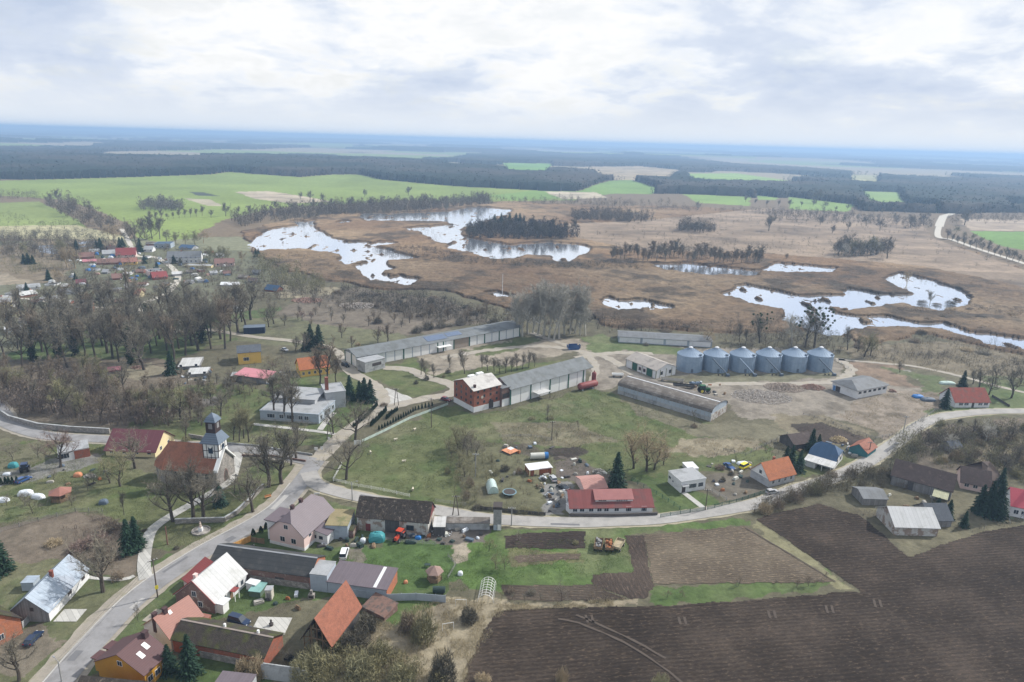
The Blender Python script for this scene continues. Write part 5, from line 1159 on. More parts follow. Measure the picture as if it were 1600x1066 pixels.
# pink house
b = H('pink_house', 'pink plastered house with purple-grey half-hipped roof and two dark chimneys', 'house', (476,861), (522,819), 838.5, Cc=(418,828), ridge=(447,806), lm='the pink house')
b.hip(PLP, R_PURPLET, b.r0, zc=b.h+(b.r0-b.h)*.62, d0=2.2, d1=2.0, ov=.4)
b.facebox('plinth', 'G', -0.05, b.W+.05, -.1, .8, .003, .06, PLW); b.facebox('plinth', 'F', -0.05, b.L+.05, -.1, .8, .003, .06, PLW)
b.win('G', [b.W*.3, b.W*.62], 1.4, 1.3, 1.3); b.win('G', [b.W*.5], b.h+1.0, 1.1, 1.1); b.win('F', [b.L*.2, b.L*.4], b.h-1.4, 1.0, 1.1); b.win('H', [b.W*.3, b.W*.7], 1.4); b.win('G', [b.W*.15, b.W*.75], .2, .8, .4, DKF, False)
b.chimney(b.L*.25, b.W*.52, b.r0+.9, .8, DCHM); b.chimney(b.L*.52, b.W*.52, b.r0+.9, .8, DCHM)
b.box('dormer', b.L*.1, b.L*.5, b.W*.72, b.W+1.6, -.1, b.h+1.6, WHT); b.box('dormer_roof', b.L*.05, b.L*.55, b.W*.6, b.W+2.0, b.h+1.62, b.h+1.85, R_PURPLET)
c = H('pink_house_annex', 'white plastered annex with purple-grey roof joined to the pink house', 'annex', (512,851), (524,840), 836, W=5.5, side=1)
c.body(PLW, [(0, c.h), (c.W, c.h+.9)]); c.sheet([(0, c.h), (c.W, c.h+.9)], R_PURPLET, .35); c.win('G', [c.W*.35, c.W*.7], 1.1, 1.0, .8, DKF); c.door('F', c.L*.5, mat=WHT)
# mossy barn with crumbling roof
b = H('crumbling_roof_barn', 'big whitewashed barn with a dark crumbling mossy roof facing the pink house yard', 'barn', (668.8,838), (558,828), 816.5, ridge=(677.4,776.7), Cc=(681,793), lm='the crumbling roof barn')
b.gable(PLD, R_MOSSD, b.r0, ov=.4)
MB().prism([(y*b.Y, z) for y, z in [(0, b.h), (b.W/2, b.r0-0.05), (b.W, b.h)]], -0.12, -0.003).build('gable_boards', mk('dark_red_boards', (.16,.045,.045), var=.2, pat='plank', ps=.25), b.root)
b.door('F', b.L*.5, b.L*.2, b.h-.3, WOODD, name='barn_door'); b.door('F', b.L*.84, 1.3, 2.1, mk('red_door', (.18,.04,.04), var=.2)); b.win('F', [b.L*.25], 1.3, 1.9, 1.4, DKF); 
for u in (.02, .12, .37, .98): b.facebox('pier', 'F', b.L*u-.2, b.L*u+.2, -.1, b.h-.2, .003, .25, PLD)
b = H('old_garage', 'low grey garage with yellowish mossy flat roof left of the crumbling roof barn', 'garage', (555,817), (522,816), 797, W=8, side=1); b.root.location = b.A
b.side; b.flat(PLGB, mk('mossy_felt', (.24,.20,.11), var=.25, scale=.4, col2=(.15,.15,.07)), 0); b.facebox('doorway', 'F', b.L*.35, b.L*.75, 0, b.h*.65, .003, .05, DKF)
c = H('brick_pen', 'low broken brick pen in front of the crumbling roof barn', 'pen', (558,831), (545,830), 820, W=3, side=1); c.flat(BRKP, R_MOSS, 0)
# poultry yard sheds
b = H('poultry_shed', 'small open fronted shed with white roof beside the road and poultry yard', 'shed', (697,821), (679,821), 808, W=5, side=1); b.flat(WOODD, R_WHITEGREY, 0)
b = H('sheet_shed', 'long low shed of rusty and blue sheets closing the poultry yard', 'shed', (765,818.5), (698,818), 809, W=3, side=1); b.flat(CONC, R_BRNG, 0)
for i, (u0, u1, m_) in enumerate(((.23, .58, mk('blue_sheet', (.10,.19,.27), var=.2, pat='plank', ps=.5)), (.6, .98, mk('rust_sheet', (.20,.15,.12), var=.3)), (.02, .2, WOODG))): b.facebox('panel', 'F', b.L*u0, b.L*u1, .1, b.h-.1, .003, .05, m_)
b = H('transformer_tower', 'grey brick transformer tower standing by the east road', 'tower', (770.5,828.5), (783,829), 796, W=2.6, side=1, lm='the transformer tower')
b.body(mk('tower_blocks', (.30,.30,.29), var=.2, pat='block', ps=1.0, pd=.55)); b.box('roof', -.15, b.L+.15, -.15, b.W+.15, b.h+.02, b.h+.75, DKF); b.door('F', b.L*.75, .9, 1.7, WHT); b.door('F', b.L*.25, .8, 1.5, PLGB)
# red roofed long house
b = H('red_roofed_bungalow', 'long white bungalow with red roof and wide dormer beside the east road', 'house', (891,804.5), (1019,802.5), 793.5, W=9.5, r=0, lm='the long red roofed bungalow')
rr_ = vplane(b.A+b.n*b.W/2, b.x, (889,766))[1]; b.gable(PLW, R_REDD, rr_, ov=.45)
b.win('F', [b.L*u for u in (.055, .14, .25, .35, .435, .56)], 1.0, 1.2, 1.2); b.win('F', [b.L*u for u in (.69, .72, .88, .91)], .9, .75, 1.4)
b.win('G', [b.W*.5], 1.2); x0, x1 = b.L*.31, b.L*.765; zd = b.h+(rr_-b.h)*.3
V = [b.P(x0, b.W*.15, zd+.1), b.P(x1, b.W*.15, zd+.1), b.P(x1, b.W*.47, rr_+.05), b.P(x0, b.W*.47, rr_+.05), b.P(x0, b.W*.15, zd+.7), b.P(x1, b.W*.15, zd+.7), b.P(x1, b.W*.47, rr_+.2), b.P(x0, b.W*.47, rr_+.2)]
dm = MB().add(V, [(0,3,2,1),(0,1,5,4),(1,2,6,5),(2,3,7,6),(3,0,4,7),(4,5,6,7)]).build('dormer', PLW, b.root)
V = [b.P(x0-.3, b.W*.12, zd+.7), b.P(x1+.3, b.W*.12, zd+.7), b.P(x1+.3, b.W*.48, rr_+.25), b.P(x0-.3, b.W*.48, rr_+.25)]; V += [(a, c_, z+.12) for a, c_, z in V]
MB().add(V, [(0,3,2,1),(4,5,6,7),(0,1,5,4),(1,2,6,5),(2,3,7,6),(3,0,4,7)]).build('roof', mk('dormer_roof', (.30,.13,.12), var=.15), dm)
for u in (.08,.13,.19,.24,.56,.62,.68,.75,.81): MB().box(x0+(x1-x0)*u, x0+(x1-x0)*u+.5, (b.W*.15-.05)*b.Y, (b.W*.15-.003)*b.Y, zd+.3, zd+.6).build('pane', GLASS, dm)
c = H('pink_roofed_shed', 'low shed with faded pink roof between the red roofed bungalow and the tall spruce', 'shed', (913,775), (948,772), 765, W=8, side=1); c.body(PLP, [(0, c.h), (c.W/2, c.h+1.2), (c.W, c.h)]); c.sheet([(0, c.h), (c.W/2, c.h+1.2), (c.W, c.h)], mk('faded_pink_roof', (.38,.21,.18), var=.15, scale=.4), .3)
b = H('porch_shed', 'small white lean-to at the left end of the red roofed bungalow', 'shed', (884,797), (890,803), 787, W=3, side=1); b.flat(PLW, R_WHITE, 0)
# yellow garage workshop
b = H('yellow_garages', 'pale yellow garage block with white flat roof and rusty doors', 'garage', (827,744.5), (863,740), 735.5, ridge=None, Cc=(809,727), lm='the yellow garage block')
b.flat(PLC, R_WHITE, 0.0)
b.facebox('garage_door', 'F', b.L*.42, b.L*.95, .05, 2.2, .003, .06, mk('rust_door', (.22,.075,.04), var=.2, pat='plank', ps=.3)); b.door('F', b.L*.12, 1.2, 2.0, MATS['rust_door'])
for u in (.2, .5, .8): b.door('G', b.W*u, .9, 1.9, MATS['rust_door'])
# white flat roofed house
b = H('white_flat_house', 'white cubic house with grey flat roof and lawn path, right of the red roofed bungalow', 'house', (1063,770.5), (1101,764.5), 753, Cc=(1038.8,737), lm='the white flat roofed house')
b.flat(PLW, R_GREYL, 0.12); b.win('F', [b.L*.38, b.L*.48, b.L*.58, b.L*.76, b.L*.86], 1.2, .8, 1.3); b.door('F', b.L*.12, 1.2, 2.1, DKF); b.box('awning', b.L*.0, b.L*.26, -1.2, -.08, 2.5, 2.6, R_GREYL); b.win('G', [b.W*.6], 1.4, .6, .6); b.win('G', [b.W*.82, b.W*.9], 1.7, .7, .8)
c = H('white_shed', 'low shed with white roof behind the white flat roofed house', 'shed', (1075,738), (1091,737), 733, W=4.5, side=1); c.flat(PLW, R_WHITE, 0)
# orange roofed house
b = H('orange_roofed_house', 'white house with bright orange tiled roof by the east road', 'house', (1201,762), (1241,751.5), 750.5, Cc=(1167.5,735), ridge=(1188,722), lm='the orange roofed house')
b.gable(PLG, R_ORANGEN, b.r0, ov=.4, gmat=WHT); b.win('G', [b.W*.5], b.h+.6, .9, 1.0, DKF, False); b.win('F', US(b.L, 4, .15), 1.0, .9, 1.2); b.chimney(b.L*.5, b.W*.55, b.r0+.7)
# blue roofed house
b = H('blue_roofed_house', 'white house with blue half-hipped roof and pale grey lean-to veranda', 'house', (1302.5,734), (1262,722), 726, Cc=(1328.8,713), ridge=(1310,697), lm='the blue roofed house')
b.h = max(b.h, 2.2); b.r0 = b.h+4.0; b.hip(PLW, R_BLUE, b.r0, zc=b.h+1.8, d0=2.0, d1=2.0, ov=.4); b.win('G', [b.W*.3, b.W*.7], 1.0, 1.6, 1.2, mk('brown_frame', (.25,.10,.05), var=.1)); b.win('G', [b.W*.5], b.h+.4, .6, .6)
V = [b.P(-.6, -4, 2.1), b.P(b.L+.4, -4, 2.1), b.P(b.L+.4, .6, b.h+.4), b.P(-.6, .6, b.h+.4)]; V += [(x, y, z+.12) for x, y, z in V]
MB().add(V, [(0,3,2,1),(4,5,6,7),(0,1,5,4),(1,2,6,5),(2,3,7,6),(3,0,4,7)]).build('veranda_roof', R_WHITEGREY, b.root)
for u in (.02, .35, .65, .98): b.box('post', b.L*u-.08, b.L*u+.08, -3.8, -3.64, -.1, 2.12, WHT)
b.box('veranda_wall', b.L*.6, b.L, -3.5, -.003, -.1, 2.1, PLW)
b = H('orange_hut', 'little hut with orange tiled roof and teal front by the roadside', 'hut', (1354,716), (1368,706), 708, W=6, r=0, side=1); b.body(mk('teal_boards', (.05,.17,.19), var=.2), [(0, b.h), (b.W/2, b.h+2.2), (b.W, b.h)]); b.sheet([(0, b.h), (b.W/2, b.h+2.2), (b.W, b.h)], R_ORANGE, .4)
b = H('weathered_shed', 'sagging dark brown shed behind the spruces of the blue roofed house', 'shed', (1240,704), (1270,700), 695, W=7.5, r=0, lm='the weathered brown shed'); b.gable(WOODD, R_DKBRN, b.h+2.2, .4)
# dark barns on the right
b = H('dark_planked_barn', 'huge dark barn of weathered planks with long brown roof right of the road bend', 'barn', (1484,783), (1391,757), 768, ridge=(1498,747), Cc=(1507,757.5), lm='the big dark barn')
b.W = 10; b.r0 = b.h+3.6; b.gable(WOODG, R_DKBRN, b.r0, ov=.4); b.facebox('barn_door', 'F', b.L*.62, b.L*.72, 0, b.h-.5, .003, .08, WOODD)
V = [b.P(.5, -5, 2.2), b.P(b.L*.28, -5, 2.2), b.P(b.L*.28, -.05, b.h-.6), b.P(.5, -.05, b.h-.6)]; V += [(x, y, z+.1) for x, y, z in V]
MB().add(V, [(0,3,2,1),(4,5,6,7),(0,1,5,4),(1,2,6,5),(2,3,7,6),(3,0,4,7)]).build('lean_to_roof', mk('yellow_planks', (.33,.33,.22), var=.25, pat='seam', ps=.4), b.root)
for u in (.03, .26): b.box('post', b.L*u, b.L*u+.2, -4.8, -4.6, -.1, 2.2, WOODG)
b = H('slate_outbuilding', 'outbuilding with blue-grey slate roof in front of the big dark barn', 'shed', (1457,800), (1425,800), 790, W=8, r=0, side=1); b.gable(WOODG, R_SLATE, b.h+3, .4)
b = H('white_roofed_barn', 'low barn with pale sheet roof between the ploughed field and the big dark barn', 'barn', (1432,808), (1368,806), 795, W=10, r=0, side=1, lm='the pale roofed barn'); b.gable(PLD, R_WHITEGREY, b.h+3.2, .4); b.door('F', b.L*.3, 2.2, 2.2, WOODD)
b = H('pink_walled_cottage', 'cottage with dark roof and pink end wall behind the big dark barn', 'cottage', (1500,763), (1545,772), 753, W=9, r=0, side=1, lm='the pink walled cottage'); b.gable(PLP, R_DKBRN, b.h+3.4, .4); b.win('F', US(b.L, 3, .2), 1.0)
b = H('old_thatched_shed', 'old brown hipped shed among the bushes right of the big dark barn', 'shed', (1535,757), (1565,757), 749, W=9, r=0, side=1); b.hip(WOODB, mk('thatch', (.13,.10,.085), var=.3, scale=.8), b.h+3.8, ov=.5)
b = H('pink_roofed_house', 'white house with raspberry red roof beside spruces at the right edge', 'house', (1577,806), (1606,812), 790, W=9, r=0, side=1, lm='the raspberry roofed house'); b.gable(PLW, mk('raspberry_roof', (.45,.09,.11), var=.12), b.h+3.6, .4); b.win('F', US(b.L, 2, .3), 1.0)
b = H('grey_roadside_shed', 'long low grey shed with pale end roof beside the hedge on the road bend', 'shed', (1366,772), (1330,771), 762, W=7, r=0, side=1); b.gable(WOODG, R_GREY, b.h+1.2, .3)
b = H('collapsed_hut', 'small blue-grey hut sunk in the bushes right of the road bend', 'hut', (1486,708), (1503,706), 701, W=5, r=0, side=1); b.gable(WOODG, R_SLATE, b.h+1.6, .3)
# workshop white wall dark roof (yard)
b = H('yard_office', 'low white building with dark grey hipped roof right of the silos', 'building', (1337.5,623.5), (1384.5,614), 610, Cc=(1291,597.5), lm='the low white yard building')
b.hip(PLW, R_GREY, b.h+2.0, ov=.7, d0=b.W*.3, d1=b.W*.3) if b.L > b.W*.61 else b.hip(PLW, R_GREY, b.h+2.0, ov=.7, d0=b.L*.35, d1=b.L*.35)
b.win('F', US(b.L, 6, .1), 2.0, 1.6, .9, DKF); b.door('G', b.W*.75, 2.2, 2.4, DKF); b.door('G', b.W*.9, 1.2, 2.2, mk('blue_door', (.08,.2,.4), var=.1))
b = H('red_tiled_house', 'white cottage with old red tiled roof at the right road bend', 'house', (1491,637), (1545,637), 628.5, W=9.5, r=0, lm='the red tiled cottage'); rr_ = vplane(b.A+b.n*b.W/2, b.x, (1492,606))[1]
b.gable(PLW, mk('old_red_tiles', (.27,.075,.055), var=.22, scale=.8, pat='tile', ps=2.2, col2=(.2,.09,.07)), rr_, .4); b.win('F', [b.L*u for u in (.14, .2, .3, .36, .7, .76, .86, .92)], 1.0, .8, 1.2); b.door('F', b.L*.52, 1.0, 2.0, DKF)
# farm: arched barn
b = H('arched_barn', 'long arched barn with brown cement roof and blue-grey sides in the meadow', 'barn', (1110,658.5), (965,615), 644, Cc=(1146,632), lm='the arched barn')
W = b.W; r = HT(G(1128,652), 633); r = b.h+2.0
pr = [(W/2-W/2*math.cos(math.pi*i/10), b.h+(r-b.h)*math.sin(math.pi*i/10)**.85) for i in range(11)]; b.body(CONB, pr); b.prof = pr; b.r = r; b.roof = b.sheet(pr, R_BRNG, .3)
b.box('ridge_vent', 0, b.L, W/2-.25, W/2+.25, r+.15, r+.32, R_WHITE, b.roof)
b.facebox('plinth', 'F', 0, b.L, -.1, b.h*.45, .003, .08, CONC); b.facebox('plinth', 'G', -.08, W+.08, -.1, b.h*.75, .003, .08, PLD)
m_ = MB(); [m_.box(b.L*(i+.5)/24-.09, b.L*(i+.5)/24+.09, -.14*b.Y, -.09*b.Y, -.1, b.h) for i in range(24)]; m_.build('ribs', CONC, b.root)
# beige roofed shed with green doors
b = H('green_doored_shed', 'white shed with beige roof and green double doors in front of the silos', 'shed', (1024.5,592), (978,573), 579, Cc=(1063.8,575), ridge=(1045,567.5), lm='the green doored shed')
b.gable(PLW, R_BEIGE, b.r0, ov=.5); b.facebox('gate', 'F', b.L*.12, b.L*.30, 0, b.h-.4, .003, .08, GRN); b.facebox('gate', 'F', b.L*.62, b.L*.78, 0, b.h-.4, .003, .08, GRN); b.win('G', [b.W*.28, b.W*.7], 1.3, 1.3, 1.5, mk('timber_frame_brown', (.2,.15,.1)))
for u in (.0, .12, .3, .45, .62, .78, 1.0): b.facebox('pier', 'F', b.L*u-.12, b.L*u+.12, -.1, b.h-.02, .085, .16, mk('olive_trim', (.16,.17,.10)))
b.win('F', [b.L*.38, b.L*.53], 1.0, 1.4, 1.4, mk('red_frame', (.35,.06,.05)))
for u in (.0, .2, .5, .78, 1.0): b.facebox('pier', 'G', b.W*u-.12, b.W*u+.12, -.1, b.h-.02, .003, .1, MATS['olive_trim'])
# far long shed
b = H('far_long_barn', 'long low barn with grey roof and white bays at the marsh edge behind the silos', 'barn', (966,535), (1112,543.5), 526, W=12, r=0, lm='the long low barn at the marsh edge'); rr_ = vplane(b.A+b.n*b.W/2, b.x, (969,518))[1]
b.gable(PLGB, R_GREY, rr_, .4)
for i in range(4): b.facebox('bay_panel', 'F', b.L*(i*.25+.01), b.L*(i*.25+.235), .3, b.h-.2, .003, .05, PLW)
# front warehouse
b = H('white_warehouse', 'tall white warehouse with grey roof and green posts joined to the brick mill', 'warehouse', (797,633), (914.6,598.5), 607, ridge=(772,590), lm='the white warehouse')
b.W = 12.0; b.r0 = b.h+2.7
b.body(CONC, [(0, b.h), (b.W/2, b.r0), (b.W, b.h)]); b.prof = [(0, b.h), (b.W/2, b.r0), (b.W, b.h)]; b.r = b.r0
for i in range(8): b.facebox('wall_panel', 'F', b.L*i/8+.16, b.L*(i+1)/8-.16, .1, b.h-.3, .003, .06, WHT)
for i in (0, 2, 4, 6, 7.7): b.facebox('post', 'F', b.L*i/8-.3, b.L*i/8+.3, -.1, b.h, .065, .2, GRN)
b.roof = b.sheet(b.prof, R_GREYD, 1.0, x1=b.L+3.2, ovx=.6); b.box('canopy', b.L*.27, b.L*.43, -4, -.21, 2.9, 3.05, R_WHITEGREY)
b.box('post', b.L*.28, b.L*.28+.15, -3.8, -3.65, -.1, 2.9, DKF); b.box('post', b.L*.42, b.L*.42+.15, -3.8, -3.65, -.1, 2.9, DKF)
# link block
c = H('link_block', 'open brick and white block between the brick mill and the white warehouse', 'building', (784,636), (796,632.5), 607.5, W=9, side=1); c.body(BRKP, [(0, c.h), (c.W, c.h)]); c.facebox('wall_base', 'F', 0, c.L, -.1, c.h*.4, .003, .06, WHT); c.facebox('opening', 'F', .2, c.L-.2, c.h*.45, c.h*.7, .003, .05, DKF); c.box('roof', -.2, c.L+.2, -.3, c.W, c.h+.02, c.h+.15, R_GREY)
# brick mill
b = H('brick_mill', 'three storey red brick mill with whitish roof and white plinth', 'mill', (740.2,645), (781.7,634), 610.7, Cc=(701.7,596.6), lm='the red brick mill')
r = b.h+2.6; b.gable(BRKO if False else BRK, mk('whitish_felt_roof', (.48,.46,.43), var=.18, scale=.3, col2=(.34,.32,.30), c2t=(.48,.6)), r, ov=.5)
b.facebox('plinth', 'F', -.06, b.L, -.1, 2.2, .003, .07, PLW); b.facebox('plinth', 'G', -.06, b.W+.06, -.1, 2.2, .003, .07, PLW)
for z in (3.0, 5.4, 7.6): 
    if z < b.h-1: b.win('G', US(b.W, 4, .14), z, .9, 1.1, BRKP, False); b.win('F', US(b.L, 4, .15), z, .8, 1.0, BRKP, False)
b.facebox('barn_door', 'F', b.L*.55, b.L*.72, .1, 3.4, .075, .12, DKF); b.chimney(b.L*.1, b.W*.1, b.h+1.6, .8, DCHM)
for x0, y0 in ((.25, .55), (.6, .6)): b.box('roof_light', b.L*x0, b.L*(x0+.22), b.W*y0, b.W*(y0+.12), r-.6, r+.35, WHT, b.roof)
MB().tube(b.P(b.L*.3, -.08, b.h*.62), b.P(b.L*.3, -.14, b.h*.62), .55, n=20).build('clock', mk('clock_face', (.5,.45,.38)), b.root)
# long rear warehouse
b = H('rear_warehouse', 'very long white warehouse with grey roof, green posts and solar panels at the back', 'warehouse', (559,575), (812.5,525.5), 557.5, ridge=(543,549.5), lm='the long rear warehouse')
b.W = 13.0; b.r0 = b.h+1.7
b.body(PLGB, [(0, b.h), (b.W/2, b.r0), (b.W, b.h)]); b.prof = [(0, b.h), (b.W/2, b.r0), (b.W, b.h)]; b.r = b.r0; b.roof = b.sheet(b.prof, R_GREYD, .8)
for i in range(20):
    if i in (11, 12): continue
    b.facebox('wall_panel', 'F', b.L*i/20+.25, b.L*(i+1)/20-.25, .1, b.h-.4, .003, .06, WHT)
b.facebox('wall_panel', 'F', b.L*11/20+.3, b.L*13/20-.3, .1, b.h-.4, .003, .06, mk('beige_panel', (.30,.25,.20), var=.2))
for i in (0, 1.5, 5, 9, 9.7, 11, 13, 15, 17, 19.9): b.facebox('post', 'F', b.L*i/20-.3, b.L*i/20+.3, -.1, b.h, .065, .2, GRN)
for u in (.05, .45, .95): b.facebox('post', 'G', b.W*u-.3, b.W*u+.3, -.1, b.h, .003, .2, GRN)
b.facebox('wall_panel', 'G', b.W*.1, b.W*.42, .1, b.h-.3, .003, .06, WHT); b.facebox('wall_panel', 'G', b.W*.5, b.W*.92, .1, b.h-.3, .003, .06, WHT); b.win('G', [b.W*.25, b.W*.7], 2, 1, 1, DKF)
SOL = mk('solar_cell', (.10,.13,.19), rough=.3, pat='seam', ps=1.0, pd=1.9, spec=.5)
b.onroof('solar_panel', b.L*.40, b.L*.52, b.W*.1, b.W*.45, SOL, .05); b.onroof('solar_panel', b.L*.53, b.L*.62, b.W*.18, b.W*.45, SOL, .05)
b.box('canopy', b.L*.44, b.L*.52, -3, -.21, 3.0, 3.15, WHT)
c = H('concrete_annex', 'bare grey concrete annex in front of the rear warehouse gable', 'annex', (571,583), (602,575), 567, W=7, side=1); c.flat(CONC, R_GREYL, .1); c.facebox('opening', 'F', c.L*.35, c.L*.8, 2.2, 3.6, .003, .05, DKF); c.facebox('green_panel', 'H', .2, c.W-.2, 0, c.h-.2, .003, .05, GRN)
# grey flat school
b = H('grey_flat_building', 'wide grey single storey building with flat roofs and a raised hall', 'building', (497.6,662.5), (407,656), 648, W=24, side=-1, lm='the grey flat roofed building')
b.W = 22; b.flat(PLGB, R_GREYL, .15); b.r = b.h
b.win('F', [b.L*u for u in (.2, .3, .45, .5, .63, .78, .84)], 1.2, 1.5, 1.4); b.facebox('plinth', 'F', -.05, b.L, -.1, .6, .003, .06, CONC)
b.box('raised_hall', b.L*.22, b.L*.98, b.W*.42, b.W*.95, b.h+.15, b.h+1.7, PLG); b.box('hall_roof', b.L*.20, b.L*1.0, b.W*.40, b.W*.97, b.h+1.72, b.h+1.9, R_GREYL)
c = H('grey_wing', 'east wing of the grey flat roofed building with a tall red brick chimney', 'building', (498.5,662.5), (524,640), 648, W=0.01, side=1); c.W = 3; c.root.location = c.A
c.W = 12; c.n = c.n; 
c.side = -1 if c.n.x < 0 else 1
c = c; c.Y = c.Y; c.flat(PLGB, R_GREYL, .15); c.h2 = c.h; c.win('F', US(c.L, 4, .15), 1.2, 1.6, 1.4)
c2 = H('grey_tall_wing', 'raised rear block of the grey flat roofed building', 'building', (510,640), (541,636), 615, W=10, side=1); c2.flat(PLG, R_GREYL, .3); c2.box('chimney', .5, 1.7, 3, 4.2, c2.h, c2.h+5.2, BRKC, c2.roof)
# yellow house
b = H('yellow_house', 'yellow two storey house with dark low roof left of the farm road', 'house', (373,570), (408.5,567), 552, Cc=(360,541.5), lm='the yellow house'); b.W = max(8, min(b.W, 11)); b.gable(PLY, R_SLATE, b.h+1.8, .4); b.win('F', [b.L*.27, b.L*.35, b.L*.43], 1.6, .8, 1.5); b.win('G', [b.W*.5], 1.6); 
b = H('orange_roofed_farmhouse', 'yellow farmhouse with orange tiled roof beside the farm road', 'house', (470,590), (515,584), 578.5, W=9.5, r=0, lm='the orange roofed farmhouse'); rr_ = vplane(b.A+b.n*b.W/2, b.x, (461,561))[1]; b.gable(PLY, R_ORANGEN, min(rr_, b.h+6), .4); b.win('F', US(b.L, 5, .1), 1.0, .9, 1.2); b.win('G', [b.W*.3, b.W*.7], 1.0); b.win('G', [b.W*.5], b.h+.6)
b = H('pink_roofed_shed', 'open shed with bright pink metal roof below the yellow house', 'shed', (416,600), (430,589), 592, W=13, r=0, side=1, lm='the bright pink roofed shed'); b.body(WOODG); b.sheet([(0, b.h), (b.W, b.h+1)], R_PINK, .5)
c = H('small_sheet_shed', 'small shed with pale sheet roof touching the pink roofed shed', 'shed', (393,597), (408,595), 592, W=5, side=1); c.flat(WOODG, R_WHITEGREY, 0)
c = H('wooden_shed', 'wooden shed with grey roof left of the pink roofed shed', 'shed', (361,598), (384,597), 588, W=5, side=1); c.flat(WOODB, R_GREYL, 0); c.facebox('doorway', 'F', c.L*.3, c.L*.55, 0, c.h-.4, .003, .05, DKF)
c = H('navy_container', 'dark navy metal container standing on grass by the farm road', 'container', (381,522.5), (414,521), 513, W=6, side=1); c.flat(mk('navy_metal', (.018,.03,.06), var=.2, pat='plank', ps=.5), mk('navy_roof', (.12,.15,.19), var=.2), 0)
# maroon roofed building behind church
b = H('maroon_roofed_hall', 'long building with crimson roof between the west road and the church', 'building', (166,712), (243,715), 703, W=12, r=0, lm='the crimson roofed building'); rr_ = vplane(b.A+b.n*b.W/2, b.x, (175,670))[1]; b.gable(PLC, R_CRIM, min(rr_, b.h+7), .5); b.win('F', US(b.L, 4, .12), 1.0); b.win('H', [b.W*.3, b.W*.7], 1.0)
b = H('garden_annex', 'long garden shed with pale roof, white left end and orange right end', 'shed', (93,722.5), (141,713), 709, W=7, r=0, side=1, lm='the garden shed with the orange end'); b.flat(PLW, R_GREYL, 0); b.facebox('end_wall', 'H', 0, b.W, -.1, b.h, .003, .1, BRKO); b.facebox('brick_wall', 'F', b.L*.5, b.L, -.1, b.h-.2, .003, .08, BRK); b.win('F', [b.L*.06, b.L*.16, b.L*.26], 1, 1.2, 1.5)
# ------------------------------------------------------------------ church
b = H('church', 'stone village church with red tiled roof and half-timbered tower with dark belfry', 'church', (337,762), (232,753), 739, Cc=(361,720), W=9.5, lm='the church')
h, W, L = b.h, b.W, b.L; rz_ = vplane(b.A+b.n*W/2, b.x, (245,688))[1]; r = min(rz_, h+9)
b.r = r; b.yr = W/2; b.prof = [(0, h), (W/2, r), (W, h)]; AP = 5.0; L1 = L-AP
b.body(STN, [(0, h), (W/2, r-.1), (W, h)], x1=L1)
ap = [(L1, 0), (L-1.5, W*.22), (L, W*.5), (L-1.5, W*.78), (L1, W)]
V = [b.P(x, y, -.1) for x, y in ap]+[b.P(x, y, h) for x, y in ap]; n5 = 5
MB().add(V, [(i, i+1, n5+i+1, n5+i) for i in range(4)]+[(0, 1, 2, 3, 4), (9, 8, 7, 6, 5)]).build('apse_wall', STN, b.root)
b.roof = b.sheet(b.prof, R_CHURCH, .5, x1=L1-.52, ovx=.5)
apo = [(L1, -.5), (L-1.2, W*.18), (L+.5, W*.5), (L-1.2, W*.82), (L1, W+.5)]; k = (r-h)/(W/2)
V = [b.P(x, y, h-.25) for x, y in apo]+[b.P(L1, W/2, r+.15), b.P(L1, -.5, h-.35), b.P(L1, W+.5, h-.35)]
MB().add(V, [(0, 1, 5), (1, 2, 5), (2, 3, 5), (3, 4, 5), (4, 0, 5), (4, 3, 2, 1, 0)]).build('apse_roof', R_CHURCH, b.root)
# stone west front with white coping and pointed portal
MB().prism([(y*b.Y, z) for y, z in [(-.4, -.1), (-.4, h+.4), (W/2, r-1.0), (W+.4, h+.4), (W+.4, -.1)]], -.8, -.003).build('west_front', STN, b.root)
MB().prism([(y*b.Y, z) for y, z in [(-.6, h+.3), (W/2, r-.97), (W+.6, h+.3), (W+.6, h+.9), (W/2, r-.4), (-.6, h+.9)]], -1.4, -.1).build('coping', WHT, b.root)
pt = [(-1.1, 0), (-1.1, 2.4), (-.7, 3.4), (0, 4.0), (.7, 3.4), (1.1, 2.4), (1.1, 0)]
MB().prism([((W/2+y)*b.Y, z) for y, z in pt], -.9, -.82).build('portal', BRKP, b.root); MB().prism([((W/2+y*.7)*b.Y, z*.9) for y, z in pt], -.96, -.905).build('door', DKF, b.root)
for u in (.15, .35, .55, .75):
    MB().prism([(u*L1+y, z) for y, z in [(-.5, h*.35), (-.5, h*.75), (0, h*.88), (.5, h*.75), (.5, h*.35)]], 0, .06).build('window', GLASS, b.root)
    o = b.root.children[-1]; me = o.data
    for v in me.vertices: x, y, z = v.co; v.co = (y, -(x+.003)*b.Y, z)
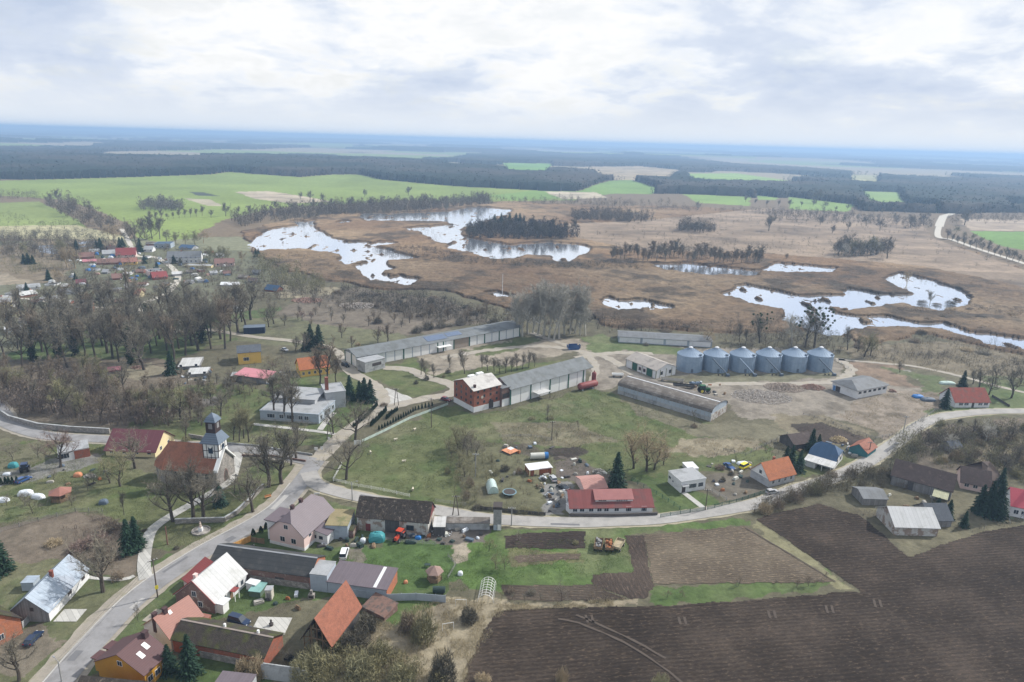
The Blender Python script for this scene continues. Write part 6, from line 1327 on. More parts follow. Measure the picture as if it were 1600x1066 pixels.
# tower standing on the west end
tw = 4.9; tx0, tx1 = -0.7, -0.7+tw; ty0, ty1 = W/2-tw/2, W/2+tw/2
p = b.A+b.x*(tx0+tw/2)+b.n*(W/2)
zz = lambda y: HT(p, y)
z1, z2, z3, z4, z5 = zz(713), zz(688), zz(675), zz(657), zz(645)
b.box('tower', tx0, tx1, ty0, ty1, h+1.0, z2, WHT)
m_ = MB(); BE = .07
def onface(f, u0, u1, za, zb):
    if f == 0: m_.box(tx0+u0, tx0+u1, (ty0-BE)*b.Y, (ty0-.003)*b.Y, za, zb)
    elif f == 1 and zb < r-1.0: pass
    elif f == 1: za = max(za, r-1.0); m_.box(tx0-BE, tx0-.003, (ty0+u0)*b.Y, (ty0+u1)*b.Y, za, zb)
    elif f == 2: m_.box(tx1+.003, tx1+BE, (ty0+u0)*b.Y, (ty0+u1)*b.Y, za, zb)
    else: m_.box(tx0+u0, tx0+u1, (ty1+.003)*b.Y, (ty1+BE)*b.Y, za, zb)
zb0 = z1-3.5
for f in range(4):
    n_ = 5; 
    for i in range(n_): u = tw*i/(n_-1); u = min(max(u, .12), tw-.12); onface(f, u-.08, u+.08, zb0, z2-.05)
    for q in range(5): 
        zq = zb0+(z2-.3-zb0)*q/4.0
        for i in range(n_-1): onface(f, max(.12, tw*i/(n_-1))+.115, min(tw-.12, tw*(i+1)/(n_-1))-.085, zq, zq+.2)
m_.build('timber_framing', DKF, b.root)
cz = (z1+z2)/2+.6
b.box('louvre', tx0+tw*.36, tx0+tw*.64, ty0-.14, ty0-.075, cz-1.1, cz+1.1, mk('dark_blue_louvre', (.02,.035,.06), pat='row', ps=.3)); b.box('louvre', tx0-.14, tx0-.075, ty0+tw*.36, ty0+tw*.64, cz-1.1, cz+1.1, MATS['dark_blue_louvre'])
MB().tube(b.P(tx0+tw*.5, ty0-.1, z2-.9), b.P(tx0+tw*.5, ty0-.2, z2-.9), .55, n=20).build('clock', WHT, b.root)
def frust(name, x0, x1, y0, y1, za, X0, X1, Y0, Y1, zb, mat):
    V = [b.P(x0, y0, za), b.P(x1, y0, za), b.P(x1, y1, za), b.P(x0, y1, za), b.P(X0, Y0, zb), b.P(X1, Y0, zb), b.P(X1, Y1, zb), b.P(X0, Y1, zb)]
    return MB().add(V, [(0,3,2,1),(4,5,6,7),(0,1,5,4),(1,2,6,5),(2,3,7,6),(3,0,4,7)]).build(name, mat, b.root)
SL = mk('blue_grey_slate', (.13,.165,.21), var=.15, pat='row', ps=.3, rough=.5); BW = tw*.30
mx_, my_ = (tx0+tx1)/2, (ty0+ty1)/2
frust('skirt_roof', tx0-.6, tx1+.6, ty0-.6, ty1+.6, z2, mx_-BW-.1, mx_+BW+.1, my_-BW-.1, my_+BW+.1, z3+.2, SL)
b.box('belfry', mx_-BW, mx_+BW, my_-BW, my_+BW, z3+.22, z4, mk('dark_brown_boards', (.05,.033,.03), var=.2, pat='plank', ps=.25))
b.box('louvre', mx_-.6, mx_+.6, my_-BW-.08, my_-BW-.003, (z3+z4)/2-.3, (z3+z4)/2+1.3, WOODG); b.box('louvre', mx_-BW-.08, mx_-BW-.003, my_-.6, my_+.6, (z3+z4)/2-.3, (z3+z4)/2+1.3, WOODG)
frust('cupola', mx_-BW-.35, mx_+BW+.35, my_-BW-.35, my_+BW+.35, z4+.003, mx_-BW*.8, mx_+BW*.8, my_-BW*.8, my_+BW*.8, z4+(z5-z4)*.55, SL)
frust('cupola', mx_-BW*.8, mx_+BW*.8, my_-BW*.8, my_+BW*.8, z4+(z5-z4)*.553, mx_-.15, mx_+.15, my_-.15, my_+.15, z5, SL)
MB().tube(b.P(mx_, my_, z5-.1), b.P(mx_, my_, z5+1.2), .05, n=6).build('finial', DKF, b.root)

# ------------------------------------------------------------------ silos
GALV = mk('galvanised_steel', (.29,.37,.47), rough=.5, var=.12, scale=.5, pat='ring', ps=.75, pd=.82, metal=.25, col2=(.24,.32,.42), c2t=(.45,.65)); GALR = mk('galvanised_roof', (.24,.31,.40), rough=.65, var=.12, metal=.05); GALD = mk('dark_steel', (.10,.13,.17), rough=.6)
SX = [(1075.5,583), (1115.8,583), (1157,583), (1197.5,582.5), (1237.5,582.3), (1277.5,582)]
sil0 = None; words = ['nearest the green doored shed, leftmost of the six', 'second from the green doored shed', 'third from the green doored shed', 'third from the low white yard building', 'second from the low white yard building', 'nearest the low white yard building, rightmost of the six']
for i, (px, py) in enumerate(SX):
    g0 = G(px, py); rad = (G(px+19.3, py)-g0).length; c = g0+Vector((g0.x, g0.y, 0)).normalized()*rad
    he = HT(c, 553)*1.0; hp = HT(c, 542.8)
    t = thing('grain_silo', 'corrugated steel grain silo '+words[i], 'silo', c, 0, 'six steel grain silos in a row')
    if sil0 is None:
        ps = []
        m_ = MB().lathe([(rad, 0), (rad, he)], 48); ps.append(('body', m_, GALV))
        m_ = MB()
        for k in range(24): a = k*math.pi/12; m_.box(0, 0.01, 0, 0.01, 0, 0.01) if False else m_.tube((rad*math.cos(a)*1.005, rad*math.sin(a)*1.005, 0), (rad*math.cos(a)*1.005, rad*math.sin(a)*1.005, he), .07, n=4)
        ps.append(('stiffeners', m_, GALR))
        m_ = MB().lathe([(rad+.15, he+.02), (rad+.15, he+.12), (.9, hp-.35), (.9, hp-.30)], 36)
        for k in range(24): a = k*math.pi/12; m_.tube((rad*math.cos(a), rad*math.sin(a), he+.2), (.9*math.cos(a), .9*math.sin(a), hp-.2), .06, n=4)
        ps.append(('roof', m_, GALR)); ps.append(('roof_cap', MB().lathe([(.95, hp-.25), (.95, hp+.15), (.3, hp+.45)], 16), R_WHITE))
        m_ = MB().box(rad*.55, rad*.75, -rad*.75, -rad*.6, he+.6, he+1.1); ps.append(('roof_hatch', m_, GALD))
        m_ = MB(); a = math.radians(-125); 
        for s_ in (-.25, .25): m_.tube((rad*1.02*math.cos(a)+s_, rad*1.02*math.sin(a), 0), (rad*1.02*math.cos(a)+s_, rad*1.02*math.sin(a), he), .03, n=4)
        for k in range(int(he/.4)): m_.box(rad*1.02*math.cos(a)-.25, rad*1.02*math.cos(a)+.25, rad*1.02*math.sin(a)-.02, rad*1.02*math.sin(a)+.02, k*.4+.2, k*.4+.23)
        ps.append(('ladder', m_, GALR))
        m_ = MB().box(-.5, .5, -rad-.12, -rad+.2, .3, 2.0); ps.append(('door', m_, GALD))
        sil0 = [(n_, m2.build(n_, mt_, t).data) for n_, m2, mt_ in ps]
    else:
        for n_, me in sil0: o = bpy.data.objects.new(n_, me); C.objects.link(o); o.parent = t
    if i in (1, 2, 3, 5): # inclined auger leaning on the silo
        au = thing('grain_auger', ['', 'dark inclined auger leaning on the second silo from the green doored shed', 'pale inclined auger leaning on the third silo from the green doored shed', 'dark inclined auger leaning on the fourth silo from the green doored shed', '', 'dark inclined auger leaning on the rightmost silo'][i], 'auger', c+Vector((3.4, -rad-3.4, 0)))
        MB().tube((0, 0, .5), (-6.8, 3.0, he*.95), .28, n=8).build('tube', GALD if i != 2 else GALR, au); MB().box(-.7, .7, -.7, .7, 0, 1.0).build('hopper', GALD, au)
        m_ = MB().tube((-3.4, 1.6, he*.5), (-2.4, .2, .3), .07, n=5).tube((-3.4, 1.6, he*.5), (-4.2, .2, .3), .07, n=5); m_.build('stand', GALD, au)
        for s_ in (-.9, .9): MB().tube((-3.3+s_, .2-.12, .35), (-3.3+s_, .2+.12, .35), .35, n=14).build('wheel', DKF, au)
LM.append(('the row of silos', *G(1177, 575).xy, 30))

# red tank, blue skip, concrete things
t = thing('red_tank', 'rust red cylindrical tank lying at the end of the white warehouse', 'tank', G(918, 608)); mt = mk('rust_red_paint', (.21,.055,.05), var=.2, rough=.6)
o = MB().lathe([(.6, -5), (1.25, -4.7), (1.45, -4.2), (1.45, 4.2), (1.25, 4.7), (.6, 5)], 24); m_ = MB(); m_.f = o.f; a = math.radians(35)
m_.v = [(z*math.cos(a)-y*math.sin(a)*1, z*math.sin(a)+y*math.cos(a), x+1.9) for x, y, z in o.v]; m_.build('shell', mt, t, smooth=True)
for s_ in (-2.8, 2.8): MB().box(s_*math.cos(a)-.3, s_*math.cos(a)+.3, s_*math.sin(a)-1.1, s_*math.sin(a)+1.1, 0, .8).build('saddle', CONC, t)
t = thing('red_boiler', 'upright rust red cylinder beside the lying red tank', 'tank', G(927.5, 598)); MB().lathe([(1.0, 0), (1.0, 4.3), (.7, 4.8)], 20).build('shell', mt, t); MB().tube((0, 0, 4.7), (0, 0, 5.6), .2, n=8).build('pipe', mt, t)
def skip(px, py, label, mat, L=6, W=2.3, h=1.8, rz=0.0, name='skip_container'):
    t = thing(name, label, 'container', G(px, py), rz); MB().prism([(-L/2, .9), (-L/2+.9, .15), (L/2-.9, .15), (L/2, .9), (L/2, h), (L/2-.08, h), (L/2-.08, .95), (L/2-.95, .25), (-L/2+.95, .25), (-L/2+.08, .95), (-L/2+.08, h), (-L/2, h)], -W/2, W/2).build('shell', mat, t)
    t.rotation_euler = (0, 0, rz+math.pi/2)
    for s_ in (-1, 1): MB().box(s_*(W/2+.003), s_*(W/2+.06), -L/2+.9, L/2-.9, .2, h).build('side_wall', mat, t)
    return t
BLU = mk('blue_paint', (.03,.08,.20), var=.15, rough=.5)
skip(896, 546, 'dark blue skip on the grass behind the white warehouse', BLU, 6.5, 2.6, 2.6, .2)
# ------------------------------------------------------------------ vehicles
TYRE = mk('tyre_rubber', (.02,.02,.02), rough=.9); RIM = mk('rim_metal', (.35,.35,.36), rough=.4, metal=.5)
LAMP = mk('lamp_lens', (.6,.6,.58), rough=.2); TAIL = mk('tail_lens', (.3,.01,.01), rough=.2)
PAINT = {}
def paint(n, c): return mk('car_paint_'+n, c, rough=.28, var=.04, spec=.6)
def wheels(t, xs, ys, r, wd=.2, name='wheel'):
    for x in xs:
        for y in ys:
            wl = MB().tube((x, y-wd/2, r), (x, y+wd/2, r), r, n=16).build(name, TYRE, t); sgn = 1 if y > 0 else -1
            MB().tube((x, y+sgn*(wd/2), r), (x, y+sgn*(wd/2+.02), r), r*.58, n=12).build('rim', RIM, wl)
def car(px, py, px2, py2, label, colr, kind='hatch', name='parked_car', group=None):
    """nose points from the first pixel towards the second"""
    a = G(px, py); b_ = G(px2, py2); d = (b_-a); rz = math.atan2(d.y, d.x); t = thing(name, label, 'car', a, rz, group)
    L = 4.3 if kind != 'van' else 4.9; W = 1.75; pm = paint(*colr)
    if kind == 'hatch': lower = [(-2.15,.35),(-2.15,.85),(-2.0,.95),(.95,.92),(2.0,.72),(2.15,.55),(2.15,.3)]; top = [(-2.02,.95),(-1.65,1.42),(.1,1.45),(.95,.92)]
    elif kind == 'van': lower = [(-2.4,.35),(-2.4,1.0),(-2.3,1.1),(1.25,1.05),(2.3,.85),(2.4,.6),(2.4,.3)]; top = [(-2.35,1.1),(-2.2,1.85),(.5,1.88),(1.3,1.05)]
    else: lower = [(-2.2,.35),(-2.2,.85),(-2.1,.92),(.8,.9),(2.0,.72),(2.2,.55),(2.2,.3)]; top = [(-1.55,.92),(-.95,1.38),(.1,1.4),(.85,.9)]
    o = MB(); n = len(lower); V = []
    for y, ins in ((-W/2, 0), (W/2, 0)): V += [(x, y, z) for x, z in lower]
    o.add(V, [(i, (i+1) % n, n+(i+1) % n, n+i) for i in range(n)]+[tuple(range(n-1, -1, -1)), tuple(range(n, 2*n))]).build('body', pm, t, bevel=.06)
    V = []
    for s_ in (-1, 1): V += [(x, s_*(W/2-.06 if z < 1.12 else W/2-.22), z) for x, z in top]
    MB().add(V, [(0,1,5,4),(1,2,6,5),(2,3,7,6),(3,0,4,7),(0,3,2,1),(4,5,6,7)]).build('window', GLASS, t)
    x0, x1, zt = top[1][0], top[2][0], top[1][1]; rf = MB().box(x0+.02, x1-.02, -W/2+.2, W/2-.2, zt-.01, zt+.05); rf.build('roof', pm, t)
    for s_ in (-1, 1):
        MB().box(lower[-2][0]-.08, lower[-2][0]+.02, s_*.62-.17, s_*.62+.17, .58, .72).build('headlight', LAMP, t); MB().box(lower[1][0]-.02, lower[1][0]+.06, s_*.68-.14, s_*.68+.14, .72, .9).build('tail_light', TAIL, t)
    wheels(t, (-1.35 if kind != 'van' else -1.5, 1.35 if kind != 'van' else 1.5), (-W/2+.06, W/2-.06), .32); return t
NAVY = ('navy', (.015,.03,.07)); BLUE = ('blue', (.03,.08,.22)); WHITE = ('white', (.72,.73,.74)); BLACK = ('black', (.012,.013,.016)); RED = ('red', (.16,.015,.02)); YEL = ('yellow', (.70,.62,.03)); SILV = ('silver', (.40,.41,.42)); DGRN = ('green', (.02,.07,.08))
car(374,974,388,978, 'navy people carrier on the lawn between the brick gabled house and mossy low barn', NAVY, 'van')
car(391,991,404,993, 'mid blue saloon right next to the mossy low barn', BLUE, 'sedan')
car(538,868,541,858, 'white people carrier parked on grass beside the garage with pale flat roof', WHITE, 'van')
car(386,862,398,857, 'black car behind the orange board fence near the pink house', BLACK, 'sedan')
car(53,1001,62,991, 'dark blue estate car on dry grass by the orange brick house', NAVY, 'hatch')
car(37,752,48,747, 'blue estate car on the garden gravel at the left', BLUE, 'hatch')
car(880,764,872,759, 'black car parked on the gravel drive left of the red roofed bungalow', BLACK, 'sedan')
car(864,750,859,742, 'dark car with pale bonnet in front of the yellow garage block', SILV, 'hatch')
car(1139,731,1148,737, 'blue saloon in the yard left of the orange roofed house', BLUE, 'sedan')
car(1164,731,1172,727, 'bright yellow estate car in the yard beside the orange roofed house', YEL, 'van')
car(1206,771,1216,769, 'silver car at the roadside in front of the orange roofed house', SILV, 'hatch')
car(697,626,705,628, 'dark red car parked against the brick mill', RED, 'hatch')
car(445,548,453,551, 'pale grey car on the farm road by the yellow house', SILV, 'sedan')
car(540,573,547,576, 'dark car in front of the gable of the long rear warehouse', BLACK, 'van')
car(441,587,448,590, 'silver car beside the orange roofed farmhouse', SILV, 'hatch')
def tractor(px, py, rz, label, colr, cab=True, s=1.0):
    t = thing('tractor', label, 'tractor', G(px, py), rz); pm = mk('tractor_'+colr[0], colr[1], rough=.45)
    MB().prism([(-.35, .75), (.35, .75), (.32, 1.45), (-.32, 1.45)], .2, 1.9).build('bonnet', pm, t, bevel=.05); MB().box(-.9, .3, -.35, .35, .6, 1.1).build('chassis', DKF, t)
    if cab:
        MB().prism([(-.75, 1.1), (.75, 1.1), (.62, 2.2), (-.62, 2.2)], -1.0, .25).build('cab', GLASS, t); MB().box(-1.15, .4, -.72, .72, 2.203, 2.32).build('cab_roof', pm, t)
    for s_ in (-1, 1):
        wl = MB().tube((-.75, s_*.72-.2, .8), (-.75, s_*.72+.2, .8), .8, n=20).build('rear_wheel', TYRE, t); MB().tube((-.75, s_*.95, .8), (-.75, s_*.97, .8), .42, n=14).build('rim', mk('yellow_rim', (.6,.5,.08)) if colr[0] == 'green' else RIM, wl)
        wl = MB().tube((1.35, s_*.62-.13, .45), (1.35, s_*.62+.13, .45), .45, n=16).build('front_wheel', TYRE, t); MB().tube((1.35, s_*.76, .45), (1.35, s_*.78, .45), .24, n=12).build('rim', RIM, wl)
        MB().box(-1.35, -.2, s_*.72-.22, s_*.72+.22, 1.63, 1.70).build('mudguard', pm, t)
    MB().tube((1.1, .25, 1.4), (1.1, .25, 2.1), .05, n=6).build('exhaust', DKF, t); t.scale = (s, s, s); return t
tractor(624, 843, -1.9, 'small orange-red tractor in front of the crumbling roof barn', ('red', (.45,.06,.03)), s=1.15)
tractor(1099, 614, .1, 'green tractor with loader in the yard above the arched barn', ('green', (.02,.09,.03)), s=1.5)
tractor(40, 736, 2.0, 'blue and white tractor in the garden at the left', ('blue', (.05,.08,.16)), s=1.2)
def trailer(px, py, rz, label, mat, load=None, L=4.5, group=None, W=2.1):
    t = thing('farm_trailer', label, 'trailer', G(px, py), rz, group)
    MB().box(-L/2, L/2, -W/2, W/2, .95, 1.07).build('bed', mat, t)
    for a in ((-L/2, L/2, -W/2, -W/2+.06), (-L/2, L/2, W/2-.06, W/2), (-L/2, -L/2+.06, -W/2+.063, W/2-.063), (L/2-.06, L/2, -W/2+.063, W/2-.063)): MB().box(*a, 1.073, 1.6).build('side_board', mat, t)
    MB().box(-L/2+.3, L/2-.3, -.4, .4, .6, .948).build('chassis', DKF, t); MB().tube((L/2, 0, .7), (L/2+1.4, 0, .5), .06, n=6).build('drawbar', DKF, t)
    wheels(t, (-L/2+.8, L/2-.8), (-W/2+.1, W/2-.1), .42, .25)
    if load:
        m_ = MB(); r = random.Random(px); 
        for _ in range(16): x = r.uniform(-L/2+.3, L/2-.8); y = r.uniform(-W/2+.2, W/2-.6); m_.box(x, x+.4+r.random()*.5, y, y+.4, 1.08, 1.3+r.random()*.6)
        m_.build('load', load, t)
    return t
trailer(935, 856, 1.35, 'brown wooden farm trailer with junk, leftmost of the three in the plot', WOODB, WOODG, group='three old farm trailers on grass')
trailer(951, 857, 1.5, 'brown farm trailer with rusty load, middle of the three in the plot', WOODB, mk('rust', (.30,.12,.05), var=.3), group='three old farm trailers on grass')
trailer(966, 856, 1.1, 'farm trailer with pale planked bed, rightmost of the three in the plot', mk('pale_planks', (.36,.30,.20), var=.2, pat='plank', ps=.2), None, group='three old farm trailers on grass')
trailer(1050, 597, -.25, 'long flat trailer parked below the green doored shed', mk('pale_timber', (.36,.34,.3), var=.2), None, 10)
trailer(1068, 606, -.1, 'long dark flat trailer left of the green tractor', WOODD, None, 9); trailer(1086, 603, .1, 'grey harvest cart behind the green tractor', GALD, GALR, 5)
trailer(965, 589, -.05, 'white flat trailer on the dirt yard beside the green doored shed', WHT, None, 5)
trailer(620, 566.0-2, 0, 'dark grey trailer in front of the rear warehouse', GALD, None, 4) if False else None
# ------------------------------------------------------------------ yard things
def heap(name, px, py, wpx, hm, label, cat, mat, n=40, seed=1, sz=.6, flatk=1.0):
    p = G(px, py); wd = (G(px+wpx, py)-p).length/2; r = random.Random(seed); m_ = MB()
    for i in range(n):
        a = r.uniform(0, 6.28); q = r.random()**.6; x = math.cos(a)*q*wd; y = math.sin(a)*q*wd*.7; z = hm*(1-q**1.5)*(.35+.65*r.random()); s_ = sz*r.uniform(.4, 1.1)
        ax = Vector((r.gauss(0, 1), r.gauss(0, 1), r.gauss(0, .5))).normalized()*s_; m_.tube(Vector((x, y, z+.1))-ax/2, Vector((x, y, z+.1))+ax/2, s_*.35*flatk, s_*.28*flatk, n=5)
    o = m_.build(name, mat, None); o.location = p; tag(o, label, cat); return o
def tarp(name, px, py, lx, ly, h, rz, label, cat, mat, seed=1):
    """a rounded covered pile"""
    r = random.Random(seed); V = []; n = 14; k = 7
    for j in range(k):
        t_ = j/(k-1)*math.pi/2
        for i in range(n):
            a = 2*math.pi*i/n; q = math.cos(t_)**.55; e = 1+r.uniform(-.06, .06); V.append((lx/2*q*abs(math.cos(a))**.6*math.copysign(1, math.cos(a))*e, ly/2*q*abs(math.sin(a))**.6*math.copysign(1, math.sin(a))*e, h*math.sin(t_)**.8*(1+r.uniform(-.05, .05))))
    Fc = [(j*n+i, j*n+(i+1) % n, (j+1)*n+(i+1) % n, (j+1)*n+i) for j in range(k-1) for i in range(n)]+[tuple((k-1)*n+i for i in range(n))]
    o = mesh(name, V, Fc, mat); o.location = G(px, py); o.rotation_euler = (0, 0, rz); return tag(o, label, cat)
TEAL = mk('teal_tarpaulin', (.05,.24,.26), var=.15, rough=.5); WTARP = mk('white_tarpaulin', (.62,.65,.68), var=.1, rough=.5); BTARP = mk('blue_tarpaulin', (.03,.16,.42), var=.12, rough=.5); BLKT = mk('black_tarpaulin', (.02,.02,.025), rough=.4); OTARP = mk('orange_tarpaulin', (.55,.24,.13), var=.15)
tarp('tarpaulin_pile', 589, 844, 4.4, 3.0, 2.2, .1, 'teal tarpaulin covered pile in front of the crumbling roof barn', 'pile', TEAL)
tarp('white_bale', 567, 847, 1.6, 1.4, 1.1, 0, 'white wrapped bale left of the teal pile', 'bale', WTARP)
tarp('dark_boat', 642, 848, 3.2, 1.6, .8, .1, 'dark green upturned tub right of the orange-red tractor', 'tub', DGM := mk('dark_green_plastic', (.03,.05,.045)))
tarp('blue_crate_pile', 653, 842, 1.8, 1.2, .9, 0, 'blue and grey bundle by the corner of the crumbling roof barn', 'bundle', BTARP)
tarp('white_rubbish_bag', 719, 898, 1.3, 1.2, .9, 0, 'white bag on the garden boundary left of the hoop frame', 'bag', WTARP); tarp('orange_barrel', 634, 911, 1.0, .8, .7, .4, 'rusty orange barrel on the lawn by the workshop', 'barrel', OTARP)
tarp('blue_tarp_pile', 1434, 621, 4.5, 3, 1.2, 0, 'bright blue tarpaulin pile on grass left of the red tiled cottage', 'pile', BTARP); tarp('dark_scrap_pile', 1450, 626, 6, 3, 1.3, 0, 'dark scrap pile beside the blue tarpaulin', 'pile', GALD); tarp('pale_tarp_pile', 1480, 600, 7, 3, 1.2, 0, 'pale green covered pile behind the red tiled cottage', 'pile', mk('pale_green_tarp', (.45,.55,.5)))
c = H('patched_shelter', 'long low shelter roofed with orange and white sheets in the garden scrub', 'shelter', (784,706), (797,712), 704, W=4, side=1); c.flat(WOODD, OTARP, 0); c.box('roof_sheet', .2, c.L*.5, c.W*.55*1, c.W+.05, c.h+.145, c.h+.2, WTARP); tarp('white_tarp', 1160, 725, 4, 2, .8, .2, 'white covered boat behind the yellow car', 'boat', WTARP)
heap('fish_boxes', 848, 748, 12, 1.2, 'grey and white junk heap beside the yellow garage block', 'junk heap', WTARP, 50, 2); heap('timber_heap', 845, 762, 10, 1.5, 'straw coloured junk heap by the gravel drive', 'junk heap', MATS['pale_planks'], 40, 3)
heap('junk_heap', 855, 775, 10, 1, 'white junk heap beside the drive, nearest the road', 'junk heap', WTARP, 30, 4); heap('scrap_heap', 870, 792, 8, 1, 'dark tyres and scrap at the mouth of the gravel drive', 'junk heap', GALD, 30, 5); heap('firewood_heap', 936, 738, 20, 1.2, 'long heap of pale firewood and boards behind the tall spruce', 'woodpile', MATS['pale_timber'], 70, 6)
heap('plank_heap', 1310, 688, 26, 1.5, 'big heap of sawn planks behind the blue roofed house', 'woodpile', mk('sawn_timber', (.45,.36,.22), var=.2), 220, 7, 1.2, .3); heap('white_junk', 1340, 697, 14, 1.2, 'white sheets heap beside the orange hut', 'junk heap', WTARP, 30, 8)
heap('brick_rubble', 1225, 606, 60, 1.7, 'large heap of brick rubble in the yard right of the arched barn', 'rubble heap', mk('rubble', (.36,.30,.25), var=.3), 1300, 9, .55); heap('brick_rubble', 1270, 606, 36, 1.6, 'smaller reddish rubble heap nearer the low white yard building', 'rubble heap', mk('rubble_red', (.30,.20,.16), var=.3), 700, 10, .5); heap('brick_rubble', 1190, 620, 90, .7, 'wide spread of grey rubble between the arched barn and the silos', 'rubble heap', mk('rubble_grey', (.40,.36,.32), var=.3), 1800, 11, .5)
heap('brick_rubble', 1394, 612, 12, 1.2, 'pinkish rubble heap at the corner of the low white yard building', 'rubble heap', MATS['rubble_red'], 60, 12, .8); heap('demolition_heap', 560, 478, 60, 1.5, 'broad heap of demolition rubble at the marsh edge', 'rubble heap', MATS['rubble_grey'], 380, 13, 1.1); heap('demolition_heap', 480, 470, 50, 1.6, 'reddish demolition heap at the marsh edge further left', 'rubble heap', MATS['rubble_red'], 420, 14, 1.1)
heap('branch_pile', 645, 838, 12, .6, 'scattered scrap beside the orange-red tractor', 'junk heap', GALD, 30, 15); heap('yard_junk', 505, 852, 12, .6, 'garden junk in front of the pink house annex', 'junk heap', WTARP, 24, 16, .4); heap('log_pile', 215, 575, 22, 1.0, 'reddish log pile at the edge of the old park', 'log pile', MATS['rubble_red'], 90, 17, 1.3, .4)
heap('poultry_litter', 690, 832, 40, .3, 'white and grey litter scattered over the poultry yard', 'litter', WTARP, 60, 18, .35); heap('garden_stones', 140, 745, 22, .7, 'pale garden rockery left of the church', 'rockery', MATS['pale_timber'], 60, 19, .6); heap('tyre_heap', 452, 1030, 12, 1.0, 'black tyres heaped at the mouth of the open timber barn', 'tyre heap', TYRE, 60, 20, .8)
tarp('white_caravan_cover', 40, 773, 4, 2.2, 1.4, .2, 'white covered trailer in the orchard at the left', 'trailer', WTARP); tarp('white_caravan_cover', 60, 778, 4, 2, 1.2, -.2, 'white table like cover right of the covered trailer in the orchard', 'cover', WTARP); tarp('white_bath', 11, 742, 2.4, 1.3, .7, .1, 'white tub on the lawn left of the tractor', 'tub', WTARP); tarp('green_tent', 21, 730, 2.8, 2, 1.6, .1, 'dark teal bin at the left of the tractor', 'bin', TEAL); tarp('white_cover', 3, 783, 4, 2, 1, 0, 'white cover at the left edge of the orchard', 'cover', WTARP)
tarp('sandbox_toy', 122, 744, 2.4, 1.8, 1.2, .1, 'orange and green play tent left of the rockery', 'tent', OTARP); tarp('dark_cover', 162, 787, 2.4, 1.8, 1.3, .2, 'grey covered kennel on the lawn below the garden trees', 'kennel', GALD)
# greenhouses, trampolines, tanks
def polytunnel(px, py, rz, L, W, h, label, mat, frame_only=False, name='greenhouse'):
    t = thing(name, label, 'greenhouse', G(px, py), rz); pr = [(W/2*math.cos(math.pi*i/12), h*math.sin(math.pi*i/12)) for i in range(13)]
    if not frame_only: MB().prism(pr, -L/2, L/2).build('cover', mat, t)
    n = 7
    for i in range(n+1):
        x = -L/2+L*i/n; m_ = MB()
        for (a, b1), (c, d) in zip(pr[:-1], pr[1:]): m_.tube((x, a*1.01, b1*1.01), (x, c*1.01, d*1.01), .05, n=4)
        m_.build('hoop', WHT, t)
    if frame_only:
        for i in (2, 4, 6, 8, 10): MB().tube((-L/2, pr[i][0], pr[i][1]), (L/2, pr[i][0], pr[i][1]), .04, n=4).build('rail', WHT, t)
    return t
polytunnel(769, 765, 1.75, 5.0, 3.2, 2.3, 'pale green polytunnel in the garden left of the trampoline', mk('polytunnel_film', (.45,.58,.53), var=.1, rough=.35))
polytunnel(761, 927, 1.5, 6.5, 3.6, 2.0, 'bare white hoop frame standing at the ploughed field corner', WHT, True, 'hoop_frame')
t = thing('cylinder_tank', 'white horizontal tank with blue end behind the yellow garage block', 'tank', G(843, 718)); MB().tube((-3, 0, 1.1), (1.6, 0.8, 1.1), 1.05, n=20).build('shell', mk('dirty_white', (.5,.5,.45), var=.2), t); MB().tube((1.61, .8, 1.1), (2.8, 1.0, 1.1), 1.1, n=20).build('end_cap', BTARP, t)
def trampoline(px, py, label, mat, r=2.1):
    t = thing('trampoline', label, 'trampoline', G(px, py)); MB().lathe([(r-.3, .86), (r-.3, .9)], 28).build('mat', DKF, t); MB().lathe([(r-.32, .905), (r, .905), (r, .98), (r-.32, .98)], 28).build('rim_pad', mat, t)
    MB().lathe([(r-.33, .981), (r-.33, .985)], 28).build('mat_top', DKF, t)
    for k in range(4): a = k*math.pi/2+.5; MB().tube((r*math.cos(a)*.95, r*math.sin(a)*.95, 0), (r*math.cos(a)*.95, r*math.sin(a)*.95, .86), .05, n=6).build('leg', RIM, t)
    return t
trampoline(796, 773, 'round trampoline with blue-grey rim in the garden by the east road', mk('blue_grey_rim', (.15,.24,.28)), 2.1)
def gazebo(px, py, label, rm, r=2.3, h=2.3, name='gazebo'):
    t = thing(name, label, 'gazebo', G(px, py)); MB().lathe([(r+.5, h), (r+.5, h+.12), (.08, h+1.5)], 6).build('roof', rm, t); MB().lathe([(r*.95, 0), (r*.95, .9)], 6).build('railing', WOODB, t)
    for k in range(6): a = k*math.pi/3; MB().tube((r*math.cos(a), r*math.sin(a), 0), (r*math.cos(a), r*math.sin(a), h), .08, n=6).build('post', WOODB, t)
    return t
gazebo(96, 780, 'garden gazebo with red tiled roof in the orchard at the left', R_TERRA, 2.6); gazebo(679, 906, 'small garden gazebo with brownish roof on the bright lawn', mk('brown_felt', (.26,.18,.15), var=.2), 1.7)
t = thing('garden_swing', 'small table stand beside the gazebo on the bright lawn', 'table', G(668, 886)); MB().box(-.7, .7, -.45, .45, .68, .74).build('table_top', DGM, t); [MB().box(x-.04, x+.04, y-.04, y+.04, 0, .678).build('leg', DGM, t) for x in (-.6, .6) for y in (-.38, .38)]
t = thing('fuel_tank', 'dark green tank against the end of the concrete fence', 'tank', G(686, 927)); MB().tube((-1.4, 0, 1), (1.4, 0, 1), .75, n=16).build('shell', DGM, t); [MB().box(x-.1, x+.1, -.5, .5, 0, .4).build('leg', DKF, t) for x in (-.9, .9)]
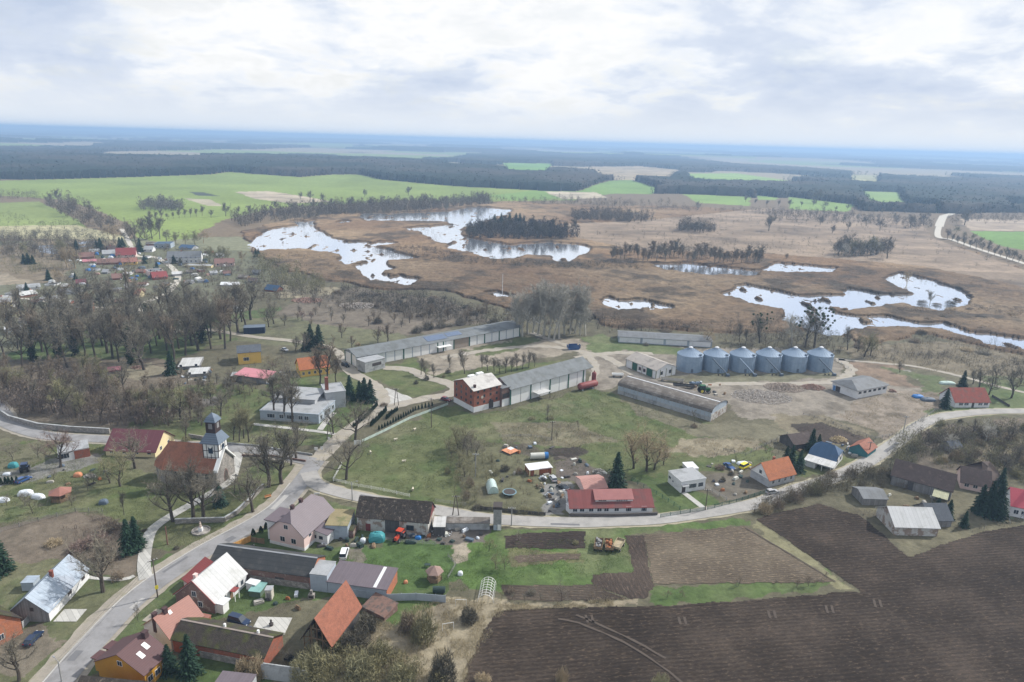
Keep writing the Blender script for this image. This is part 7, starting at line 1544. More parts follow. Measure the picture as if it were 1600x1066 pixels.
# terrace slab and hut things in the courtyard
t = thing('concrete_terrace', 'square concrete terrace with a stone figure between the barns', 'terrace', G(424, 978)); MB().box(-3.6, 3.6, -2.6, 2.6, -.05, .12).build('slab', SLAB, t); MB().lathe([(.45, .123), (.3, .5), (.5, .6), (.12, .8), (.25, 1.3), (.1, 1.6)], 10).build('figure', DKF, t)
c = H('glass_frame', 'little greenhouse with teal glass roof in the courtyard', 'greenhouse', (389,932), (407,934), 924, W=3.5, side=1); c.flat(mk('green_frame', (.10,.14,.10)), mk('teal_glass', (.20,.36,.33), rough=.2), 0)
c = H('privy', 'white wooden privy beside the little greenhouse in the courtyard', 'privy', (415,938), (425,938), 923, W=1.6, side=1); c.flat(mk('cream_boards', (.5,.47,.4), pat='plank', ps=.2), R_GREYL, 0); c.door('F', c.L*.5, .8, 1.8, WOODG)
t = thing('grill', 'dark stone barbecue on the lawn beside the purple-grey roofed workshop', 'barbecue', G(487, 934)); MB().box(-.7, .7, -.5, .5, 0, 1.0).box(-.25, .25, -.2, .2, 1.003, 2.0).build('body', STN, t); MB().box(-.5, .5, -.56, -.503, .2, .8).build('firebox', DKF, t)
t = thing('shrine', 'wayside statue shrine on a round stone bed under the roadside trees', 'shrine', G(314, 830)); MB().lathe([(2.3, 0), (2.3, .35), (2.1, .35), (2.1, .1)], 24).build('bed_edge', STN, t); MB().box(-.45, .45, -.45, .45, 0, 1.1).build('pedestal', PLW, t); MB().lathe([(.28, 1.103), (.3, 1.6), (.22, 2.0), (.26, 2.3), (.1, 2.45), (.17, 2.6), (.1, 2.8)], 12).build('statue', mk('statue_stone', (.55,.45,.38)), t)
# benches
def bench(px, py, rz, label, mat):
    t = thing('bench', label, 'bench', G(px, py), rz); MB().box(-.9, .9, -.25, .25, .42, .47).build('seat', mat, t); MB().box(-.9, .9, .22, .28, .5, .9).build('backrest', mat, t); [MB().box(x-.05, x+.05, -.2, .25, 0, .418).build('leg', mat, t) for x in (-.75, .75)]
bench(419, 778, .6, 'orange brown bench on the grass by the main road', mk('orange_wood', (.45,.22,.10))); bench(445, 607, .3, 'grey bench beside the orange roofed farmhouse', WOODG)
# notice boards at the junction
def board(px, py, wpx, hpx, rz, label, mat, name='sign_board'):
    p = G(px, py); wd = (G(px+wpx, py)-p).length; hh = HT(p, py-hpx); t = thing(name, label, 'sign', p, rz); MB().box(-wd/2, wd/2, -.04, .04, hh*.35, hh).build('panel', mat, t); [MB().box(x-.05, x+.05, .045, .12, -.1, hh*.95).build('post', RIM, t) for x in (-wd/2+.2, wd/2-.2)]
board(559, 699, 11, 11, .15, 'large white board at the corner of the meadow wall', WHT); board(494, 706, 5, 7, .1, 'small white notice board at the road junction', WHT); board(503, 705, 4, 7, .1, 'second smaller white notice board right at the road junction', WHT); board(514, 690, 3, 7, 0, 'narrow white notice board beside the wooden double pole', WHT)
board(495, 774, 9, 4, .2, 'low red and white sign on the traffic island', WHT)
# sheep / pale stones in the meadow
m0 = None
for i, (px, py, q) in enumerate([(648,673,'nearest the meadow wall'), (618,689,'nearest the meadow wall corner'), (579,709,'nearest the road junction'), (631,723,'in the middle of the meadow'), (645,767,'nearest the crumbling roof barn')]):
    t = thing('sheep', 'cream sheep standing in the meadow, '+q, 'sheep', G(px, py), rnd.uniform(0, 3), 'sheep in the big meadow')
    if m0 is None:
        Vs = [(-.5,0,.62),(-.2,0,.68),(.2,0,.68),(.45,0,.70),(.62,0,.88),(.82,0,.86),(-.38,.14,.35),(-.38,.14,.02),(-.38,-.14,.35),(-.38,-.14,.02),(.36,.14,.35),(.36,.14,.02),(.36,-.14,.35),(.36,-.14,.02)]
        Es = [(0,1),(1,2),(2,3),(3,4),(4,5),(0,6),(6,7),(0,8),(8,9),(3,10),(10,11),(3,12),(12,13)]; Rs = [.24,.31,.31,.24,.12,.07,.07,.045,.07,.045,.07,.045,.07,.045]
        me = bpy.data.meshes.new('sheep_body'); me.from_pydata(Vs, Es, []); o = bpy.data.objects.new('body', me); C.objects.link(o)
        sm = o.modifiers.new('s', 'SKIN'); [setattr(me.skin_vertices[0].data[i_], 'radius', (Rs[i_], Rs[i_])) for i_ in range(len(Rs))]; me.skin_vertices[0].data[1].use_root = True
        o.modifiers.new('d', 'SUBSURF').levels = 1
        dg = bpy.context.evaluated_depsgraph_get(); m0 = bpy.data.meshes.new_from_object(o.evaluated_get(dg)); m0.materials.clear(); m0.materials.append(mk('wool', (.55,.5,.4), var=.15)); bpy.data.objects.remove(o)
    o = bpy.data.objects.new('body', m0); C.objects.link(o); o.parent = t
# ------------------------------------------------------------------ poles
PW = mk('pole_wood', (.11,.09,.075), var=.2); PC = mk('pole_concrete', (.30,.30,.29), var=.15)
def pole(px, py, ytop, label, double=False, mat=PW, arm=True, lamp=False, rz=0.0, sign=None):
    p = G(px, py); h = HT(p, ytop); t = thing('utility_pole', label, 'pole', p, rz)
    if double:
        MB().tube((-.9, 0, -.2), (-.1, 0, h), .15, .11, 8).build('post', mat, t); MB().tube((.9, 0, -.2), (.12, 0, h), .15, .11, 8).build('post', mat, t); MB().tube((-.55, 0, h*.45), (.55, 0, h*.45), .07, n=6).build('brace', mat, t)
    else: MB().tube((0, 0, -.2), (0, 0, h), .17, .11, 8).build('post', mat, t)
    if arm:
        MB().box(-1.0, 1.0, -.06, .06, h-.55, h-.42).build('crossarm', mat, t)
        for x in (-.85, -.3, .3, .85): MB().lathe([(.06, h-.417), (.08, h-.3), (.04, h-.18)], 8, (x, 0)).build('insulator', PLW, t)
    if lamp: MB().tube((0, 0, h-.1), (1.4, 0, h+.25), .04, n=6).build('lamp_arm', RIM, t); MB().box(1.2, 1.8, -.13, .13, h+.18, h+.3).build('lamp_head', RIM, t)
    if sign: MB().box(-.35, .35, -.24, -.18, 2.2, 3.1).build('sign_plate', sign, t)
    return t
pole(246.5,933,873, 'roadside wooden pole with a small yellow sign beside the brick gabled house', sign=mk('yellow_sign', (.65,.55,.05)), rz=.7); pole(97,1066,1033, 'grey lamp pole at the bottom left corner of the road', lamp=True, arm=False, mat=PC, rz=2.6)
pole(262,851,823, 'thin reddish pole on the grass beside the church path', arm=False, mat=mk('rust_pole', (.2,.1,.08)))
pole(550.6,783,753, 'lamp pole on the roadside left of the crumbling roof barn', lamp=True, arm=False, mat=PC); pole(712,806,774, 'double legged wooden pole behind the poultry yard', True); pole(799,822,792, 'wooden pole on the verge right of the transformer tower', mat=PC)
pole(619.5,634,607, 'double legged wooden pole at the farm road fork', True); pole(674,668,622, 'tall thin wooden pole inside the meadow corner'); pole(515,686,660, 'double legged wooden pole at the road junction', True)
pole(862,687.5,658, 'thin wooden pole in the dry meadow above the garden'); pole(743,745,708, 'grey pole with crossarm in the garden scrub', mat=PC); pole(953,763,736, 'double legged pole beside the tall spruce', True); pole(1102,797.5,764, 'pole on the verge below the white flat roofed house')
pole(1411,677,650, 'pole at the roadside below the dry field', mat=PC); pole(1357,712,690, 'pole beside the orange hut'); pole(371,770,741, 'double legged wooden pole in front of the church portal', True); pole(859,531,513, 'lamp pole at the end of the long rear warehouse', lamp=True, arm=False, mat=PC); pole(733.5,792,764, 'wooden pole at the hedge corner by the east road') if False else None
pole(757,812,790, 'thin pole at the roadside behind the blue sheets') if False else None; pole(785,458,428, 'dead pale trunk rising from the marsh pond', arm=False, mat=PLW)
WIRE = mk('wire', (.05,.05,.05))
def wires(P, label):
    """three sagging conductors strung over a chain of pole tops (pixel of the foot, row of the top)"""
    pts = [(G(x, y), HT(G(x, y), yt)) for x, y, yt in P]; t = thing('power_line', label, 'power line', pts[0][0]); o_ = pts[0][0]
    for k in (-.7, 0, .7):
        m_ = MB()
        for (a, ha), (b1, hb_) in zip(pts[:-1], pts[1:]):
            d = (b1-a).normalized(); s_ = Vector((-d.y, d.x, 0))*k; pr_ = None; L = (b1-a).length
            for i in range(9):
                u = i/8; q = a.lerp(b1, u)-o_+s_; q.z = ha-.25+(hb_-ha)*u-4*u*(1-u)*L*.02
                if pr_ is not None: m_.tube(pr_, q, .018, n=3, caps=False)
                pr_ = q
        m_.build('wire', WIRE, t)
wires([(97,1066,1033),(246.5,933,873),(370,770,741)], 'overhead wires along the main road from the lamp pole to the church portal')
wires([(712,806,774),(799,822,792),(953,763,736),(1102,797.5,764),(1357,712,690),(1411,677,650)], 'overhead wires following the east road past the bungalow to the bend')
wires([(515,686,660),(619.5,634,607),(674,668,622)], 'overhead wires from the road junction over the farm road fork to the meadow')
# ------------------------------------------------------------------ fences and walls
def fence(P, h, label, mat, kind='wall', name=None, step=2.5, th=.25, cap=None, cat=None):
    pts = [G(*p) for p in P]; o_ = pts[0]; t = thing(name or ('stone_wall' if kind == 'wall' else 'fence'), label, cat or ('wall' if kind == 'wall' else 'fence'), o_)
    m_ = MB(); cp = MB(); posts = []
    for a, b1 in zip(pts[:-1], pts[1:]):
        d = (b1-a); L = d.length; d /= L; s_ = Vector((-d.y, d.x, 0)); a = a-o_; b1 = b1-o_
        def slab(q, z0, z1, w2, mb_, e=0.0):
            V = [a-d*e+s_*w2, b1+d*e+s_*w2, b1+d*e-s_*w2, a-d*e-s_*w2]; V = [(v.x, v.y, z0) for v in V]+[(v.x, v.y, z1) for v in V]; mb_.add(V, [(0,3,2,1),(4,5,6,7),(0,1,5,4),(1,2,6,5),(2,3,7,6),(3,0,4,7)])
        if kind == 'wall': slab(0, -.1, h, th/2, m_); 
        elif kind == 'panel': slab(0, .02, h-.05, .03, m_)
        else:
            for z in (h*.3, h*.62, h*.93): slab(0, z, z+.05, .02, m_)
            k = int(L/.22) if kind == 'picket' and L < 200 else 0
            for i in range(k): q = a+d*(i+.5)*L/k; m_.box(q.x-.025, q.x+.025, q.y-.025, q.y+.025, .05, h)
        if cap is not None: slab(0, h+.003, h+.1, th/2+.05, cp)
        if kind != 'wall':
            n = max(1, int(L/step)); posts += [a+d*L*i/n for i in range(n+1)]
    m_.build('panel' if kind != 'wall' else 'wall', mat, t)
    if cap is not None: cp.build('coping', cap, t)
    if posts: 
        me = MB().box(-.06, .06, -.06, .06, -.1, h+.08)
        me_ = bpy.data.meshes.new('post'); me_.from_pydata(me.v, [], me.f); me_.materials.append(mat)
        for q in posts[:100]: o = bpy.data.objects.new('post', me_); C.objects.link(o); o.parent = t; o.location = q
    return t
fence([(513,925.5),(560,933),(604,939.5),(650,938),(696,941.5)], 1.9, 'long bluish concrete panel fence running right from the workshop', CONB, 'panel', 'concrete_fence', 2.2)
fence([(274,818),(300,817),(351,815.5),(369,804.5),(390,785),(412,762)], 1.3, 'old stone churchyard wall turning the corner beside the main road', STN, cap=CONC, th=.5)
fence([(-10,640),(15,657),(60,669),(110,674),(172,677.5)], 1.8, 'long stone park wall along the west road', STN, cap=CONC, th=.5)
fence([(350,694),(400,698),(460,708),(488,712)], .7, 'low wall along the north side of the west road', CONC, th=.3); fence([(295,683),(352,692)], 1.2, 'short stone wall right behind the church', STN, th=.4)
fence([(378,713),(425,714),(478,722)], .7, 'low brown wall in front of the church green', BRKP, th=.3)
fence([(566,691),(600,675),(640,655),(700,633)], 1.0, 'pale green low fence along the farm road side of the meadow', mk('pale_green_rail', (.42,.50,.45)), 'panel', 'fence', 3)
fence([(520.7,751),(534,727)], 1.0, 'white railing at the meadow corner by the junction', WHT, 'rail', 'railing', 2); fence([(521,752),(560,761),(600,768),(640,777)], 1.0, 'white rail fence along the meadow behind the roadside', WHT, 'rail', 'fence', 3); fence([(681,785),(727,791)], 1.1, 'grey rail fence of the meadow right of the crumbling roof barn', PC, 'rail', 'fence', 3)
fence([(750,796),(800,801),(852,806)], 1.1, 'dark board fence of the garden along the east road', WOODD, 'panel', 'fence', 2.5); fence([(891,807.2),(960,808),(1027,805.5)], 1.0, 'low dark wall in front of the red roofed bungalow', mk('dark_wall', (.10,.09,.085), var=.2), th=.3)
fence([(987,752),(1035,779),(1062,797),(1078,801)], 1.3, 'green wire fence left of the white flat roofed house', GRN, 'rail', 'fence', 2.4); fence([(1032,809),(1078,801.5),(1100,798)], 1.2, 'dark green gate fence in front of the white flat roofed house', GRN, 'picket', 'fence', 2.4); fence([(1105,797),(1150,786),(1196,771)], 1.3, 'dark green picket fence from the white flat house to the silver car', GRN, 'picket', 'fence', 2.4); fence([(1102,762),(1135,783)], 1.2, 'grey fence between the two gardens right of the white flat house', PC, 'rail', 'fence', 2.4)
fence([(365,858),(392,846)], 1.7, 'bright orange board fence beside the black car', mk('orange_boards', (.62,.33,.10), var=.15, pat='plank', ps=.2), 'panel', 'board_fence', 2.2); fence([(393,847),(413,850)], 1.5, 'brown board fence joining the orange fence to the pink house', WOODB, 'panel', 'board_fence', 2.2)
fence([(36,982),(48,969)], 1.6, 'grey concrete fence between the orange brick house and the barn', CONC, 'panel', 'fence', 2); fence([(0,832),(60,815),(118,800),(160,800)], 1.2, 'thin fence at the end of the orchard', WOODG, 'rail', 'fence', 3)
fence([(600,845),(640,849),(680,852)], 1.0, 'thin grey wire fence of the poultry yard', PC, 'rail', 'fence', 2.5); fence([(780,683),(830,682),(862,688)], .9, 'thin garden boundary fence in the dry meadow', WOODG, 'rail', 'fence', 3); fence([(1130,705),(1165,712),(1205,692),(1230,680)], 1.1, 'thin wire fence behind the gardens', WOODG, 'rail', 'fence', 3)
fence([(1255,648),(1290,657),(1340,677),(1368,686)], .8, 'thin fence above the dug plot', WOODG, 'rail', 'fence', 3); fence([(1368,686),(1400,680),(1430,662),(1462,642)], 1.0, 'wire fence along the dry field by the road bend', PC, 'rail', 'fence', 3); fence([(1300,560),(1330,580)], 1.1, 'short wire fence right of the silos', PC, 'rail', 'fence', 3); fence([(1550,620),(1577,636)], 1.0, 'dark board fence right of the red tiled cottage', WOODD, 'panel', 'fence', 3)
fence([(700,870),(712,884),(700,905)], .9, 'garden fence right of the bright lawn', WOODG, 'rail', 'fence', 2)
t = thing('swing_frame', 'pale metal swing frame near the spruces at the field edge', 'swing', G(1585, 815)); [MB().tube((x, y*1.2, 0), (x, 0, 2.3), .06, n=6).build('leg', RIM, t) for x in (-2, 2) for y in (-1, 1)]; MB().tube((-2, 0, 2.3), (2, 0, 2.3), .06, n=6).build('beam', RIM, t)
for i_, (px, py, q) in enumerate(((720,948,'nearest the ploughed field corner'), (700,985,'lower in the straw'))):
    t = thing('goal_frame', 'thin white wooden frame in the dry grass '+q, 'frame', G(px, py), .3*i_); MB().tube((-1.2, 0, 0), (-1.2, 0, 1.8), .05, n=5).build('post', WHT, t); MB().tube((1.2, 0, 0), (1.2, 0, 1.8), .05, n=5).build('post', WHT, t); MB().tube((-1.2, 0, 1.8), (1.2, 0, 1.8), .05, n=5).build('beam', WHT, t)
# ------------------------------------------------------------------ trees one by one: (px, py of the foot, height in pixels)
# churchyard and roadside
for a in [(270,815,95),(302,810,104),(318,810,92),(395,800,80),(440,756,102),(420,761,100),(541,749,75)]: T(*a, style='oak', bark='dark' if a[0] in (302,440) else 'grey', group='old roadside trees', name='old_tree')
for a in [(455,727,55),(463,716,66),(521,678,46),(555,688,70),(211,732,66),(95,730,66),(161,925,102),(30,1064,82)]: T(*a, style='oak', bark='grey' if a[0] != 95 else 'red', group='old roadside trees', name='old_tree')
for a in [(447,658,92),(457,660,86),(430,655,84),(500,600,66),(511,598,76),(525,597,46),(291,690,52)]: T(*a, style='slim', bark='brown' if a[0] in (500,511,525) else 'grey', group='garden trees by the farm road')
for a in [(374,690,55),(381,685,55),(389,691,53),(365,688,45)]: T(*a, style='slim', bark='olive', group='slim trees on the green')
T(188,760,66,'willow','olive'); T(172,755,48,'willow','olive'); T(216,972,34,'fruit','dark',words='dark pollarded stump tree', wide=.45)
for a in [(51,802,34),(146,757,28),(39,790,26),(137,766,22),(20,720,28),(60,715,26),(10,790,20),(85,752,22),(112,790,20)]: T(*a, style='fruit', bark='grey', group='orchard trees')
T(194,805,42,'slim','dark',words='ivy wrapped dark tree', wide=.6)
# farm centre
for a in [(590.6,537.5,31),(606,534,33),(550,544,22),(476,550,35),(534,528,26),(428,506,42),(445,509,22),(728,506,30),(700,500,24),(420,511,34),(462,548,28)]: T(*a, style='oak', bark='brown' if a[0] > 500 else 'grey', group='scattered trees behind the farm road')
T(472,501,18,'oak','red'); T(486,500,16,'oak','red')
for a in [(658,586,29),(678,590.6,26),(703,575,25),(726,584,42),(665,588,24)]: T(*a, style='slim', bark='grey', group='small trees by the farm yard road')
for x,y,h in [(753,575,26),(762,580,30),(772,582,28),(781,584,27),(790,583,30),(799,581,28),(808,579,30),(817,577,27),(826,575,30),(835,573,24)]: T(x,y,h,'slim','grey',group='row of trees between the two warehouses')
for i in range(14):
    x = 808+i*8.2; T(x, 527+rnd.uniform(-6,5)+abs(i-7)*-.6, 66+26*math.sin(math.pi*(i+1)/15)+rnd.uniform(-6,6), 'slim' if i%3 else 'poplar', 'pale', group='tall pale poplars behind the rear warehouse', name='poplar', wide=1.0)
for a in [(640,505,20),(670,497,26),(616,505,18),(745,500,26),(760,490,24)]: T(*a, style='oak', bark='brown', group='scattered trees at the marsh edge')
# mistletoe trees and marsh edge right
MIS = mk('mistletoe', (.03,.045,.015), var=.3)
mis = None
for a, k in (((1186.5,536,52),22),((1272,543,66),34),((1258,543,60),12)):
    o = T(*a, style='oak', bark='grey', group=None, words='leafless tree dotted with dark mistletoe balls', name='mistletoe_tree')
    r = random.Random(k); m_ = MB()
    for i in range(k):
        q = r.random()*6.28; u = r.random()**.5*3.4; z = r.uniform(5, 9.3); rr_ = r.uniform(.22, .42); m_.lathe([(rr_*.5, z-rr_*.8), (rr_, z), (rr_*.5, z+rr_*.8)], 7, (u*math.cos(q), u*math.sin(q)))
    m_.build('mistletoe', MIS, o); o.children[-1]['kind'] = 'stuff'
for a in [(1237,541,56),(1324,547,40),(1340,550,30),(1155,535,32),(1165,537,26)]: T(*a, style='slim', bark='pale' if a[0]==1237 else 'grey', group='trees at the marsh edge behind the silos')
T(1350,558,46,'willow','olive'); T(1360,556,36,'willow','olive'); T(1103,541,34,'willow','tan'); T(1406,582,20,'oak','grey')
for a in [(1580,622,55),(1545,617,40),(1530,605,36),(1555,600,34),(1595,600,30),(1520,600,26)]: T(*a, style='oak', bark='grey', group='trees right of the red tiled cottage')
# meadow and gardens
for a in [(1010,736,78),(990,732,72),(1022,734,60)]: T(*a, style='willow', bark='tan', group='tall tan willows above the bungalow', name='willow')
T(1037,727,36,'willow','tan'); T(904,672,17,'young','grey'); T(855,657,26,'young','grey'); T(1085,664,24,'young','grey'); T(870,690,18,'young','grey')
for a in [(715,700,44),(723,705,46),(730,712,40),(705,715,36),(742,720,38),(737,700,30),(718,730,30),(726,745,26)]: T(*a, style='willow', bark='olive' if a[0]<730 else 'grey', group='willows in the garden scrub')
for a in [(764,862,26),(774,890,26),(789,890,27),(810,845,18),(784,938,16),(800,938,14),(820,940,16),(878,939,30),(845,938,15),(560,760,10)]: T(*a, style='fruit', bark='olive' if a[0]<800 else 'grey', group='small trees around the vegetable plots')
for a in [(923,937,14),(946,940,16),(1042,935,15),(1066,933,13),(1154,916,20),(1245,918,16),(1263,916,20),(1275,914,12),(1291,905,14),(1212,912,8)]: T(*a, style='fruit', bark='brown', group='row of little trees along the ploughed field')
for a in [(1505,700,28),(1540,690,36),(1575,690,34),(1480,700,26),(1590,720,30),(1567,735,28),(1450,690,20),(1520,680,30)]: T(*a, style='oak', bark='pale' if a[0] in (1480,1540) else 'grey', group='trees in the thicket right of the road bend')
T(450,1035,26,'fruit','grey'); T(330,780,40,'young','grey') if False else None
# old park: tall bare trees, some wrapped in ivy
park = [(52,565),(76,563),(91,558),(118,555),(133,560),(150,566),(168,552),(186,566),(205,570),(220,566),(236,552),(261,548),(300,540),(316,536),(330,528),(345,530),(360,533),(290,530),(250,530),(215,535),(190,530),(150,530),(120,528),(95,530),(60,532),(28,545),(8,560),(345,512),(378,503),(270,520),(232,518),(170,515),(140,512),(200,508),(320,515),(300,505),(255,500),(215,498),(360,510),(40,520),(12,530),(110,545),(160,540),(280,545),(245,540),(392,500),(176,560),(128,540),(66,550),(105,575),(35,575),(225,578),(272,566),(290,555),(310,548),(330,545),(352,545),(372,520),(385,515),(268,505),(205,490),(180,500),(160,500),(130,498),(100,505),(80,515),(300,520)]
r2 = random.Random(12)
for i, (x, y) in enumerate(park):
    h = (96 if y > 540 else 80)*r2.uniform(.75, 1.08); ivy = i in (0, 2, 3, 8, 13, 22, 30)
    o = T(x, y, h, 'slim' if i % 3 else 'oak', 'grey' if i % 4 else 'brown', group='bare trees of the old park', words='ivy wrapped tall tree' if ivy else None, wide=.95, rr=r2)
    if ivy:
        R = np.random.RandomState(i); n = 500; z = R.uniform(.3, 6.5, n); a = R.uniform(0, 6.28, n); q = R.uniform(.1, .75, n)*(1-z/12)
        P0 = np.stack([np.cos(a)*q, np.sin(a)*q, z], 1); V, Fc = tri_from_strokes(P0, P0+R.normal(size=(n, 3))*.35, np.full(n, .3)); c = npmesh('ivy', V, Fc, IVY, o)
# thicket wood west of the church
for i, (x, y) in enumerate(scatter([(-10,592),(120,590),(250,625),(330,662),(180,664),(40,648),(-10,635)], 62, 77, 2.4)):
    put_tree(x, y, r2.uniform(9, 15), ['slim','oak','young'][i % 3], ['brown','brown','grey','olive'][i % 4], group='crowded trees of the thicket wood', rr=r2)
for a in [(300,640,42),(330,632,40),(345,650,46),(270,640,40),(315,665,36),(250,650,44)]: T(*a, style='oak', bark='olive' if a[0] in (330,250) else 'grey', group='trees between the thicket wood and the green')
for i, (x, y) in enumerate(scatter([(280,590),(350,600),(400,610),(370,625),(300,612)], 12, 78, 4)): put_tree(x, y, r2.uniform(5, 8), 'oak', 'grey', group='small trees in the scrub below the pink roofed shed', rr=r2)
for i, (x, y) in enumerate(scatter([(350,560),(440,556),(455,600),(350,605)], 9, 79, 5)): put_tree(x, y, r2.uniform(4, 7), 'fruit', ['grey','red'][i % 2], group='garden trees by the farm road', rr=r2)
for i, (x, y) in enumerate(scatter([(430,470),(620,480),(640,520),(480,520)], 16, 80, 8)): put_tree(x, y, r2.uniform(4, 8), 'oak', ['grey','brown'][i % 2], group='scattered trees behind the farm road', rr=r2)
# middle distance, singly visible trees
FAR = [(1386,404,38,'oak','grey'),(1201,361,28,'oak','grey'),(1281,352,18,'oak','grey'),(1325,360,16,'oak','grey'),(1353,354,18,'oak','grey'),(1375,360,20,'oak','grey'),(1398,345,14,'oak','grey'),(1422,356,24,'oak','grey'),(1443,352,22,'oak','grey'),(1507,352,26,'oak','grey'),(1275,318,26,'oak','grey'),(1370,330,12,'oak','grey'),(1090,330,18,'oak','pale'),(1165,316,12,'oak','grey'),(697,334,22,'slim','grey'),(1184,412,34,'oak','grey'),(1300,365,16,'oak','brown'),(1228,406,12,'oak','brown'),(1530,395,0,'oak','grey'),(78,322,24,'oak','grey'),(92,318,26,'oak','grey'),(115,338,30,'oak','brown'),(140,350,24,'oak','brown'),(158,352,22,'oak','brown'),(172,358,18,'oak','grey'),(215,390,52,'oak','grey'),(226,372,36,'oak','grey'),(238,374,44,'slim','grey'),(250,374,40,'slim','grey'),(353,338,24,'oak','grey'),(372,336,16,'oak','brown'),(392,338,20,'oak','grey'),(330,340,14,'oak','grey'),(260,378,22,'willow','grey'),(275,382,22,'willow','olive'),(290,382,20,'willow','olive'),(305,384,26,'willow','olive'),(318,380,24,'willow','tan'),(178,376,28,'willow','tan'),(170,374,26,'willow','tan'),(90,442,24,'willow','tan'),(118,420,40,'oak','tan'),(105,418,36,'oak','tan'),(98,400,30,'willow','olive'),(55,402,26,'oak','grey'),(40,400,24,'willow','olive'),(20,402,22,'oak','grey'),(1480,374,18,'oak','brown'),(1417,444,22,'willow','tan'),(1452,478,26,'slim','pale'),(470,312,14,'oak','grey'),(485,314,18,'oak','grey'),(505,316,16,'oak','grey'),(570,308,14,'oak','grey'),(638,306,16,'oak','grey'),(1340,345,12,'willow','pale')]
for x, y, h, st, bk in FAR:
    if h: T(x, y, h, st, bk, far=True, group='single trees of the open country', name='field_tree')
for i in range(13): x = 1487+i*9.5; T(x, 377+i*3.15+rnd.uniform(-1, 1), rnd.uniform(12, 19), 'oak', 'grey', far=True, group='trees lining the far road', name='roadside_tree')
for i in range(8): x = 1493+i*13; T(x, 366+i*5.3, rnd.uniform(10, 15), 'oak', 'olive', far=True, group='trees lining the far road', name='roadside_tree')
for i in range(10): x = 235+i*9.0; T(x, 345-i*.8+rnd.uniform(-1,1), rnd.uniform(10,20), 'slim', 'grey', far=True, group='trees along the field lane', name='field_tree')
for i in range(34): x = 955+i*7.0; T(x, 404+i*.25+rnd.uniform(-5, 5), rnd.uniform(20, 34), 'slim', 'brown' if i%2 else 'grey', far=True, group='row of bare alders at the right channel', name='alder', wide=1.1)
for i in range(14): x = 1060+i*3.0; T(x, 362+rnd.uniform(-2,2), rnd.uniform(10,22), 'oak', 'grey', far=True, group='clump of trees in the brown meadow', name='field_tree') if i%2 else None
for i in range(14): x = 1310+i*5.0; T(x, 398+rnd.uniform(-3,3), rnd.uniform(18,34), 'oak', ['grey','olive','pale'][i%3], far=True, group='clump of trees left of the big lone tree', name='field_tree')
for i in range(16): x = 1180+i*18; T(x, 318+i*1.3+rnd.uniform(-3,3), rnd.uniform(8,16), 'oak', 'grey', far=True, group='trees along the far meadow edge', name='field_tree')
for i in range(16): x = 730+i*11; T(x, 373+rnd.uniform(-8,2), rnd.uniform(20,32), 'slim', 'dark', far=True, group='bare trees of the island wood', name='alder')
for x, y, h in ((773,356,22),(783,358,26),(796,358,26),(806,356,24),(812,358,26),(818,358,22)): S(x, y, h, label='dark island spruce', group='dark spruces on the island wood')
for i in range(12): x = 432+i*29; T(x, 330-i*.9, rnd.uniform(14,24), 'oak', 'grey', far=True, group='trees along the upper lake', name='field_tree')
# conifers
for a, l in (((344,790,36),'dense blue-green spruce'),((202,864,54),'dark green spruce'),((214,858,52),'dark green spruce'),((2,896,66),'dark green spruce'),((298,1054,64),'large dark green spruce'),((265,1050,44),'broad dark green spruce'),((268,585,38),'dark spruce'),((547,625,40),'slim dark spruce'),((570,627,38),'dense dark spruce'),((579,628,36),'dense dark spruce'),((562,624,30),'dense dark spruce'),((962.5,765,60),'tall dark green spruce'),((1267,705,36),'dark spruce'),((1278,702,24),'dark spruce'),((1236,728,34),'green spruce'),((1248,738,36),'green spruce'),((1228,722,26),'green spruce'),((1503,608,30),'dark spruce'),((1476,638,32),'dark spruce'),((1543,806,56),'dark green spruce'),((1556,808,60),'dark green spruce'),((1530,800,44),'dark green spruce'),((1564,760,30),'dark green spruce'),((1463,803,26),'dark green spruce'),((1481,810,30),'dark green spruce'),((1506,824,26),'dark green spruce'),((1453,806,22),'dark green spruce'),((1597,800,44),'dark green spruce'),((486,547,42),'dark green spruce'),((499,546,40),'dark green spruce'),((478,548,30),'dark green spruce')):
    S(*a, label=l, mat=NEEDLEB if 'blue' in l else NEEDLE, wide=1.2 if 'broad' in l or 'dense' in l else 1.05, group='spruces')
for x, y, h in ((152,393,18),(158,393,22),(120,392,18),(192,386,16),(219,394,22),(45,413,18),(38,412,16),(52,413,15),(98,405,16),(400,402,14),(42,455,14),(32,485,16),(76,438,18),(118,437,12),(226,412,14),(245,418,10),(45,318,0),(188,388,18),(272,412,14),(282,414,12),(118,372,0),(404,400,12),(61,562,0)):
    if h: S(x, y, h, label='dark conifer', wide=1.3, group='village conifers')
# thuja rows at the farm road fork
TH = mk('thuja_green', (.02,.05,.022), var=.3, objvar=.3); tme = None
def thuja(x, y, h, w_, group, lb):
    global tme
    if tme is None:
        R = np.random.RandomState(2); n = 700; z = R.uniform(0, 1, n)**.9; a = R.uniform(0, 6.28, n); q = (1-z)**.6*R.uniform(.55, 1, n)
        P0 = np.stack([np.cos(a)*q*.5, np.sin(a)*q*.5, z*.95], 1); d = np.stack([np.cos(a)*.25, np.sin(a)*.25, np.full(n, 1.)], 1)*.14; V, Fc = tri_from_strokes(P0, P0+d, np.full(n, .11))
        tme = npmesh('thuja', V, Fc, TH, link=False)
    o = bpy.data.objects.new('thuja', tme); C.objects.link(o); o.location = (x, y, 0); o.scale = (w_, w_, h); o.rotation_euler = (0, 0, rnd.uniform(0, 6)); o['category'] = 'conifer'; o['group'] = group; TREES.append((o, h, lb))
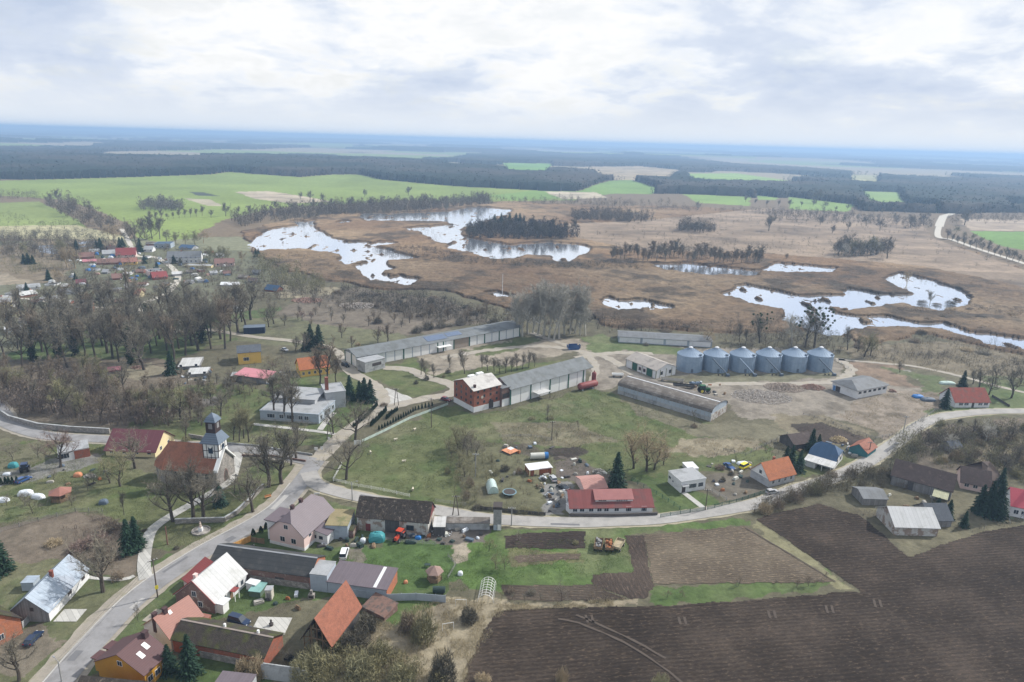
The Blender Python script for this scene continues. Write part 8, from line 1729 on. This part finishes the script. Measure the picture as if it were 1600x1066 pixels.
def throw(P, n, h, group, lb):
    Q = [G(*p) for p in P]; L = [(b-a).length for a, b in zip(Q[:-1], Q[1:])]; tot = sum(L)
    for i in range(n):
        s = tot*(i+.5)/n; k = 0
        while s > L[k]: s -= L[k]; k += 1
        p = Q[k].lerp(Q[k+1], s/L[k]); thuja(p.x, p.y, h*rnd.uniform(.8, 1.15), .9, group, lb)
throw([(551,669),(570,655),(590,634)], 20, 2.0, 'thuja row along the garden of the grey building', 'small dark thuja in the garden row')
throw([(579,667),(592,655),(604,642)], 16, 2.2, 'left thuja row on the fork island', 'small dark thuja in the left island row'); throw([(603,656),(612,648),(622,641)], 9, 2.0, 'right thuja row on the fork island', 'small dark thuja in the right island row')
throw([(590,673),(620,658),(650,641),(678,634)], 20, 1.9, 'thuja row along the meadow fence', 'small dark thuja by the meadow fence')
for x, y in ((2,757),(9,756),(14,756),(20,756),(27,755)): p = G(x, y); thuja(p.x, p.y, 2.2, 1.1, 'thujas in the orchard garden', 'small dark thuja in the orchard garden')
for x, y in ((396,836),(408,832),(416,826),(428,812)): p = G(x, y); thuja(p.x, p.y, 1.8, 1.4, 'thujas at the pink house', 'round dark thuja beside the pink house')
# bushes
for a, bk in (((555,1012,70,44),'dark'),((659,1000,62,66),'olive'),((640,985,46,40),'brown'),((735,970,44,30),'dark'),((690,1066,66,62),'dark'),((590,1030,60,40),'olive'),((500,1050,70,50),'olive'),((560,1060,80,46),'olive'),((630,1064,70,40),'olive'),((402,1060,44,44),'tan'),((380,1050,40,34),'tan'),((1030,1075,44,30),'olive'),((876,1068,30,34),'tan'),((756,1066,40,20),'tan'),((520,1010,60,30),'olive'),((475,1066,60,60),'olive'),((575,985,50,36),'dark')): B(*a, bark=bk, group='big bushes at the bottom of the photo', dens=1500)
for a, bk in (((650,600,12,8),'dark'),((667,594,14,12),'dark'),((700,583,14,10),'dark'),((693,590,10,8),'olive'),((600,634,20,8),'brown'),((410,688,24,8),'dark'),((275,858,14,7),'dark'),((225,830,14,5),'dark'),((800,926,20,12),'brown'),((830,928,24,12),'grey'),((900,850,16,8),'olive'),((790,735,24,14),'dark'),((812,740,20,14),'brown'),((735,760,22,20),'brown'),((728,780,20,20),'brown'),((745,795,26,10),'dark'),((775,742,18,12),'olive'),((700,740,16,16),'olive'),((1130,752,14,10),'dark'),((1126,733,24,10),'red'),((1142,742,14,8),'dark'),((1300,745,26,14),'brown'),((1330,745,30,20),'brown'),((1195,800,34,24),'tan'),((1215,795,30,26),'brown'),((1240,782,36,26),'brown'),((1270,770,36,28),'olive'),((1470,665,20,16),'olive'),((1500,660,12,8),'dark'),((120,860,50,20),'red'),((150,850,60,26),'red'),((85,850,40,14),'tan'),((175,830,40,26),'brown'),((165,880,50,40),'brown'),((185,905,30,20),'brown'),((430,655,20,18),'dark'),((860,655,20,8),'olive'),((830,655,20,6),'olive'),((1085,668,16,8),'brown'),((560,540,14,8),'tan'),((650,520,26,14),'dark'),((670,515,30,20),'dark'),((690,512,26,18),'grey'),((720,508,26,18),'grey'),((770,510,30,22),'dark'),((590,505,26,14),'dark'),((1010,540,14,6),'grey'),((1380,740,24,12),'tan'),((1410,760,30,16),'brown'),((820,800,30,12),'olive'),((355,604,22,12),'grey'),((330,615,24,14),'grey'),((310,620,20,12),'dark'),((290,690,24,14),'olive')): B(*a, bark=bk, group='bushes of the village')
for i, (x, y) in enumerate(scatter([(1440,680),(1600,670),(1640,760),(1500,735),(1400,715)], 34, 90, 3)): put_shrub(x, y, r2.uniform(4, 8), r2.uniform(2.5, 5.5), ['brown','grey','olive','tan'][i % 4], group='bushes of the right thicket', dens=1500)
for i, (x, y) in enumerate(scatter([(480,455),(800,470),(960,505),(1100,510),(1120,535),(900,520),(700,510),(500,470)], 44, 91, 7)): put_shrub(x, y, r2.uniform(6, 11), r2.uniform(2, 4.5), ['dark','grey','brown'][i % 3], group='bushes along the marsh edge')
for i, (x, y) in enumerate(scatter([(1390,470),(1620,480),(1640,560),(1340,545)], 26, 92, 8)): put_shrub(x, y, r2.uniform(6, 12), r2.uniform(2, 4), ['dark','grey','brown','tan'][i % 4], group='bushes in the right marsh') 
T(343,412,30,'willow','olive',far=True,name='field_tree',group='single trees of the open country'); T(328,410,28,'willow','olive',far=True,name='field_tree',group='single trees of the open country'); T(352,412,30,'willow','olive',far=True,name='field_tree',group='single trees of the open country'); T(378,410,20,'willow','tan',far=True,name='field_tree',group='single trees of the open country')

# ------------------------------------------------------------------ far village houses: foot left, foot right, eave row, roof colour, wall
VS = []
def vh(x0, y0, x1, y1, he, W, kind, wm_, rm_, label, cat='house', rise=3.0):
    b = H('village_house' if cat == 'house' else 'village_shed', label, cat, (x0, y0), (x1, y1), y0-he, W=W, r=0, side=1)
    if kind == 'g': b.gable(wm_, rm_, b.h+rise, .5)
    elif kind == 'h': b.hip(wm_, rm_, b.h+rise, ov=.5, d0=min(W/2, b.L*.4), d1=min(W/2, b.L*.4))
    else: b.flat(wm_, rm_, .2)
    if he >= 4: b.win('F', US(b.L, max(2, int(b.L/4)), .15), 1.0, 1.0, 1.2, WFR, False)
    if he >= 8: b.win('F', US(b.L, max(2, int(b.L/4)), .15), 4.0, 1.0, 1.2, WFR, False)
    b.chimney(b.L*.4, W/2, b.r+.8) if kind == 'g' and cat == 'house' else None; return b
R_MUT = roofm('weathered_terracotta_roof', (0.26, 0.15, 0.125)); vh(-8,497,22,494,22,14,'f',PLC,R_GREYL,'cream two storey block of flats at the left edge')
vh(12,482,28,478,10,12,'g',WHT,R_GREYL,'white house with pale yellow lower floor behind the cream block','house',2); vh(28,455,63,452,4,8,'g',PLW,R_GREYL,'long whitish shed on the dry bank left of the village','shed',1.5)
vh(33,466,58,462,4,7,'g',BRK,R_WHITEGREY,'red brick outbuilding with white roof in the left gardens','shed',1.5); vh(8,462,34,463,3,8,'f',PLG,R_GREY,'grey flat shed at the left of the village','shed')
vh(124,405,147,404,3,9,'g',BRK,R_MUT,'long terracotta roofed barn at the upper left of the village','barn',3); vh(152,414,189,413,3,9,'g',BRK,R_MUT,'long terracotta roofed barn beside the ochre house of the village','barn',2.5); vh(191,415,214,414,5,9,'g',PLY,R_TERRA,'ochre village house with terracotta roof','house',2.5)
vh(182,403,212,402,4,11,'g',PLP,R_RED,'village house with big red gabled roof','house',5); vh(130,411,150,410,2,6,'g',PLP,R_PINK,'small pinkish shed in front of the terracotta barn','shed',1.2)
vh(161,400,180,399,3,8,'g',PLG,R_GREYL,'grey roofed village house behind the terracotta barns','house',2.5); vh(172,397,183,396,4,8,'g',BRKP,R_DKBRN,'dark roofed village house beside the willow','house',4)
vh(241,388,267,388,7,12,'f',PLGB,R_BLUE,'blue walled two storey hall in the upper village','hall'); vh(280,390,300,391,3,10,'g',PLG,R_BLUE,'low dark blue roofed shed right of the blue hall','shed',2); vh(262,412,314,411,9,12,'g',PLW,R_GREY,'long mossy roofed farmhouse with white gable in the upper village','house',4)
vh(304,411,314,410,6,8,'g',BRK,R_ORANGE,'little red brick gabled house beside the mossy farmhouse','house',3); vh(336,417,366,416,5,10,'g',PLP,R_MUT,'pink village house with brown-red roof','house',3); vh(288,418,330,419,3,7,'f',PLC,R_GREYL,'long low beige garage row in front of the upper village','garage')
vh(233,433,256,431,8,11,'f',PLP,R_GREY,'pink two storey village house with dark flat roof'); vh(240,438,262,436,4,9,'g',BRK,R_RED,'red roofed cottage in front of the pink two storey village house','house',3)
vh(176,438,191,437,3,8,'g',BRK,R_MUT,'red brick cottage in the middle of the village','house',2.5); vh(120,445,134,444,2,7,'g',WOODD,R_CRIM,'dark red roofed shed among village gardens','shed',2); vh(190,430,204,430,2,7,'f',PLW,R_WHITE,'white flat shed right of the red brick cottage','shed')
vh(119,490,146,488,9,10,'g',BRKO,R_BRNG,'orange brick house behind the old park trees','house',3.5); vh(205,466,218,466,5,8,'g',PLC,R_ORANGE,'cream cottage behind the old park trees','house',3); vh(60,470,85,470,3,8,'f',PLG,R_GREYL,'grey flat garages in the left gardens','garage'); vh(88,460,120,460,3,8,'g',PLW,R_GREY,'long grey roofed shed in the left gardens','shed',1.5)
vh(225,372+22,238,394,4,9,'g',PLW,R_GREYL,'pale roofed house by the village road bend','house',2.5); vh(300,400,320,401,2,6,'f',PLW,R_WHITE,'white shed at the right end of the upper village','shed'); vh(345,447,372,447,2,6,'g',PLW,R_WHITE,'white garden shed left of the navy hut','shed',1.2)
vh(388,443,400,443,4,7,'g',WOODD,R_DKBRN,'dark navy hut with red end in the allotments','hut',1.5); vh(414,455,432,457,3,7,'g',BRK,R_BLUE,'small red brick hut with blue-grey roof at the marsh edge','hut',2.5); vh(395,430,406,430,4,6,'g',WOODG,R_GREY,'grey hut beside the conifer at the lake end','hut',1.5)
vh(278,578,312,576,4,13,'f',WOODG,R_WHITEGREY,'low sheds under white sheets in the scrapyard beside the spruce','shed'); vh(292,590,325,588,4,9,'f',WOODG,R_WHITEGREY,'second lower sheet covered shed in the scrapyard','shed'); vh(362,487,382,486,5,8,'g',WHT,R_GREYL,'white hut behind the park at the farm road','hut',1.5)
vh(170,582,190,580,3,4,'g',R_PINK,R_PINK,'long pinkish covered stack at the edge of the old park','stack',.8)
vh(8,520,34,517,4,7,'f',WTARP,R_WHITE,'white roofed shed beside the blue tarpaulin at the left edge','shed')
r3 = random.Random(31)
VR = [R_GREY, R_GREYL, R_MUT, R_SLATE, R_WHITEGREY, R_BRNG]; VW = [PLG, WOODG, BRK, PLW, WOODB]; VN = ['dark grey', 'light grey', 'dull terracotta', 'slate', 'pale', 'brown']
for i, (x, y) in enumerate([(142,424),(160,428),(212,427),(70,447),(95,450),(148,452),(172,456),(196,452),(215,447),(252,447),(270,432),(292,428),(312,426),(330,430),(350,430),(262,399),(286,402),(228,384),(222,404),(140,396),(48,474),(75,480),(100,476),(30,505),(46,512),(160,470),(180,474),(320,396),(338,402),(372,436),(310,442),(290,444)]):
    vh(x, y, x+r3.uniform(7, 15), y-r3.uniform(-.5, 1), r3.uniform(2, 3.4), r3.uniform(4, 7), 'g' if i % 3 else 'f', VW[i % 5], VR[i % 6], ['small', 'low', 'narrow'][i % 3]+' village shed with '+VN[i % 6]+' roof', 'shed', r3.uniform(.8, 1.8)); VS.append(bpy.data.objects[[o_.name for o_ in C.objects if o_.name.startswith('village_shed')][-1]])
for i, (x, y) in enumerate(scatter([(100,395),(240,395),(330,400),(380,425),(330,440),(230,460),(100,450),(30,470),(20,455),(110,425)], 75, 95, 6)):
    q = PX((x, y, 0)); mt_ = [WTARP, GALD, BTARP, MATS['rubble_red'], WHT, DGM][i % 6]
    tarp('garden_clutter', q[0], q[1], r3.uniform(2.5, 5.5), r3.uniform(2, 3), r3.uniform(1, 2), r3.uniform(0, 3), 'small '+['white', 'dark', 'blue', 'reddish', 'white', 'dark green'][i % 6]+' thing lying in the far village gardens', 'clutter', mt_, i)['group'] = 'clutter of the far village gardens'

# small things lying about in the yards and gardens
CLM = [('white', WTARP), ('grey', GALD), ('rusty', MATS['rust']), ('wooden', MATS['pale_timber']), ('dark', WOODD), ('brown', WOODB), ('dark green', DGM), ('pale', MATS['dirty_white'])]
r4 = random.Random(44)
def clutter(P, n, seed, mind=1.6):
    for i, (x, y) in enumerate(scatter(P, n, seed, mind)):
        nm, mt_ = CLM[r4.randrange(8)]; q = PX((x, y, 0)); k = r4.randrange(3); a, b1, c1 = r4.uniform(.7, 2.2), r4.uniform(.5, 1.3), r4.uniform(.4, 1.1)
        if k == 0: o = tarp('yard_clutter', q[0], q[1], a, b1, c1, r4.uniform(0, 3), nm+' covered bundle', 'bundle', mt_, i)
        else:
            m_ = MB().box(-a/2, a/2, -b1/2, b1/2, 0, c1*.6)
            if k == 2: m_.box(-a/2+.1, a/2-.25, -b1/2+.1, b1/2-.1, c1*.6+.003, c1)
            o = m_.build('yard_clutter', mt_, None, bevel=.03); o.location = (x, y, 0); o.rotation_euler = (0, 0, r4.uniform(0, 3)); tag(o, nm+' '+('crate' if k == 1 else 'stacked box'), 'crate')
        o['group'] = 'odds and ends lying in the yards'
clutter([(815,748),(890,745),(885,800),(850,800),(835,765)], 24, 201, 1.4); clutter([(770,690),(870,695),(880,740),(800,755),(750,745)], 16, 202, 2.5); clutter([(890,712),(960,738),(955,752),(900,745)], 10, 203, 2)
clutter([(1098,728),(1165,716),(1180,735),(1165,780),(1105,765)], 20, 204, 1.8); clutter([(1235,690),(1345,690),(1340,720),(1310,700),(1250,705)], 18, 205, 1.8); clutter([(490,838),(560,838),(590,855),(500,860)], 12, 206, 1.5)
clutter([(620,842),(690,825),(755,822),(750,845),(690,850)], 16, 207, 1.6); clutter([(1060,592),(1130,600),(1150,625),(1100,615)], 10, 208, 2.5); clutter([(270,570),(335,575),(340,600),(280,600)], 14, 209, 2.5); clutter([(360,585),(450,575),(455,600),(380,605)], 10, 210, 2.5); clutter([(100,725),(170,735),(160,760),(60,760)], 10, 211, 2); clutter([(1360,770),(1460,775),(1470,800),(1440,815)], 8, 212, 2.5); clutter([(395,925),(480,925),(470,955),(400,945)], 6, 213, 2)
# ------------------------------------------------------------------ haze
hb = MB().box(-50000, 50000, -500, 46000, -8, 122).build('haze', bpy.data.materials.new('haze_air')); hb['kind'] = 'stuff'
hm_ = hb.data.materials[0]; hm_.use_nodes = True; hn = hm_.node_tree.nodes; hl = hm_.node_tree.links
hn.remove(hn['Principled BSDF']); pv = hn.new('ShaderNodeVolumePrincipled'); pv.inputs['Density'].default_value = 2.1e-4
pv.inputs['Color'].default_value = (0.46, 0.68, 0.98, 1); pv.inputs['Anisotropy'].default_value = 0.15
hl.new(pv.outputs[0], hn['Material Output'].inputs['Volume'])
# ------------------------------------------------------------------ labels that tell the plants apart: by the landmark they stand at
def relation(x, y, lx, ly, rad):
    d = math.hypot(lx, ly); ux, uy = lx/d, ly/d; f = (x-lx)*ux+(y-ly)*uy; s = (x-lx)*uy-(y-ly)*ux
    if abs(s) > abs(f): return ('right of ' if s > 0 else 'left of '), math.hypot(f, s)
    return ('behind ' if f > 0 else 'in front of '), math.hypot(f, s)
LM += [('the road junction', *G(487, 738).xy, 5), ('the wayside shrine', *G(314, 830).xy, 2), ('the navy container', *G(396, 520).xy, 4), ('the far road', *G(1475, 360).xy, 10), ('the island wood', *G(800, 365).xy, 30), ('the marsh pond', *G(995, 477).xy, 15), ('the blue village hall', *G(254, 388).xy, 8), ('the cream block of flats', *G(5, 496).xy, 8), ('the village willows', *G(98, 400).xy, 6), ('the three farm trailers', *G(950, 856).xy, 3), ('the ploughed field corner', *G(780, 960).xy, 3), ('the main lake', *G(520, 385).xy, 30), ('the right lake', *G(1300, 470).xy, 40), ('the far green field', *G(400, 300).xy, 60), ('the dug plot', *G(1310, 677).xy, 5), ('the big lone tree', *G(1386, 404).xy, 5), ('the scrapyard', *G(300, 580).xy, 6), ('the demolition rubble', *G(540, 478).xy, 10), ('the hoop frame', *G(761, 927).xy, 3), ('the polytunnel', *G(769, 765).xy, 3)]
bk = {}
for o, h, wds in TREES:
    x, y = o.location.x, o.location.y; best = min(LM, key=lambda l: math.hypot(x-l[1], y-l[2])-l[3]*.7); rel, d = relation(x, y, *best[1:4])
    bk.setdefault((wds, rel+best[0]), []).append((d, h, o))
ORD = ['nearest to it', 'second from it', 'third from it', 'fourth from it', 'fifth from it', 'sixth from it', 'seventh from it', 'eighth from it', 'ninth from it', 'tenth from it']+['%s from it' % w_ for w_ in ('eleventh twelfth thirteenth fourteenth fifteenth sixteenth seventeenth eighteenth nineteenth twentieth'.split())]
for (wds, rel), L_ in bk.items():
    L_.sort(key=lambda t: t[0]); hs = sorted(t[1] for t in L_)
    for i, (d, h, o) in enumerate(L_):
        if o.name.startswith('thuja'): continue
        if len(L_) == 1: o['label'] = wds+' '+rel
        elif i < len(ORD): o['label'] = (wds+' '+rel+', '+ORD[i])
        else: o['label'] = wds+' '+rel+', far out'
# sheds and clutter of the far village: told apart by neighbour and rank
def by_rank(objs, marks):
    bk = {}
    for o in objs:
        x, y = o.location.x, o.location.y; bm_ = min(marks, key=lambda l: math.hypot(x-l[1], y-l[2])); rel, d = relation(x, y, bm_[1], bm_[2], 0); bk.setdefault((o['label'].split(' with ')[0].split(' lying ')[0]+(' with '+o['label'].split(' with ')[1] if ' with ' in o['label'] else ''), rel+bm_[0]), []).append((d, o))
    for (w0, rel), L_ in bk.items():
        L_.sort(key=lambda t: t[0])
        for i, (d, o) in enumerate(L_): o['label'] = w0+' '+rel+('' if len(L_) == 1 else ', '+ORD[min(i, 19)])
VM = [('the blue village hall', *G(254, 388).xy), ('the mossy farmhouse', *G(288, 411).xy), ('the red gabled village house', *G(197, 402).xy), ('the terracotta barns', *G(150, 408).xy), ('the pink flat-roofed house', *G(245, 432).xy), ('the red brick cottage', *G(184, 438).xy), ('the dark red shed', *G(127, 445).xy), ('the cream block', *G(6, 496).xy), ('the white-roofed brick outbuilding', *G(45, 464).xy), ('the orange house in the park', *G(132, 490).xy), ('the pink village house', *G(350, 417).xy), ('the navy hut', *G(394, 443).xy)]
by_rank([o for o in bpy.data.objects if o.name.startswith('yard_clutter')], [l[:3] for l in LM]); by_rank(VS, VM); by_rank([o for o in bpy.data.objects if o.name.startswith('garden_clutter')], VM)

TH_END = {'thuja row along the garden of the grey building': ('garden row', 'junction end'), 'left thuja row on the fork island': ('left row on the fork island', 'junction end'), 'right thuja row on the fork island': ('right row on the fork island', 'junction end'), 'thuja row along the meadow fence': ('row along the meadow fence', 'junction end'), 'thujas in the orchard garden': ('orchard garden row', 'left edge of the photo'), 'thujas at the pink house': ('row at the pink house', 'orange fence')}
CNT = 'first second third fourth fifth sixth seventh eighth ninth tenth eleventh twelfth thirteenth fourteenth fifteenth sixteenth seventeenth eighteenth nineteenth twentieth'.split()
for g, (nm, en) in TH_END.items():
    L_ = sorted([o for o, h, w0 in TREES if o.name.startswith('thuja') and o.get('group') == g], key=lambda o: o.location.x)
    for i, o in enumerate(L_): o['label'] = 'dark thuja, '+CNT[i]+' in the '+nm+' from the '+en if 'end' in en else 'dark thuja, '+CNT[i]+' in the '+nm+' from the '+en
SHORT = [('leafless tree dotted with dark mistletoe balls', 'tree dotted with mistletoe'), ('leafless ', 'bare '), ('the wayside ', 'the '), ('the long low barn at the marsh edge', 'the marsh edge barn'), ('the garden shed with the orange end', 'the orange ended shed'), ('the orange roofed farmhouse', 'the yellow farmhouse'), ('spreading tree', 'tree'), (' of the far village gardens', ''), ('the terracotta roofed house', 'the terracotta house')]
for o in bpy.data.objects:
    l_ = o.get('label')
    if l_ and len(l_.split()) > 15:
        for a, b1 in SHORT:
            if len(l_.split()) > 15: l_ = l_.replace(a, b1)
        o['label'] = l_
